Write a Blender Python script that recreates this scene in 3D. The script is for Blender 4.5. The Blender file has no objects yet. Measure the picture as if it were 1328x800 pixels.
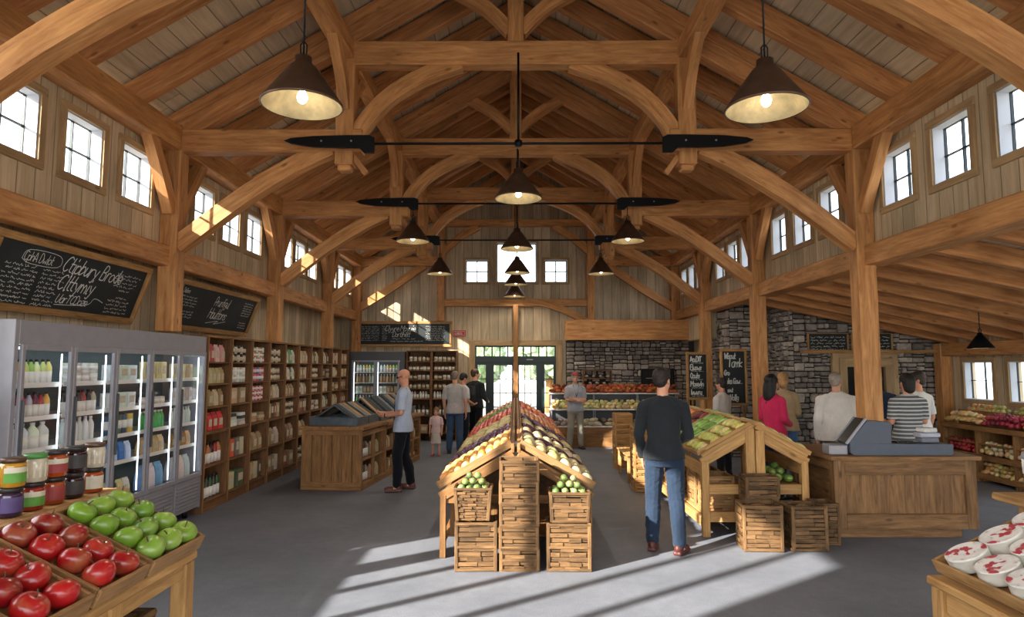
import bpy, bmesh, math, random
from mathutils import Vector, Matrix, Euler, noise

random.seed(7)
S = bpy.context.scene
COL = S.collection
PI = math.pi
V = Vector


def R(d):
    return math.radians(d)


# ---------------------------------------------------------------- mesh builder
class MB:
    def __init__(s):
        s.v, s.f, s.g, s.m, s.s = [], [], [], [], []

    def add(s, vs, fs, gs=None, mi=0, smooth=False):
        n = len(s.v)
        off = V((random.uniform(0, 50), random.uniform(0, 50), random.uniform(0, 50)))
        for i, p in enumerate(vs):
            s.v.append(tuple(p))
            s.g.append(tuple((V(gs[i]) if gs else V(p)) + off))
        for f in fs:
            s.f.append([i + n for i in f])
            s.m.append(mi)
            s.s.append(smooth)

    def box(s, c, d, rot=None, bev=0.004, mi=0, taper=None):
        hx, hy, hz = d[0] / 2, d[1] / 2, d[2] / 2
        b = min(bev, hx * .45, hy * .45, hz * .45)
        vs, idx = [], {}
        for sx in (-1, 1):
            for sy in (-1, 1):
                for sz in (-1, 1):
                    for k in range(3):
                        p = [sx * (hx - (b if k != 0 else 0)), sy * (hy - (b if k != 1 else 0)), sz * (hz - (b if k != 2 else 0))]
                        idx[(sx, sy, sz, k)] = len(vs)
                        vs.append(p)
        fs = []

        def q(a, sgn, fl):
            fs.append(a if fl else a[::-1])
        for k in range(3):
            o = [j for j in range(3) if j != k]
            for sg in (-1, 1):
                quad = []
                for (u, w) in ((-1, -1), (1, -1), (1, 1), (-1, 1)):
                    t = [0, 0, 0]
                    t[k] = sg
                    t[o[0]] = u
                    t[o[1]] = w
                    quad.append(idx[(t[0], t[1], t[2], k)])
                flip = (sg > 0) ^ (k == 1)
                q(quad, sg, flip)
        for k in range(3):  # edges along axis k
            o = [j for j in range(3) if j != k]
            for u in (-1, 1):
                for w in (-1, 1):
                    def mk(e, ax):
                        t = [0, 0, 0]
                        t[k] = e
                        t[o[0]] = u
                        t[o[1]] = w
                        return idx[(t[0], t[1], t[2], ax)]
                    quad = [mk(-1, o[0]), mk(1, o[0]), mk(1, o[1]), mk(-1, o[1])]
                    flip = ((u * w > 0) ^ (k == 1))
                    q(quad, 1, not flip)
        for sx in (-1, 1):
            for sy in (-1, 1):
                for sz in (-1, 1):
                    t = [idx[(sx, sy, sz, 0)], idx[(sx, sy, sz, 1)], idx[(sx, sy, sz, 2)]]
                    q(t, 1, sx * sy * sz > 0)
        if taper:  # (kx,ky): scale of the top relative to bottom
            for p in vs:
                t = (p[2] + hz) / (2 * hz)
                p[0] *= 1 + (taper[0] - 1) * t
                p[1] *= 1 + (taper[1] - 1) * t
        ax = sorted(range(3), key=lambda i: -d[i])
        gs = [(p[ax[0]], p[ax[1]], p[ax[2]]) for p in vs]
        M = Matrix.Identity(3) if rot is None else (rot if isinstance(rot, Matrix) else Euler(rot).to_matrix())
        c = V(c)
        vs = [M @ V(p) + c for p in vs]
        s.add(vs, fs, gs, mi)
        return s

    def b2(s, lo, hi, bev=0.004, mi=0):
        # hand-cut pieces are never exactly flush with each other
        lo, hi = [min(a, b) for a, b in zip(lo, hi)], [max(a, b) for a, b in zip(lo, hi)]
        e = [min(.0004, (hi[i] - lo[i]) * .1) for i in range(3)]
        lo = [lo[i] + random.random() * e[i] for i in range(3)]
        hi = [hi[i] - random.random() * e[i] for i in range(3)]
        return s.box([(lo[i] + hi[i]) / 2 for i in range(3)], [hi[i] - lo[i] for i in range(3)], bev=bev, mi=mi)

    def bar(s, p0, p1, w, h, up=(0, 0, 1), bev=0.006, mi=0, ext=0):
        p0, p1 = V(p0), V(p1)
        x = (p1 - p0)
        L = x.length + 2 * ext
        x.normalize()
        y = V(up).cross(x)
        if y.length < 1e-4:
            y = V((0, 1, 0)).cross(x)
        y.normalize()
        z = x.cross(y)
        M = Matrix((x, y, z)).transposed()
        return s.box((p0 + p1) / 2, (L, w, h), M, bev, mi)

    def sweep(s, pts, w, h, side=(0, 1, 0), mi=0, n=10):
        """rectangular section swept along a smooth curve; side = constant axis of width w"""
        pts = [V(p) for p in pts]
        P = smooth_path(pts, n)
        sd = V(side).normalized()
        vs, gs, fs = [], [], []
        L = 0
        for i, p in enumerate(P):
            t = (P[min(i + 1, len(P) - 1)] - P[max(i - 1, 0)]).normalized()
            nn = t.cross(sd).normalized()
            if i:
                L += (p - P[i - 1]).length
            for (a, b) in ((-1, -1), (1, -1), (1, 1), (-1, 1)):
                vs.append(p + sd * a * w / 2 + nn * b * h / 2)
                gs.append((L, a * w / 2, b * h / 2))
        for i in range(len(P) - 1):
            for k in range(4):
                a, b = i * 4 + k, i * 4 + (k + 1) % 4
                fs.append([a, b, b + 4, a + 4])
        fs.append([3, 2, 1, 0])
        e = (len(P) - 1) * 4
        fs.append([e, e + 1, e + 2, e + 3])
        s.add(vs, fs, gs, mi)
        return s

    def lathe(s, prof, n=20, M=None, mi=0, smooth=True, mis=None, squash=None, caps=True):
        vs, fs = [], []
        for (r, z) in prof:
            for k in range(n):
                a = 2 * PI * k / n
                p = V((r * math.cos(a), r * math.sin(a), z))
                if squash:
                    p = squash(p)
                vs.append(M @ p if M is not None else p)
        for i in range(len(prof) - 1):
            fs.append([[i * n + k, i * n + (k + 1) % n, (i + 1) * n + (k + 1) % n, (i + 1) * n + k] for k in range(n)])
        gs = [(p[2], p[0], p[1]) for p in vs]
        n0 = len(s.v)
        s.add(vs, [], gs)
        for i, ring in enumerate(fs):
            for f in ring:
                s.f.append([j + n0 for j in f])
                s.m.append(mis[i] if mis else mi)
                s.s.append(smooth)
        if caps and prof[0][0] > 1e-5:
            s.f.append([n0 + k for k in range(n)][::-1]); s.m.append(mis[0] if mis else mi); s.s.append(False)
        if caps and prof[-1][0] > 1e-5:
            s.f.append([n0 + (len(prof) - 1) * n + k for k in range(n)]); s.m.append(mis[-1] if mis else mi); s.s.append(False)
        return s

    def tube(s, pts, r, n=8, mi=0, smooth=True, rs=None, caps=True, ell=None):
        P = [V(p) for p in pts]
        vs, fs, gs = [], [], []
        up = V((0, 0, 1))
        t0 = (P[1] - P[0]).normalized()
        if abs(t0.dot(up)) > .95:
            up = V((0, 1, 0))
        L = 0
        for i, p in enumerate(P):
            t = (P[min(i + 1, len(P) - 1)] - P[max(i - 1, 0)]).normalized()
            a = t.cross(up)
            if a.length < 1e-4:
                a = V((1, 0, 0))
            a.normalize()
            b = a.cross(t).normalized()
            up = b
            rr = rs[i] if rs else r
            if i:
                L += (p - P[i - 1]).length
            for k in range(n):
                an = 2 * PI * k / n
                vs.append(p + a * rr * math.cos(an) + b * rr * math.sin(an) * (ell or 1))
                gs.append((L, rr * math.cos(an), rr * math.sin(an)))
        for i in range(len(P) - 1):
            for k in range(n):
                a, b = i * n + k, i * n + (k + 1) % n
                fs.append([a, a + n, b + n, b])
        if caps:
            fs.append([k for k in range(n)])
            fs.append([(len(P) - 1) * n + k for k in range(n)][::-1])
        s.add(vs, fs, gs, mi, smooth)
        return s

    def prism(s, poly, t, M=None, mi=0):
        """poly in local XZ, extruded along local Y by t (centred)"""
        n = len(poly)
        vs = [V((p[0], -t / 2, p[1])) for p in poly] + [V((p[0], t / 2, p[1])) for p in poly]
        area = sum(poly[i][0] * poly[(i + 1) % n][1] - poly[(i + 1) % n][0] * poly[i][1] for i in range(n))
        fs = [list(range(n)), list(range(2 * n - 1, n - 1, -1))]
        fs += [[(i + 1) % n, i, i + n, (i + 1) % n + n] for i in range(n)]
        if area < 0:
            fs = [f[::-1] for f in fs]
        gs = [tuple(p) for p in vs]
        if M is not None:
            vs = [M @ p for p in vs]
        s.add(vs, fs, gs, mi)
        return s

    def ell(s, c, r, M=None, nu=16, nv=10, mi=0, f=None):
        prof = [(math.sin(PI * i / nv), -math.cos(PI * i / nv)) for i in range(nv + 1)]
        prof[0] = (1e-6, -1)
        prof[-1] = (1e-6, 1)
        T = Matrix.Translation(V(c)) @ ((M.to_4x4() if M is not None else Matrix.Identity(4)) @ Matrix.Diagonal((r[0], r[1], r[2], 1)))
        return s.lathe(prof, nu, T, mi, squash=f)

    def loft(s, secs, n=16, mi=0, smooth=True):
        """secs: list of (centre, rx, ry[, angle]) ellipses in planes z=const (local)"""
        vs, fs = [], []
        for sec in secs:
            c, rx, ry = V(sec[0]), sec[1], sec[2]
            an0 = sec[3] if len(sec) > 3 else 0
            for k in range(n):
                a = 2 * PI * k / n
                ca, sa = math.cos(a), math.sin(a)
                e = 2 / 2.4
                x = rx * math.copysign(abs(ca) ** e, ca)
                y = ry * math.copysign(abs(sa) ** e, sa)
                vs.append(c + V((x * math.cos(an0) - y * math.sin(an0), x * math.sin(an0) + y * math.cos(an0), 0)))
        for i in range(len(secs) - 1):
            for k in range(n):
                a, b = i * n + k, i * n + (k + 1) % n
                fs.append([a, b, b + n, a + n])
        fs.append([k for k in range(n)][::-1])
        fs.append([(len(secs) - 1) * n + k for k in range(n)])
        s.add(vs, fs, None, mi, smooth)
        return s

    def mesh(s, name, mats):
        me = bpy.data.meshes.new(name)
        me.from_pydata(s.v, [], s.f)
        if not isinstance(mats, (list, tuple)):
            mats = [mats]
        for m in mats:
            me.materials.append(m)
        me.polygons.foreach_set('material_index', s.m)
        me.polygons.foreach_set('use_smooth', s.s)
        at = me.attributes.new('g', 'FLOAT_VECTOR', 'POINT')
        at.data.foreach_set('vector', [c for p in s.g for c in p])
        me.update()
        return me

    def build(s, name, mats, parent=None, loc=None, rot=None):
        o = bpy.data.objects.new(name, s.mesh(name, mats))
        COL.objects.link(o)
        if loc is not None:
            o.location = loc
        if rot is not None:
            o.rotation_euler = rot
        if parent is not None:
            o.parent = parent
        return o


def smooth_path(pts, n):
    P = []
    m = len(pts)
    for i in range(m - 1):
        p0 = pts[max(i - 1, 0)]
        p1 = pts[i]
        p2 = pts[i + 1]
        p3 = pts[min(i + 2, m - 1)]
        for k in range(n):
            t = k / n
            P.append(0.5 * ((2 * p1) + (p2 - p0) * t + (2 * p0 - 5 * p1 + 4 * p2 - p3) * t * t + (3 * p1 - p0 - 3 * p2 + p3) * t ** 3))
    P.append(pts[-1])
    return P


def tag(o, label=None, cat=None, group=None, kind=None):
    if label:
        o['label'] = label
    if cat:
        o['category'] = cat
    if group:
        o['group'] = group
    if kind:
        o['kind'] = kind
    return o


def empty(name, loc=(0, 0, 0), rz=0, **k):
    o = bpy.data.objects.new(name, None)
    COL.objects.link(o)
    o.location = loc
    o.rotation_euler = (0, 0, rz)
    o.empty_display_size = .1
    tag(o, **k)
    return o


def inst(name, me, loc, rot=(0, 0, 0), sc=1, parent=None, color=None, **k):
    o = bpy.data.objects.new(name, me)
    COL.objects.link(o)
    o.location = loc
    o.rotation_euler = rot
    o.scale = (sc, sc, sc) if isinstance(sc, (int, float)) else sc
    if parent:
        o.parent = parent
    if color:
        o.color = (*color, 1)
    tag(o, **k)
    return o


# ---------------------------------------------------------------- materials
def srgb(r, g, b):
    f = lambda c: (c / 255 / 12.92) if c / 255 <= .04045 else ((c / 255 + .055) / 1.055) ** 2.4
    return (f(r), f(g), f(b))


class NT:
    def __init__(s, name):
        s.mat = bpy.data.materials.new(name)
        s.mat.use_nodes = True
        s.t = s.mat.node_tree
        s.bs = s.t.nodes['Principled BSDF']
        s.out = s.t.nodes['Material Output']

    def n(s, typ, **k):
        nd = s.t.nodes.new(typ)
        for a, b in k.items():
            if a in nd.bl_rna.properties:
                setattr(nd, a, b)
            else:
                nd.inputs[a].default_value = b
        return nd

    def l(s, a, b):
        s.t.links.new(a, b)

    def ramp(s, fac, stops):
        r = s.n('ShaderNodeValToRGB')
        e = r.color_ramp.elements
        while len(e) < len(stops):
            e.new(.5)
        for i, (p, c) in enumerate(stops):
            e[i].position = p
            e[i].color = (*c, 1)
        s.l(fac, r.inputs[0])
        return r.outputs[0]

    def bump(s, h, strength=.3, dist=.01):
        b = s.n('ShaderNodeBump')
        b.inputs['Strength'].default_value = strength
        b.inputs['Distance'].default_value = dist
        s.l(h, b.inputs['Height'])
        s.l(b.outputs[0], s.bs.inputs['Normal'])

    def mix(s, a, b, fac, mode='MIX'):
        m = s.n('ShaderNodeMix', data_type='RGBA', blend_type=mode)
        for sock, val in ((m.inputs['A'], a), (m.inputs['B'], b), (m.inputs['Factor'], fac)):
            if sock.name != 'Factor':
                pass
        ia = [i for i in m.inputs if i.name == 'A' and i.type == 'RGBA'][0]
        ib = [i for i in m.inputs if i.name == 'B' and i.type == 'RGBA'][0]
        fi = [i for i in m.inputs if i.name == 'Factor' and i.type == 'VALUE'][0]
        for sock, val in ((ia, a), (ib, b), (fi, fac)):
            if hasattr(val, 'links') or hasattr(val, 'is_linked'):
                s.l(val, sock)
            elif sock.type == 'RGBA':
                sock.default_value = (*val, 1)
            else:
                sock.default_value = val
        return [o for o in m.outputs if o.type == 'RGBA'][0]

    def math(s, op, a, b=None):
        m = s.n('ShaderNodeMath', operation=op)
        for i, val in enumerate((a, b)):
            if val is None:
                continue
            if hasattr(val, 'is_linked'):
                s.l(val, m.inputs[i])
            else:
                m.inputs[i].default_value = val
        return m.outputs[0]


def plain(name, col, rough=.5, metal=0, var=.0, bump=0, bscale=60, spec=.5, coat=0, **k):
    t = NT(name)
    t.bs.inputs['Base Color'].default_value = (*col, 1)
    t.bs.inputs['Roughness'].default_value = rough
    t.bs.inputs['Metallic'].default_value = metal
    t.bs.inputs['Specular IOR Level'].default_value = spec
    t.bs.inputs['Coat Weight'].default_value = coat
    at = t.n('ShaderNodeTexCoord')
    if var:
        no = t.n('ShaderNodeTexNoise', Scale=bscale * .15, Detail=4.0)
        t.l(at.outputs['Object'], no.inputs['Vector'])
        c = t.ramp(no.outputs[0], [(.3, tuple(x * (1 - var) for x in col)), (.7, tuple(min(1, x * (1 + var)) for x in col))])
        t.l(c, t.bs.inputs['Base Color'])
    if bump:
        no = t.n('ShaderNodeTexNoise', Scale=bscale, Detail=5.0)
        t.l(at.outputs['Object'], no.inputs['Vector'])
        t.bump(no.outputs[0], bump, .01)
    return t.mat


def wood(name, dark, light, rough=.65, stretch=14, scale=1.6, knots=True, bump=.25, lowv=.78):
    t = NT(name)
    a = t.n('ShaderNodeAttribute', attribute_name='g')
    mp = t.n('ShaderNodeMapping')
    mp.inputs['Scale'].default_value = (scale, scale * stretch, scale * stretch)
    t.l(a.outputs['Vector'], mp.inputs[0])
    n1 = t.n('ShaderNodeTexNoise', Scale=1.0, Detail=6.0, Roughness=.65, Distortion=.6)
    t.l(mp.outputs[0], n1.inputs['Vector'])
    mp2 = t.n('ShaderNodeMapping')
    mp2.inputs['Scale'].default_value = (1.2, 2.5, 2.5)
    t.l(a.outputs['Vector'], mp2.inputs[0])
    n2 = t.n('ShaderNodeTexNoise', Scale=1.0, Detail=3.0)
    t.l(mp2.outputs[0], n2.inputs['Vector'])
    mid = tuple((dark[i] + light[i]) / 2 for i in range(3))
    c = t.ramp(n1.outputs[0], [(.28, dark), (.5, mid), (.72, light)])
    v = t.ramp(n2.outputs[0], [(.32, (lowv, lowv * .98, lowv * .95)), (.68, (1.12, 1.1, 1.08))])
    c = t.mix(c, v, 1.0, 'MULTIPLY')
    if knots:
        mp3 = t.n('ShaderNodeMapping')
        mp3.inputs['Scale'].default_value = (2.2, 5.5, 5.5)
        t.l(a.outputs['Vector'], mp3.inputs[0])
        vo = t.n('ShaderNodeTexVoronoi', Scale=1.0)
        t.l(mp3.outputs[0], vo.inputs['Vector'])
        k = t.ramp(vo.outputs['Distance'], [(.05, (1, 1, 1)), (.13, (0, 0, 0))])
        c = t.mix(c, tuple(x * .45 for x in dark), t.math('MULTIPLY', k, .75))
    t.l(c, t.bs.inputs['Base Color'])
    t.bs.inputs['Roughness'].default_value = rough
    t.bs.inputs['Specular IOR Level'].default_value = .3
    t.bump(n1.outputs[0], bump, .008)
    return t.mat


def planks(name, axis, dark, light, w=.19, grain_axis=2, L=None, rough=.75, var=1.0):
    """boards side by side along `axis`, grain along grain_axis, object coordinates"""
    t = NT(name)
    tc = t.n('ShaderNodeTexCoord')
    sp = t.n('ShaderNodeSeparateXYZ')
    t.l(tc.outputs['Object'], sp.inputs[0])
    u = t.math('DIVIDE', sp.outputs[axis], w)
    idx = t.math('FLOOR', u)
    fr = t.math('SUBTRACT', u, idx)
    if L:
        wn0 = t.n('ShaderNodeTexWhiteNoise', noise_dimensions='1D')
        t.l(idx, wn0.inputs['W'])
        vv = t.math('ADD', t.math('DIVIDE', sp.outputs[grain_axis], L), t.math('MULTIPLY', wn0.outputs[0], 7.3))
        jd = t.math('FLOOR', vv)
        idx2 = t.math('ADD', t.math('MULTIPLY', idx, 13.7), t.math('MULTIPLY', jd, 3.1))
        fv = t.math('SUBTRACT', vv, jd)
    else:
        idx2 = idx
    wn = t.n('ShaderNodeTexWhiteNoise', noise_dimensions='1D')
    t.l(idx2, wn.inputs['W'])
    cb = t.n('ShaderNodeCombineXYZ')
    off = t.math('MULTIPLY', wn.outputs[0], 30.0)
    for i in range(3):
        sc = 1.3 if i == grain_axis else 16.0
        m = t.math('ADD', t.math('MULTIPLY', sp.outputs[i], sc), off)
        t.l(m, cb.inputs[i])
    n1 = t.n('ShaderNodeTexNoise', Scale=1.0, Detail=6.0, Roughness=.65, Distortion=.5)
    t.l(cb.outputs[0], n1.inputs['Vector'])
    c = t.ramp(n1.outputs[0], [(.28, dark), (.7, light)])
    v = t.ramp(wn.outputs[0], [(0, (1 - .26 * var, 1 - .27 * var, 1 - .28 * var)), (1, (1 + .14 * var, 1 + .12 * var, 1 + .1 * var))])
    c = t.mix(c, v, 1.0, 'MULTIPLY')
    n3 = t.n('ShaderNodeTexNoise', Scale=1.1, Detail=5.0)
    t.l(tc.outputs['Object'], n3.inputs['Vector'])
    st = t.ramp(n3.outputs[0], [(.3, (.78, .79, .8)), (.65, (1.08, 1.06, 1.03))])
    c = t.mix(c, st, 1.0, 'MULTIPLY')
    e = t.math('MINIMUM', fr, t.math('SUBTRACT', 1.0, fr))
    if L:
        e2 = t.math('MULTIPLY', t.math('MINIMUM', fv, t.math('SUBTRACT', 1.0, fv)), L / w)
        e = t.math('MINIMUM', e, e2)
    g = t.ramp(e, [(.0, (0, 0, 0)), (.035, (1, 1, 1))])
    c = t.mix(tuple(x * .25 for x in dark), c, g)
    t.l(c, t.bs.inputs['Base Color'])
    t.bs.inputs['Roughness'].default_value = rough
    t.bs.inputs['Specular IOR Level'].default_value = .2
    h = t.math('ADD', t.math('MULTIPLY', g, .6), t.math('MULTIPLY', n1.outputs[0], .25))
    t.bump(h, .5, .012)
    return t.mat


def objcol(name, rough=.5, var=.12, vscale=8, bump=0, coat=0, spec=.5, hi=None, patch=0, sub=0):
    """base colour taken from the object's own colour, with a little mottling"""
    t = NT(name)
    oi = t.n('ShaderNodeObjectInfo')
    tc = t.n('ShaderNodeTexCoord')
    no = t.n('ShaderNodeTexNoise', Scale=vscale, Detail=4.0)
    ad = t.n('ShaderNodeVectorMath', operation='ADD')
    t.l(tc.outputs['Object'], ad.inputs[0])
    t.l(oi.outputs['Random'], ad.inputs[1])
    t.l(ad.outputs[0], no.inputs['Vector'])
    v = t.ramp(no.outputs[0], [(.3, (1 - var,) * 3), (.7, (1 + var,) * 3)])
    c = t.mix(oi.outputs['Color'], v, 1.0, 'MULTIPLY')
    if hi:
        n2 = t.n('ShaderNodeTexNoise', Scale=hi[2], Detail=3.0)
        t.l(ad.outputs[0], n2.inputs['Vector'])
        k = t.ramp(n2.outputs[0], [(.52, (0, 0, 0)), (.72, (1, 1, 1))])
        c = t.mix(c, hi[0], t.math('MULTIPLY', k, hi[1]))
    t.l(c, t.bs.inputs['Base Color'])
    t.bs.inputs['Roughness'].default_value = rough
    t.bs.inputs['Coat Weight'].default_value = coat
    t.bs.inputs['Specular IOR Level'].default_value = spec
    if bump:
        t.bump(no.outputs[0], bump, .01)
    return t.mat


def cloth(name, col, var=.12, stripes=None, rough=.9):
    t = NT(name)
    tc = t.n('ShaderNodeTexCoord')
    no = t.n('ShaderNodeTexNoise', Scale=5.0, Detail=5.0)
    t.l(tc.outputs['Object'], no.inputs['Vector'])
    c = t.ramp(no.outputs[0], [(.3, tuple(x * (1 - var) for x in col)), (.7, tuple(min(1, x * (1 + var)) for x in col))])
    if stripes:
        sp = t.n('ShaderNodeSeparateXYZ')
        t.l(tc.outputs['Object'], sp.inputs[0])
        w = t.math('FRACT', t.math('DIVIDE', sp.outputs[2], stripes[1]))
        k = t.math('GREATER_THAN', w, .62)
        c = t.mix(c, stripes[0], k)
    t.l(c, t.bs.inputs['Base Color'])
    t.bs.inputs['Roughness'].default_value = rough
    t.bs.inputs['Specular IOR Level'].default_value = .15
    t.bs.inputs['Sheen Weight'].default_value = .1
    mp = t.n('ShaderNodeMapping')
    mp.inputs['Scale'].default_value = (9, 9, 4)
    t.l(tc.outputs['Object'], mp.inputs[0])
    n2 = t.n('ShaderNodeTexNoise', Scale=1.0, Detail=3.0, Distortion=1.2)
    t.l(mp.outputs[0], n2.inputs['Vector'])
    t.bump(n2.outputs[0], .55, .03)
    return t.mat


def emis(name, col, strength):
    t = NT(name)
    t.bs.inputs['Base Color'].default_value = (*col, 1)
    t.bs.inputs['Emission Color'].default_value = (*col, 1)
    t.bs.inputs['Emission Strength'].default_value = strength
    return t.mat


def glass(name, tint=(1, 1, 1), refl=.08):
    t = NT(name)
    t.t.nodes.remove(t.bs)
    tr = t.n('ShaderNodeBsdfTransparent', Color=(*tint, 1))
    gl = t.n('ShaderNodeBsdfGlossy', Roughness=.03)
    lw = t.n('ShaderNodeLayerWeight', Blend=.5)
    mx = t.n('ShaderNodeMixShader')
    m = t.math('ADD', t.math('MULTIPLY', t.math('POWER', lw.outputs['Facing'], 4.0), .6), refl / 4)
    t.l(m, mx.inputs[0])
    t.l(tr.outputs[0], mx.inputs[1])
    t.l(gl.outputs[0], mx.inputs[2])
    t.l(mx.outputs[0], t.out.inputs[0])
    return t.mat


M = {}
M['timber'] = wood('timber_wood', srgb(160, 104, 58), srgb(222, 168, 110), rough=.6, stretch=9, scale=2.2)
M['rafter'] = wood('rafter_wood', srgb(154, 98, 56), srgb(212, 156, 102), rough=.65, stretch=9, scale=2.2)
M['trimwood'] = wood('window_trim_wood', srgb(150, 122, 88), srgb(196, 168, 128), stretch=10)
M['oak'] = wood('counter_oak', srgb(104, 72, 42), srgb(168, 124, 78), stretch=10, scale=3)
M['oakdark'] = wood('weathered_oak', srgb(92, 66, 42), srgb(156, 118, 78), stretch=9, scale=3)
M['pine'] = wood('pale_pine', srgb(150, 108, 62), srgb(206, 164, 106), stretch=10, scale=3)
M['shelf'] = wood('shelf_wood', srgb(84, 56, 34), srgb(140, 100, 64), stretch=10, scale=3)
M['tray'] = wood('tray_wood', srgb(120, 88, 54), srgb(178, 138, 92), stretch=10, scale=4)
M['slat'] = wood('slat_wood', srgb(74, 54, 34), srgb(142, 108, 70), stretch=8, scale=5, bump=.5, lowv=.42)
M['slatdark'] = wood('dark_wicker_slats', srgb(62, 46, 30), srgb(142, 108, 72), stretch=6, scale=7, bump=.6, lowv=.45)
M['framewood'] = wood('chalkboard_frame_wood', srgb(126, 92, 52), srgb(192, 150, 98), stretch=9, scale=4)
M['ceilboards'] = planks('ceiling_boards', 0, srgb(182, 164, 136), srgb(218, 202, 174), w=.2, grain_axis=1, L=4.3, var=.6)
M['wallY'] = planks('wall_boards_side', 1, srgb(182, 162, 130), srgb(224, 206, 176), w=.21)
M['wallX'] = planks('wall_boards_end', 0, srgb(166, 150, 124), srgb(210, 194, 168), w=.23)
M['black'] = plain('black_metal', srgb(18, 22, 26), .45, .6)
M['iron'] = plain('dark_window_iron', srgb(22, 34, 40), .5, .3)
M['bronze'] = plain('aged_bronze', srgb(96, 76, 64), .42, .75, var=.2, bump=.1)
M['gold'] = plain('hammered_lamp_inside', srgb(206, 190, 150), .5, .15, var=.35, bump=.6, bscale=45)
M['bulb'] = emis('warm_bulb', (1, .87, .66), 8)
M['led'] = emis('cooler_light_strip', (.82, .93, 1), 1.7)
M['steel'] = plain('cooler_grey_metal', srgb(152, 152, 160), .45, .35, var=.05)
M['steeld'] = plain('cooler_dark_metal', srgb(84, 86, 90), .5, .4)
M['coolin'] = plain('cooler_liner', srgb(96, 110, 112), .5)
M['galv'] = plain('galvanised_metal', srgb(92, 100, 106), .42, .7, var=.25, bscale=40)
M['slate'] = plain('slate_board', srgb(24, 32, 34), .7, var=.3, bscale=20)
M['chalk'] = plain('chalk_white', srgb(220, 224, 220), .9)
M['glass'] = glass('clear_glass')
M['green'] = plain('dark_green_paint', srgb(20, 40, 42), .45)
M['red'] = plain('sign_red', srgb(176, 44, 40), .5)
M['white'] = plain('white_paint', srgb(225, 225, 222), .5)
M['reveal'] = plain('window_reveal_paint', srgb(188, 194, 204), .6)
M['register'] = plain('register_grey_plastic', srgb(78, 86, 100), .5, var=.06)
M['screen'] = plain('dark_screen', srgb(34, 38, 40), .25)
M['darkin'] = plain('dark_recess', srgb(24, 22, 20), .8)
# ---------------------------------------------------------------- stone and floor materials
def stone_mat():
    t = NT('grey_fieldstone')
    a = t.n('ShaderNodeAttribute', attribute_name='g')
    tc = t.n('ShaderNodeTexCoord')
    # one tone per stone: the attribute's offset is the same over a stone
    n0 = t.n('ShaderNodeTexNoise', Scale=.9, Detail=1.0)
    t.l(a.outputs['Vector'], n0.inputs['Vector'])
    n1 = t.n('ShaderNodeTexNoise', Scale=14.0, Detail=8.0, Roughness=.7)
    t.l(tc.outputs['Object'], n1.inputs['Vector'])
    c = t.ramp(n0.outputs[0], [(.3, srgb(120, 114, 110)), (.5, srgb(160, 152, 146)), (.7, srgb(200, 190, 180))])
    v = t.ramp(n1.outputs[0], [(.3, (.6, .6, .6)), (.7, (1.2, 1.18, 1.16))])
    c = t.mix(c, v, 1.0, 'MULTIPLY')
    t.l(c, t.bs.inputs['Base Color'])
    t.bs.inputs['Roughness'].default_value = .9
    t.bs.inputs['Specular IOR Level'].default_value = .15
    t.bump(n1.outputs[0], .8, .02)
    return t.mat


def floor_mat():
    t = NT('grey_concrete_floor')
    tc = t.n('ShaderNodeTexCoord')
    n1 = t.n('ShaderNodeTexNoise', Scale=.8, Detail=8.0, Roughness=.6)
    n2 = t.n('ShaderNodeTexNoise', Scale=120.0, Detail=4.0)
    n3 = t.n('ShaderNodeTexNoise', Scale=9.0, Detail=6.0, Roughness=.7)
    for n in (n1, n2, n3):
        t.l(tc.outputs['Object'], n.inputs['Vector'])
    c = t.ramp(n1.outputs[0], [(.3, srgb(100, 105, 115)), (.7, srgb(124, 128, 137))])
    v = t.ramp(n2.outputs[0], [(.3, (.72, .72, .72)), (.7, (1.22, 1.22, 1.22))])
    c = t.mix(c, v, 1.0, 'MULTIPLY')
    v = t.ramp(n3.outputs[0], [(.3, (.9, .9, .9)), (.7, (1.08, 1.08, 1.08))])
    c = t.mix(c, v, 1.0, 'MULTIPLY')
    t.l(c, t.bs.inputs['Base Color'])
    t.bs.inputs['Roughness'].default_value = .62
    t.bs.inputs['Specular IOR Level'].default_value = .35
    t.bump(n2.outputs[0], .25, .004)
    return t.mat


M['stone'] = stone_mat()
M['mortar'] = plain('dark_mortar', srgb(52, 50, 48), .95)
M['floor'] = floor_mat()
M['ground'] = plain('outdoor_gravel', srgb(150, 146, 136), .9, var=.2, bscale=20)
M['leaf'] = plain('tree_leaves', srgb(128, 152, 108), .7, var=.35, bscale=30)


def struct(o, label=None, cat=None):
    o['kind'] = 'structure'
    if label:
        o['label'] = label
    if cat:
        o['category'] = cat
    return o


YF, YE = -4.0, 17.2      # front (open, unseen) and end wall
XW = 4.27                # clerestory wall plane
XP = 4.05                # inner post face
TR = [4.1, 7.7, 11.14, 14.3]

# ---------------------------------------------------------------- floor
struct(MB().b2((-5.2, -6, -.2), (9.2, YE + .4, 0), 0).build('floor', M['floor']), 'grey speckled concrete floor of the market hall', 'floor')
struct(MB().b2((-60, -60, -.3), (70, 80, -.21), 0).build('ground', M['ground']), 'pale gravel ground outside the hall', 'ground')


# ---------------------------------------------------------------- walls with openings
def wall_cells(lo, hi, holes):
    """rects in (u,z) covering lo..hi without the holes"""
    us = sorted({lo[0], hi[0]} | {h[0] for h in holes} | {h[1] for h in holes})
    out = []
    for a, b in zip(us, us[1:]):
        if b <= lo[0] or a >= hi[0]:
            continue
        hs = sorted([(h[2], h[3]) for h in holes if h[0] <= a + 1e-6 and h[1] >= b - 1e-6])
        z = lo[1]
        for (z0, z1) in hs:
            if z0 > z:
                out.append((a, b, z, z0))
            z = max(z, z1)
        if z < hi[1]:
            out.append((a, b, z, hi[1]))
    return out


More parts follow.
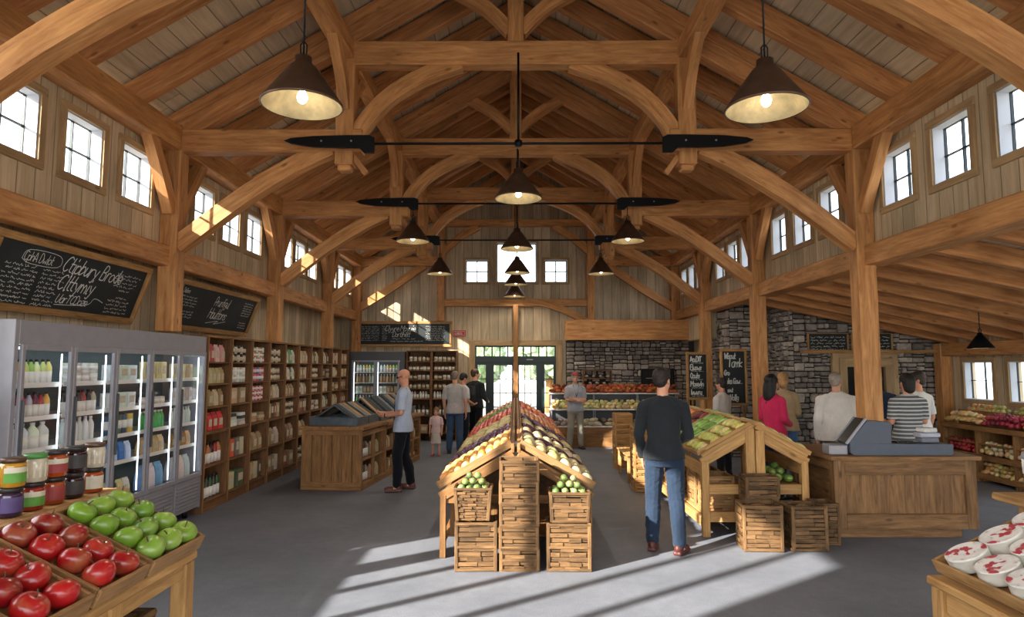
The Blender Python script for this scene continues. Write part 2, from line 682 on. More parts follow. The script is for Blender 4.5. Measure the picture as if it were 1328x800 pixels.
def wall_x(name, x0, x1, lo, hi, holes, mat, label):
    m = MB()
    for (a, b, z0, z1) in wall_cells(lo, hi, holes):
        m.b2((x0, a, z0), (x1, b, z1), 0)
    return struct(m.build(name, mat), label, 'wall')


WZ0, WZ1 = 3.70, 4.30
bay_mids = [5.38, 6.28, 7.18, 8.76, 9.62, 10.48, 12.0, 12.76, 13.52, 15.05, 15.75, 16.45]
wins = [(y - .28, y + .28, WZ0, WZ1) for y in bay_mids]
wins_near = [(y - .28, y + .28, WZ0, WZ1) for y in (-.6, .35, 1.3, 2.2, 3.1)]
# left: unseen glazed opening added to let the sun in, Y 1.0 .. 5.0
GL = (.65, 4.74, 1.7, 4.42)
wall_x('wall_left_upper', -4.42, -XW, (YF, 3.1), (YE, 4.72), wins + [(GL[0], GL[1], 3.05, GL[3])], M['wallY'], 'pale board wall above the left beam with square windows')
wall_x('wall_left', -4.8, -4.6, (YF, 0), (YE, 3.28), [(GL[0], GL[1], GL[2], 3.28)], M['wallY'], 'pale vertical board wall behind the cooler and shelving')
wall_x('wall_right_upper', XW, 4.42, (YF, 3.2), (YE, 4.72), wins + wins_near, M['wallY'], 'pale board wall above the right beam with square windows')
RW = [(y - .36, y + .36, 1.28, 1.95) for y in (11.72, 10.62)] + [(6.6, 9.4, .75, 1.98), (3.0, 6.2, .75, 1.98), (-.6, 2.6, .75, 1.98)]  # the three wide openings are unseen, added for more daylight in the aisle
wall_x('wall_right', 8.2, 8.4, (YF, 0), (12.9, 2.6), RW, M['wallY'], 'pale board outer wall of the right aisle with windows')
# end wall with gable
EH = [(-1.07, 1.05, 0, 2.41), (-1.33, -.73, 4.08, 4.68), (-.51, .55, 4.08, 5.14), (.76, 1.36, 4.08, 4.68)]
m = MB()
for (a, b, z0, z1) in wall_cells((-4.8, 0), (4.8, 5.2), EH):
    m.b2((a, YE, z0), (b, YE + .2, z1), 0)
m.prism([(-4.8, 5.2), (4.8, 5.2), (0, 7.75)], .2, Matrix.Translation((0, YE + .1, 0)))
struct(m.build('wall_end', M['wallX']), 'weathered vertical board gable end wall with the doors', 'wall')


def muntin_window(i, axis, plane, u0, u1, z0, z1, side, nu=2, nz=2, depth=.12, trim=.075, label='', bars='black', s_=.016):
    """square window: wood trim on the inside face, painted reveal, dark bars, glass. side = inward direction"""
    t = empty('window_%d' % i, (plane, (u0 + u1) / 2, z0) if axis == 'x' else ((u0 + u1) / 2, plane, z0), label=label, cat='window', kind='structure')
    off = t.location.copy()

    def P(u, d, z):  # d = distance inward from wall plane
        return V((plane + side * d, u, z)) - off if axis == 'x' else V((u, plane + side * d, z)) - off

    def bx(mb, ua, ub, da, db, za, zb, bev=.003):
        a, b = P(ua, da, za), P(ub, db, zb)
        mb.b2([min(a[k], b[k]) for k in range(3)], [max(a[k], b[k]) for k in range(3)], bev)
    f = MB()
    w = trim
    bx(f, u0 - w, u1 + w, 0, .03, z1, z1 + w)
    bx(f, u0 - w, u1 + w, 0, .03, z0 - w, z0)
    bx(f, u0 - w, u0, 0, .03, z0, z1)
    bx(f, u1, u1 + w, 0, .03, z0, z1)
    f.build('window_frame', M['trimwood'], t)
    r = MB()
    e = .012
    bx(r, u0, u0 + e, -depth, .005, z0, z1, 0)
    bx(r, u1 - e, u1, -depth, .005, z0, z1, 0)
    bx(r, u0, u1, -depth, .005, z0, z0 + e, 0)
    bx(r, u0, u1, -depth, .005, z1 - e, z1, 0)
    r.build('window_reveal', M['reveal'], t)
    b = MB()
    s = s_
    d0, d1 = -depth - .02, -depth + .015
    bx(b, u0, u0 + s, d0, d1, z0, z1)
    bx(b, u1 - s, u1, d0, d1, z0, z1)
    bx(b, u0, u1, d0, d1, z0, z0 + s)
    bx(b, u0, u1, d0, d1, z1 - s, z1)
    for k in range(1, nu):
        u = u0 + (u1 - u0) * k / nu
        bx(b, u - s / 2.4, u + s / 2.4, d0, d1, z0, z1)
    for k in range(1, nz):
        z = z0 + (z1 - z0) * k / nz
        bx(b, u0, u1, d0 + .004, d1 + .004, z - s / 2.4, z + s / 2.4)
    b.build('window_bars', M['iron'] if bars == 'black' else M['reveal'], t)
    g = MB()
    bx(g, u0, u1, -depth - .008, -depth - .002, z0, z1, 0)
    g.build('window_pane', M['glass'], t)
    return t


k = 1
ordn = ['first', 'second', 'third', 'fourth', 'fifth', 'sixth', 'seventh', 'eighth', 'ninth', 'tenth', 'eleventh', 'twelfth']
for j, (a, b, z0, z1) in enumerate(wins):
    muntin_window(k, 'x', -XW, a, b, z0, z1, 1, label='%s square window from the camera high in the left wall' % ordn[j].capitalize()); k += 1
for j, (a, b, z0, z1) in enumerate(wins):
    muntin_window(k, 'x', XW, a, b, z0, z1, -1, label='%s square window from the camera high in the right wall' % ordn[j].capitalize()); k += 1
for j, (a, b, z0, z1) in enumerate(RW):  # the wide ones are added daylight openings out of view
    muntin_window(k, 'x', 8.2, a, b, z0, z1, -1, nu=2 if b - a < 1 else 6, nz=2, label='%s window from the far end in the right aisle outer wall' % ordn[j].capitalize()); k += 1
for j, (a, b, z0, z1) in enumerate(EH[1:]):
    muntin_window(k, 'y', YE, a, b, z0, z1, -1, nu=1 if j == 1 else 2, nz=1 if j == 1 else 2, depth=.1, trim=.06, s_=.034,
                  label=['Small left window in the gable above the doors', 'Large middle gable window without bars behind the lamps', 'Small right window in the gable above the doors'][j]); k += 1
# big glazing added in the left wall beside the camera (out of frame, the sun comes through it)
t = empty('window_%d' % k, (-4.5, (GL[0] + GL[1]) / 2, GL[2]), label='Wide barred side window in the left wall beside the camera', cat='window', kind='structure')
o = t.location
bm = MB()
gy0, gy1, gz0, gz1 = GL
npan = 6
for q in range(npan + 1):
    y = gy0 + (gy1 - gy0) * q / npan
    bm.b2((-.05, y - .035 - o.y, 0), (.05, y + .035 - o.y, gz1 - gz0), .003)
for z in (0, gz1 - gz0):
    bm.b2((-.05, gy0 - o.y, z - .03), (.05, gy1 - o.y, z + .03), .003)
bm.build('window_bars', M['iron'], t)
MB().b2((-.005, gy0 - o.y, 0), (.005, gy1 - o.y, gz1 - gz0), 0).build('window_pane', M['glass'], t)

struct(MB().prism([(-4.8, 4.42), (4.5, 4.42), (4.5, 4.8), (0, 7.3), (-4.8, 4.8)], .2, Matrix.Translation((0, YF + .1, 0))).build('wall_front', M['wallX']), 'unseen board gable added over the open front to block the sun', 'wall')  # unseen gable added to keep the sun off the near stalls
struct(MB().b2((-4.8, YF, 3.24), (-4.4, GL[0], 3.34), 0).b2((-4.8, GL[1], 3.24), (-4.4, YE, 3.34), 0).build('trim_2', M['trimwood']), 'ledge added to stop daylight leaking through the step in the left wall', 'ledge')  # added to block the light gap between lower and upper wall
# ---------------------------------------------------------------- doors
t = empty('door_1', (0, YE, 0), label='Dark green glazed double doors with sidelights in the end wall', cat='door', kind='structure')
f = MB()
for (a, b, z0, z1) in [(-1.23, -1.07, 0, 2.53), (1.05, 1.21, 0, 2.53), (-1.23, 1.21, 2.41, 2.55)]:
    f.b2((a, -.04, z0), (b, .02, z1))
f.build('door_frame', M['trimwood'], t)
g = MB()
DX = [-1.07, -.62, 0, .6, 1.05]


def pane_grid(mb, x0, x1, z0, z1, nx, nz, st=.05, bar=.022, y0=.06, y1=.1):
    mb.b2((x0, y0, z0), (x0 + st, y1, z1)); mb.b2((x1 - st, y0, z0), (x1, y1, z1))
    mb.b2((x0, y0, z0), (x1, y1, z0 + st)); mb.b2((x0, y0, z1 - st), (x1, y1, z1))
    for i in range(1, nx):
        x = x0 + st + (x1 - x0 - 2 * st) * i / nx
        mb.b2((x - bar / 2, y0 + .005, z0), (x + bar / 2, y1 - .005, z1), .002)
    for i in range(1, nz):
        z = z0 + st + (z1 - z0 - 2 * st) * i / nz
        mb.b2((x0, y0 + .005, z - bar / 2), (x1, y1 - .005, z + bar / 2), .002)


pane_grid(g, -1.07, 1.05, 2.1, 2.41, 10, 1, .035, .035)
g.b2((-1.07, .04, 1.97), (1.05, .12, 2.12))
g.build('transom', M['green'], t)
for nm, x0, x1, nx, lab in [('sidelight', -1.07, -.72, 1, None), ('door_leaf', -.66, -.02, 3, None), ('door_leaf', .0, .62, 3, None), ('sidelight', .68, 1.05, 1, None)]:
    g = MB()
    pane_grid(g, x0, x1, .0, 1.98, nx, 5, .085 if nx == 3 else .07, .02)
    g.b2((x0, .06, 0), (x1, .1, .28))
    o = g.build(nm, M['green'], t)
    if nx == 3:
        h = MB()
        hx = x1 - .05 if x0 < -.3 else x0 + .05
        h.tube([(hx, .05, .9), (hx, 0, .92), (hx, 0, 1.25), (hx, .05, 1.27)], .009)
        h.build('door_handle', M['black'], o)
g = MB()
for x in (-.69, .65, -.01):
    g.b2((x - .04, .05, 0), (x + .04, .13, 2.0))
g.build('mullion', M['green'], t)
MB().b2((-1.07, .078, .02), (1.05, .084, 2.4), 0).build('door_glass', M['glass'], t)
MB().b2((.28, .02, 2.03), (.45, .045, 2.06)).build('door_closer', M['steel'], t)

# ---------------------------------------------------------------- roof
SL = .585
Z0 = 4.75


def rz(x):
    return Z0 + (XP - abs(x)) * SL


th = math.atan(SL)
RD = .29 / math.cos(th)
m = MB()
for sx in (-1, 1):
    xs = [0, 4.95]
    prof = [(0, rz(0) + RD), (sx * 4.6, rz(4.6) + RD), (sx * 4.6, rz(4.6) + RD + .12), (0, rz(0) + RD + .14)]
    m.prism(prof, YE + .5 - YF, Matrix.Translation((0, (YE + .5 + YF) / 2, 0)))
struct(m.build('ceiling', M['ceilboards']), 'sloping ceiling of weathered boards over the rafters', 'ceiling')
# aisle ceiling
AS = .205


def az(x):
    return 3.08 - (x - XW) * AS


m = MB()
m.prism([(4.3, az(4.3) + .2), (8.5, az(8.5) + .2), (8.5, az(8.5) + .32), (4.3, az(4.3) + .32)], 15.6 - YF, Matrix.Translation((0, (15.6 + YF) / 2, 0)))
struct(m.build('ceiling_aisle', M['ceilboards']), 'low sloping board ceiling over the right aisle', 'ceiling')


def rafter_mesh(x0, z0, x1, z1, w, h):
    m = MB()
    m.bar((x0, 0, z0), (x1, 0, z1), w, h, up=(0, 1, 0) if False else (0, 0, 1), bev=.01)
    return m.mesh('rafter', M['rafter'])


hR = .25
nz = hR / 2 / math.cos(th)
rm = {}
for sx in (-1, 1):
    rm[sx] = [rafter_mesh(sx * .03, rz(0) + nz, sx * 4.4, rz(4.4) + nz, .13, hR) for _ in range(3)]
ys = []
edges = [-1.3, 4.1, 7.7, 11.14, 14.3, 17.0]
for a, b in zip(edges, edges[1:]):
    n = max(1, round((b - a) / .86))
    ys += [a + (b - a) * i / n + .11 for i in range(n)]
nr = 0
for y in ys:
    for sx in (-1, 1):
        o = inst('rafter', random.choice(rm[sx]), (0, y, 0), group='sloping roof rafters', kind='structure',
                 label='brown squared roof rafter under the board ceiling on the %s slope' % ('left' if sx < 0 else 'right'), cat='rafter')
# aisle rafters
am = [rafter_mesh(4.3, az(4.3) + .1, 8.25, az(8.25) + .1, .12, .2) for _ in range(3)]
y = -1.0
while y < 12.6:
    inst('aisle_rafter', random.choice(am), (0, y, 0), group='rafters of the low right aisle roof', kind='structure',
         label='brown sloping rafter of the low right aisle roof', cat='rafter')
    y += .78

# ridge, purlins, plates, girts
def beam(name, lo, hi, label, mat='timber', cat='beam'):
    return struct(MB().b2(lo, hi, .012).build(name, M[mat]), label, cat)


beam('ridge_beam', (-.08, YF, rz(0) - .16), (.08, YE, rz(0) + .1), 'long ridge beam at the top of the roof')
for sx, nm in ((-1, 'left'), (1, 'right')):
    xi, xo = sx * 1.98, sx * 2.18
    beam('purlin', (min(xi, xo), YF, 5.62), (max(xi, xo), YE, 5.84), 'long purlin beam under the %s roof slope' % nm)
    xi, xo = sx * 4.04, sx * XW
    for a, b in zip([YF, 4.32, 7.92, 11.36, 14.52], [4.1, 7.7, 11.14, 14.3, 17.1]):
        beam('eave_plate', (min(xi, xo), a, 4.47), (max(xi, xo), b, 4.76), 'thick eave plate over the %s windows, bay %s the camera' % (nm, {YF: 'beside', 4.32: 'next beyond', 7.92: 'third from', 11.36: 'fourth from', 14.52: 'farthest from'}[a]))
    for a, b in zip([YF if sx > 0 else 5.0, 4.32, 7.92, 11.36, 14.52], [4.1, 7.7, 11.14, 14.3, 17.1]):
        if b <= a:
            continue
        if sx < 0 and a == 4.32:
            a = 5.0
        xa, xb = sx * 4.13, sx * (XW + .14 if sx > 0 else 4.6)
        if sx < 0:
            xb = -4.3
        beam('wall_girt', (min(xa, xb), a, 3.06), (max(xa, xb), b + .1, 3.3), 'honey coloured horizontal beam below the %s windows, bay %s the camera' % (nm, {YF: 'beside', 5.0: 'next beyond', 4.32: 'next beyond', 7.92: 'third from', 11.36: 'fourth from', 14.52: 'farthest from'}[a]))
# plate of the aisle outer wall
beam('aisle_plate', (8.02, YF, 2.06), (8.22, 12.7, 2.3), 'beam along the top of the right aisle outer wall')
struct(MB().b2((8.0, 12.42, 0), (8.2, 12.64, 2.3), .012).build('aisle_post', M['timber']), 'brown corner post between stone wall and aisle windows', 'post')

# ---------------------------------------------------------------- trusses
where = ['nearest the camera', 'second from the camera', 'third from the camera', 'farthest from the camera']
for i, Y in enumerate(TR):
    t = empty('roof_truss', (0, Y + .11, 0), label='timber hammer-beam roof truss %s' % where[i], cat='roof truss', kind='structure', group='roof trusses')
    w = .2
    MB().bar((-2.02, 0, 5.7), (2.02, 0, 5.7), w, .3, bev=.012).build('collar_beam', M['timber'], t)
    kp = MB()
    kp.b2((-.1, -.1, 5.85), (.1, .1, rz(0) - .05), .012)
    kp.build('king_post', M['timber'], t)
    for sx in (-1, 1):
        zb = 0 if (sx > 0 or i == 0) else 2.28
        if sx < 0 and i == 0:
            zb = 0
        p = MB().b2((min(sx * XP, sx * XW), -.11, zb), (max(sx * XP, sx * XW), .11, 4.8), .014)
        p.build('post', M['timber'], t)
        MB().bar((sx * 4.06, 0, 4.6), (sx * 1.86, 0, 4.6), w, .28, bev=.012).build('hammer_beam', M['timber'], t)
        hp = MB().b2((min(sx * 1.97, sx * 2.19), -.105, 4.3 if i else 4.46), (max(sx * 1.97, sx * 2.19), .105, 5.9), .012)
        if i:
            hp.box((sx * 2.08, 0, 4.27), (.16, .16, .08), bev=.02)
            hp.bar((sx * 1.98, -.02, 4.42), (sx * 1.82, -.02, 4.2), .05, .07)
        hp.build('hammer_post', M['timber'], t)
        MB().sweep([(sx * 4.08, 0, 3.32), (sx * 3.3, 0, 3.92), (sx * 2.7, 0, 4.3), (sx * 2.25, 0, 4.52)], .16, .2).build('lower_brace', M['timber'], t)
        MB().sweep([(sx * 1.98, 0, 4.5), (sx * 1.86, 0, 4.82), (sx * 1.55, 0, 5.17), (sx * 1.15, 0, 5.42), (sx * .68, 0, 5.6)], .14, .19).build('arch_brace', M['timber'], t)
        MB().sweep([(sx * .06, 0, 6.0), (sx * .4, 0, 6.33), (sx * .98, 0, 6.66)], .12, .16).build('king_strut', M['timber'], t)
        pr = MB().bar((sx * .05, 0, rz(0) - .02), (sx * 4.1, 0, rz(4.1) - .02), .19, .22, bev=.012)
        pr.build('principal_rafter', M['rafter'], t)
        for sy in (-1, 1):  # braces along the building
            MB().sweep([(sx * 4.15, sy * .1, 3.72), (sx * 4.15, sy * .3, 4.05), (sx * 4.15, sy * .62, 4.52)], .12, .15, side=(1, 0, 0)).build('wall_brace', M['timber'], t)
            if not (i == 0 and sy < 0):
                MB().sweep([(sx * 2.08, sy * .08, 5.0), (sx * 2.08, sy * .3, 5.35), (sx * 2.08, sy * .68, 5.68)], .12, .15, side=(1, 0, 0)).build('purlin_brace', M['timber'], t)
# frame standing against the end wall
t = empty('end_frame', (0, 17.08, 0), label='timber frame of posts, beams and braces against the end wall', cat='timber frame', kind='structure')
for sx in (-1, 1):
    if sx < 0:
        MB().b2((-XW, -.1, 0), (-XP, .1, 4.8), .012).build('post', M['timber'], t)
    else:
        MB().b2((XP, -.1, 0), (XW, .1, 4.8), .012).build('post', M['timber'], t)
    MB().b2((min(sx * 1.86, sx * 2.06), -.09, 3.05), (max(sx * 1.86, sx * 2.06), .11, 5.9), .012).build('stud', M['timber'], t)
    MB().b2((min(sx * 4.06, sx * 2.06), -.09, 4.5), (max(sx * 4.06, sx * 2.06), .11, 4.75), .012).build('tie_beam', M['timber'], t)
    MB().sweep([(sx * 4.1, 0, 3.4), (sx * 3.3, 0, 3.9), (sx * 2.4, 0, 4.52)], .14, .2).build('lower_brace', M['timber'], t)
    MB().sweep([(sx * 1.95, 0, 4.85), (sx * 1.5, 0, 5.25), (sx * 1.0, 0, 5.55)], .14, .19).build('upper_brace', M['timber'], t)
    MB().bar((sx * .05, 0, rz(0) - .02), (sx * 4.1, 0, rz(4.1) - .02), .17, .2).build('principal_rafter', M['rafter'], t)
MB().b2((-1.86, -.08, 3.43), (1.86, .11, 3.62), .012).build('mid_rail', M['timber'], t)
MB().sweep([(.2, -.1, 3.56), (.75, -.1, 3.5), (1.3, -.1, 3.3), (1.92, -.1, 2.98)], .1, .17).build('rail_brace', M['timber'], t)
MB().bar((-2.0, 0, 5.64), (2.0, 0, 5.64), .2, .17).build('collar_beam', M['timber'], t)
MB().b2((-.09, -.1, 5.72), (.09, .1, rz(0)), .012).build('king_post', M['timber'], t)
struct(MB().b2((-.07, 16.78, 0), (.06, 16.9, 3.46), .01).build('door_pole', M['oak']), 'slim wooden pole standing in front of the double doors', 'pole')


# ---------------------------------------------------------------- stone walls
def masonry(mb, u0, u1, z0, z1, place, seed=1, ztop=None):
    """irregular stones filling a rectangle; place(u, d, z) -> world point, d outward"""
    rnd = random.Random(seed)
    cells = []

    def split(a, b, c, d):
        w, h = b - a, d - c
        if w > .42 or (w > .24 and rnd.random() < .55 and w > h * 1.2):
            s_ = a + w * rnd.uniform(.34, .66)
            split(a, s_, c, d); split(s_, b, c, d)
        elif h > .19 or (h > .115 and rnd.random() < .5):
            s_ = c + h * rnd.uniform(.36, .64)
            split(a, b, c, s_); split(a, b, s_, d)
        else:
            cells.append((a, b, c, d))
    z = z0
    while z < z1 - 1e-6:
        hh = min(rnd.choice([.2, .3, .38]), z1 - z)
        if z1 - z - hh < .08:
            hh = z1 - z
        u = u0
        while u < u1 - 1e-6:
            ww = min(rnd.uniform(.35, .75), u1 - u)
            if u1 - u - ww < .12:
                ww = u1 - u
            split(u, u + ww, z, z + hh)
            u += ww
        z += hh
    for (a, b, c, d) in cells:
        if ztop and ztop((a + b) / 2) < (c + d) / 2:
            continue
        g = .007
        a, b, c, d = a + g, b - g, c + g, d - g
        j = min(b - a, d - c) * .16
        dep = rnd.uniform(.025, .07)
        back = [(a, c), (b, c), (b, d), (a, d)]
        J = lambda s_=j: rnd.uniform(-s_, s_) * .8
        ring = []
        mids = [((a + b) / 2 + J(), c + abs(J()) * .3), (b - abs(J()) * .3, (c + d) / 2 + J()), ((a + b) / 2 + J(), d - abs(J()) * .3), (a + abs(J()) * .3, (c + d) / 2 + J())]
        cor = [(a + abs(J()), c + abs(J())), (b - abs(J()), c + abs(J())), (b - abs(J()), d - abs(J())), (a + abs(J()), d - abs(J()))]
        for q in range(4):
            ring.append(cor[q]); ring.append(mids[q])
        cu, cz = (a + b) / 2, (c + d) / 2
        vs = [place(u, 0, z) for (u, z) in ring]
        vs += [place(u, dep * rnd.uniform(.75, 1), z) for (u, z) in ring]
        inn = [(cu + (u - cu) * .72, cz + (z - cz) * .66) for (u, z) in ring]
        vs += [place(u, dep + rnd.uniform(.004, .02), z) for (u, z) in inn]
        vs.append(place(cu, dep + rnd.uniform(.006, .022), cz))
        fs = []
        for q in range(8):
            r = (q + 1) % 8
            fs.append([q, r, r + 8, q + 8]); fs.append([q + 8, r + 8, r + 16, q + 16]); fs.append([q + 16, r + 16, 24])
        # orientation
        e1 = place(1, 0, 0) - place(0, 0, 0); e2 = place(0, 0, 1) - place(0, 0, 0); nd = place(0, 1, 0) - place(0, 0, 0)
        if e1.cross(e2).dot(nd) < 0:
            fs = [f[::-1] for f in fs]
        mb.add(vs, fs, [(0, 0, 0)] * len(vs), 0)


def stone_block(name, x0, x1, y0, y1, z1, faces, label, seed, ztop=None):
    m = MB()
    if 'f' in faces:
        masonry(m, x0, x1, 0, z1, lambda u, d, z: V((u, y0 - d, z)), seed, ztop)
    if 'l' in faces:
        masonry(m, y0 - .02, y1, 0, z1, lambda u, d, z: V((x0 - d, u, z)), seed + 5)
    if ztop:
        m.prism([(x0, 0), (x1, 0), (x1, ztop(x1)), (x0, ztop(x0))], y1 - y0, Matrix.Translation((0, (y0 + y1) / 2, 0)), 1)
    else:
        m.b2((x0, y0, 0), (x1, y1, z1), 0, 1)
    return struct(m.build(name, [M['stone'], M['mortar']]), label, 'wall')


sz = lambda x: az(max(x, 4.3)) + .2
stone_block('wall_stone_left_block', 4.5, 5.6, 13.85, 15.3, 3.22, 'fl', 'grey rubble stone wall block behind the tall framed easel board', 3, sz)
stone_block('wall_stone_right_block', 5.35, 8.25, 12.7, 14.2, 3.05, 'fl', 'grey rubble stone wall with the small doorway in the aisle', 11, sz)
# bakery back wall
m = MB()
NI = [(1.72, 2.42, 1.38, 1.75), (3.22, 4.0, .95, 1.78)]
m2 = MB()
masonry(m, 1.3, 4.45, 0, 2.62, lambda u, d, z: V((u, 16.95 - d, z)), 21)
m.b2((1.3, 16.95, 0), (4.6, 17.15, 2.6), 0, 1)
struct(m.build('wall_stone_bakery', [M['stone'], M['mortar']]), 'dark grey rubble stone wall under the wooden bakery canopy', 'wall')
# shallow niche and oven opening standing out of the stones as framed boxes
t = empty('bakery_niche', (2.07, 16.86, 1.38), label='small dark wall niche with two shelves of goods in the bakery stone wall', cat='niche')
f = MB()
for (a, b, c, d) in [(-.37, .37, -.03, .0), (-.37, .37, .37, .4), (-.37, -.34, 0, .37), (.34, .37, 0, .37), (-.34, .34, .17, .19)]:
    f.b2((a, -.12, c), (b, .08, d), .003)
f.build('niche_shelf', M['shelf'], t)
MB().b2((-.34, .04, 0), (.34, .08, .37), 0).build('niche_back', M['darkin'], t)
t = empty('oven', (3.6, 16.86, .95), label='black bread oven opening set in the bakery stone wall', cat='oven')
MB().b2((-.4, -.1, 0), (.4, .08, .83), .01).build('oven_body', M['darkin'], t)
f = MB()
for (a, b, c, d) in [(-.42, .42, -.02, .02), (-.42, .42, .82, .86), (-.42, -.38, 0, .84), (.38, .42, 0, .84)]:
    f.b2((a, -.13, c), (b, -.08, d), .004)
f.build('oven_frame', M['black'], t)
MB().tube([(-.3, -.13, .62), (-.3, -.17, .62), (.3, -.17, .62), (.3, -.13, .62)], .01).build('oven_handle', M['steel'], t)
# wall board strip right of bakery
wall_x('wall_right_lower', 4.6, 4.8, (15.3, 0), (YE, 3.2), [], M['wallY'], 'short board wall right of the bakery')
wall_x('wall_right_back', 4.27, 4.45, (14.52, 2.5), (YE, 3.2), [], M['wallY'], 'narrow board panel below the farthest right beam')
# canopy
t = empty('bakery_canopy', (2.8, 16.65, 2.52), label='wide honey coloured plank canopy over the bakery counter', cat='canopy')
f = MB()
f.b2((-1.53, -.45, 0), (1.55, -.4, .25)); f.b2((-1.53, -.45, .252), (1.55, -.4, .5))
f.b2((-1.53, -.4, 0), (-1.48, .4, .5)); f.b2((1.5, -.4, 0), (1.55, .4, .5))
f.build('fascia', M['timber'], t)
MB().b2((-1.48, -.4, .0), (1.5, .4, .04)).build('soffit', M['oak'], t)
MB().b2((-1.48, -.4, .44), (1.5, .4, .48)).build('top_board', M['oak'], t)
# small doorway in the stone aisle wall
t = empty('door_2', (6.65, 12.6, 0), label='pale wooden doorway with a dark panel for its unlit interior in the stone aisle wall', cat='door', kind='structure')
f = MB()
f.b2((-.5, -.08, 0), (-.36, .06, 2.0)); f.b2((.36, -.08, 0), (.5, .06, 2.0)); f.b2((-.5, -.08, 1.86), (.5, .06, 2.02))
f.b2((-.62, -.05, 0), (-.5, .04, 2.08)); f.b2((.5, -.05, 0), (.62, .04, 2.08)); f.b2((-.62, -.05, 2.02), (.62, .04, 2.12))
f.build('door_frame', M['trimwood'], t)
MB().b2((-.36, 0, 0), (.36, .04, 1.86), 0).build('door_shade_panel', M['darkin'], t)  # flat panel, the shade of the interior is put into its dark colour
g = MB(); g.b2((-.2, -.03, 1.25), (.16, 0, 1.72)); g.build('door_picture', M['oak'], t)
# ledge on the stone wall
struct(MB().b2((5.45, 12.5, 2.12), (8.0, 12.66, 2.18)).build('trim_1', M['framewood']), 'thin wooden ledge along the stone wall below the menu boards', 'ledge')
# ---------------------------------------------------------------- pendant lamps
def lamp_meshes(D=.55, cord=1.0):
    r = D / 2
    sh = MB()
    out = [(r, 0), (r * .98, .012), (r * .33, .27), (r * .2, .30), (r * .2, .345), (.012, .36)]
    inn = [(r * .18, .29), (r * .31, .262), (r * .965, .01), (r * .99, 0)]
    sh.lathe([(r * .99, -.004), (r + .006, .0), (r + .004, .014), (r * .34, .275), (r * .21, .31), (r * .21, .35), (.014, .365), (.012, .37)], 32, mi=0, caps=False)
    ins = MB().lathe([(r * .985, .0), (r * .965, .006), (r * .31, .258), (.001, .27)], 32, mi=0, caps=False)
    bl = MB().ell((0, 0, .06), (.036, .036, .045))
    bl.lathe([(.018, .09), (.02, .13), (.022, .2), (.022, .25)], 12)
    return sh.mesh('lamp_shade', M['bronze']), ins.mesh('shade_lining', M['gold']), bl.mesh('bulb', M['bulb'])


LSH, LIN, LBU = lamp_meshes()


def pendant(x, y, z, ztop, label, D=1.0, black=False, power=3, gname='cone pendant lamps in the hall'):
    t = empty('pendant_lamp', (x, y, z), label=label, cat='lamp', group=gname)
    s_ = inst('lamp_shade', LSH, (0, 0, 0), sc=D, parent=t)
    inst('shade_lining', LIN, (0, 0, 0), sc=D, parent=s_)
    inst('bulb', LBU, (0, 0, 0), sc=D, parent=t)
    c = MB().tube([(0, 0, .36 * D), (0, 0, ztop - z)], .007, 6)
    c.tube([(-.02, 0, .36 * D), (-.022, 0, .44 * D), (0, 0, .47 * D), (.022, 0, .44 * D), (.02, 0, .36 * D)], .006, 6)
    c.build('lamp_cord', M['black'], t)
    ld = bpy.data.lights.new('lamp_light', 'SPOT')
    ld.energy = power * 7
    ld.spot_size = R(165)
    ld.spot_blend = .5
    ld.color = (1, .86, .68)
    ld.shadow_soft_size = .015
    lo = bpy.data.objects.new('lamp_light', ld)
    COL.objects.link(lo)
    lo.location = (x, y, z + .01 * D)
    return t


pendant(-1.49, 4.42, 3.68, 5.6, 'large bronze cone pendant lamp hanging at the upper left of the view, bulb visible')
pendant(1.74, 4.42, 3.65, 5.6, 'large bronze cone pendant lamp hanging at the upper right of the view, bulb visible')
pendant(.03, 7.55, 3.83, 4.42, 'bronze cone pendant lamp under the nearest ceiling fan in the middle')
pendant(-1.75, 10.98, 3.98, 4.6, 'bronze cone pendant lamp left of the second fan rod')
pendant(1.9, 10.98, 3.98, 4.6, 'bronze cone pendant lamp right of the second fan rod')
pendant(.02, 10.98, 3.85, 4.6, 'topmost bronze cone pendant of the centre row in front of the gable window')
pendant(-1.66, 14.2, 3.88, 4.6, 'small bronze cone pendant lamp far left before the end wall stud')
pendant(1.86, 14.2, 3.88, 4.6, 'small bronze cone pendant lamp far right before the end wall')
pendant(.03, 14.2, 3.9, 4.6, 'bronze cone pendant second down in the centre row before the gable window')
pendant(.0, 15.6, 3.82, 7.0, 'bronze cone pendant third down in the centre row', power=2)
pendant(-.03, 16.4, 3.62, 7.0, 'lowest bronze cone pendant of the centre row near the wooden pole', power=2)
t = pendant(6.7, 9.5, 2.13, 2.85, 'small black cone pendant lamp low over the right aisle', D=.62, power=1.5, gname='aisle lamp')
for ch in t.children:
    if ch.name.startswith('lamp_shade'):
        me = ch.data.copy(); me.materials[0] = M['black']; ch.data = me

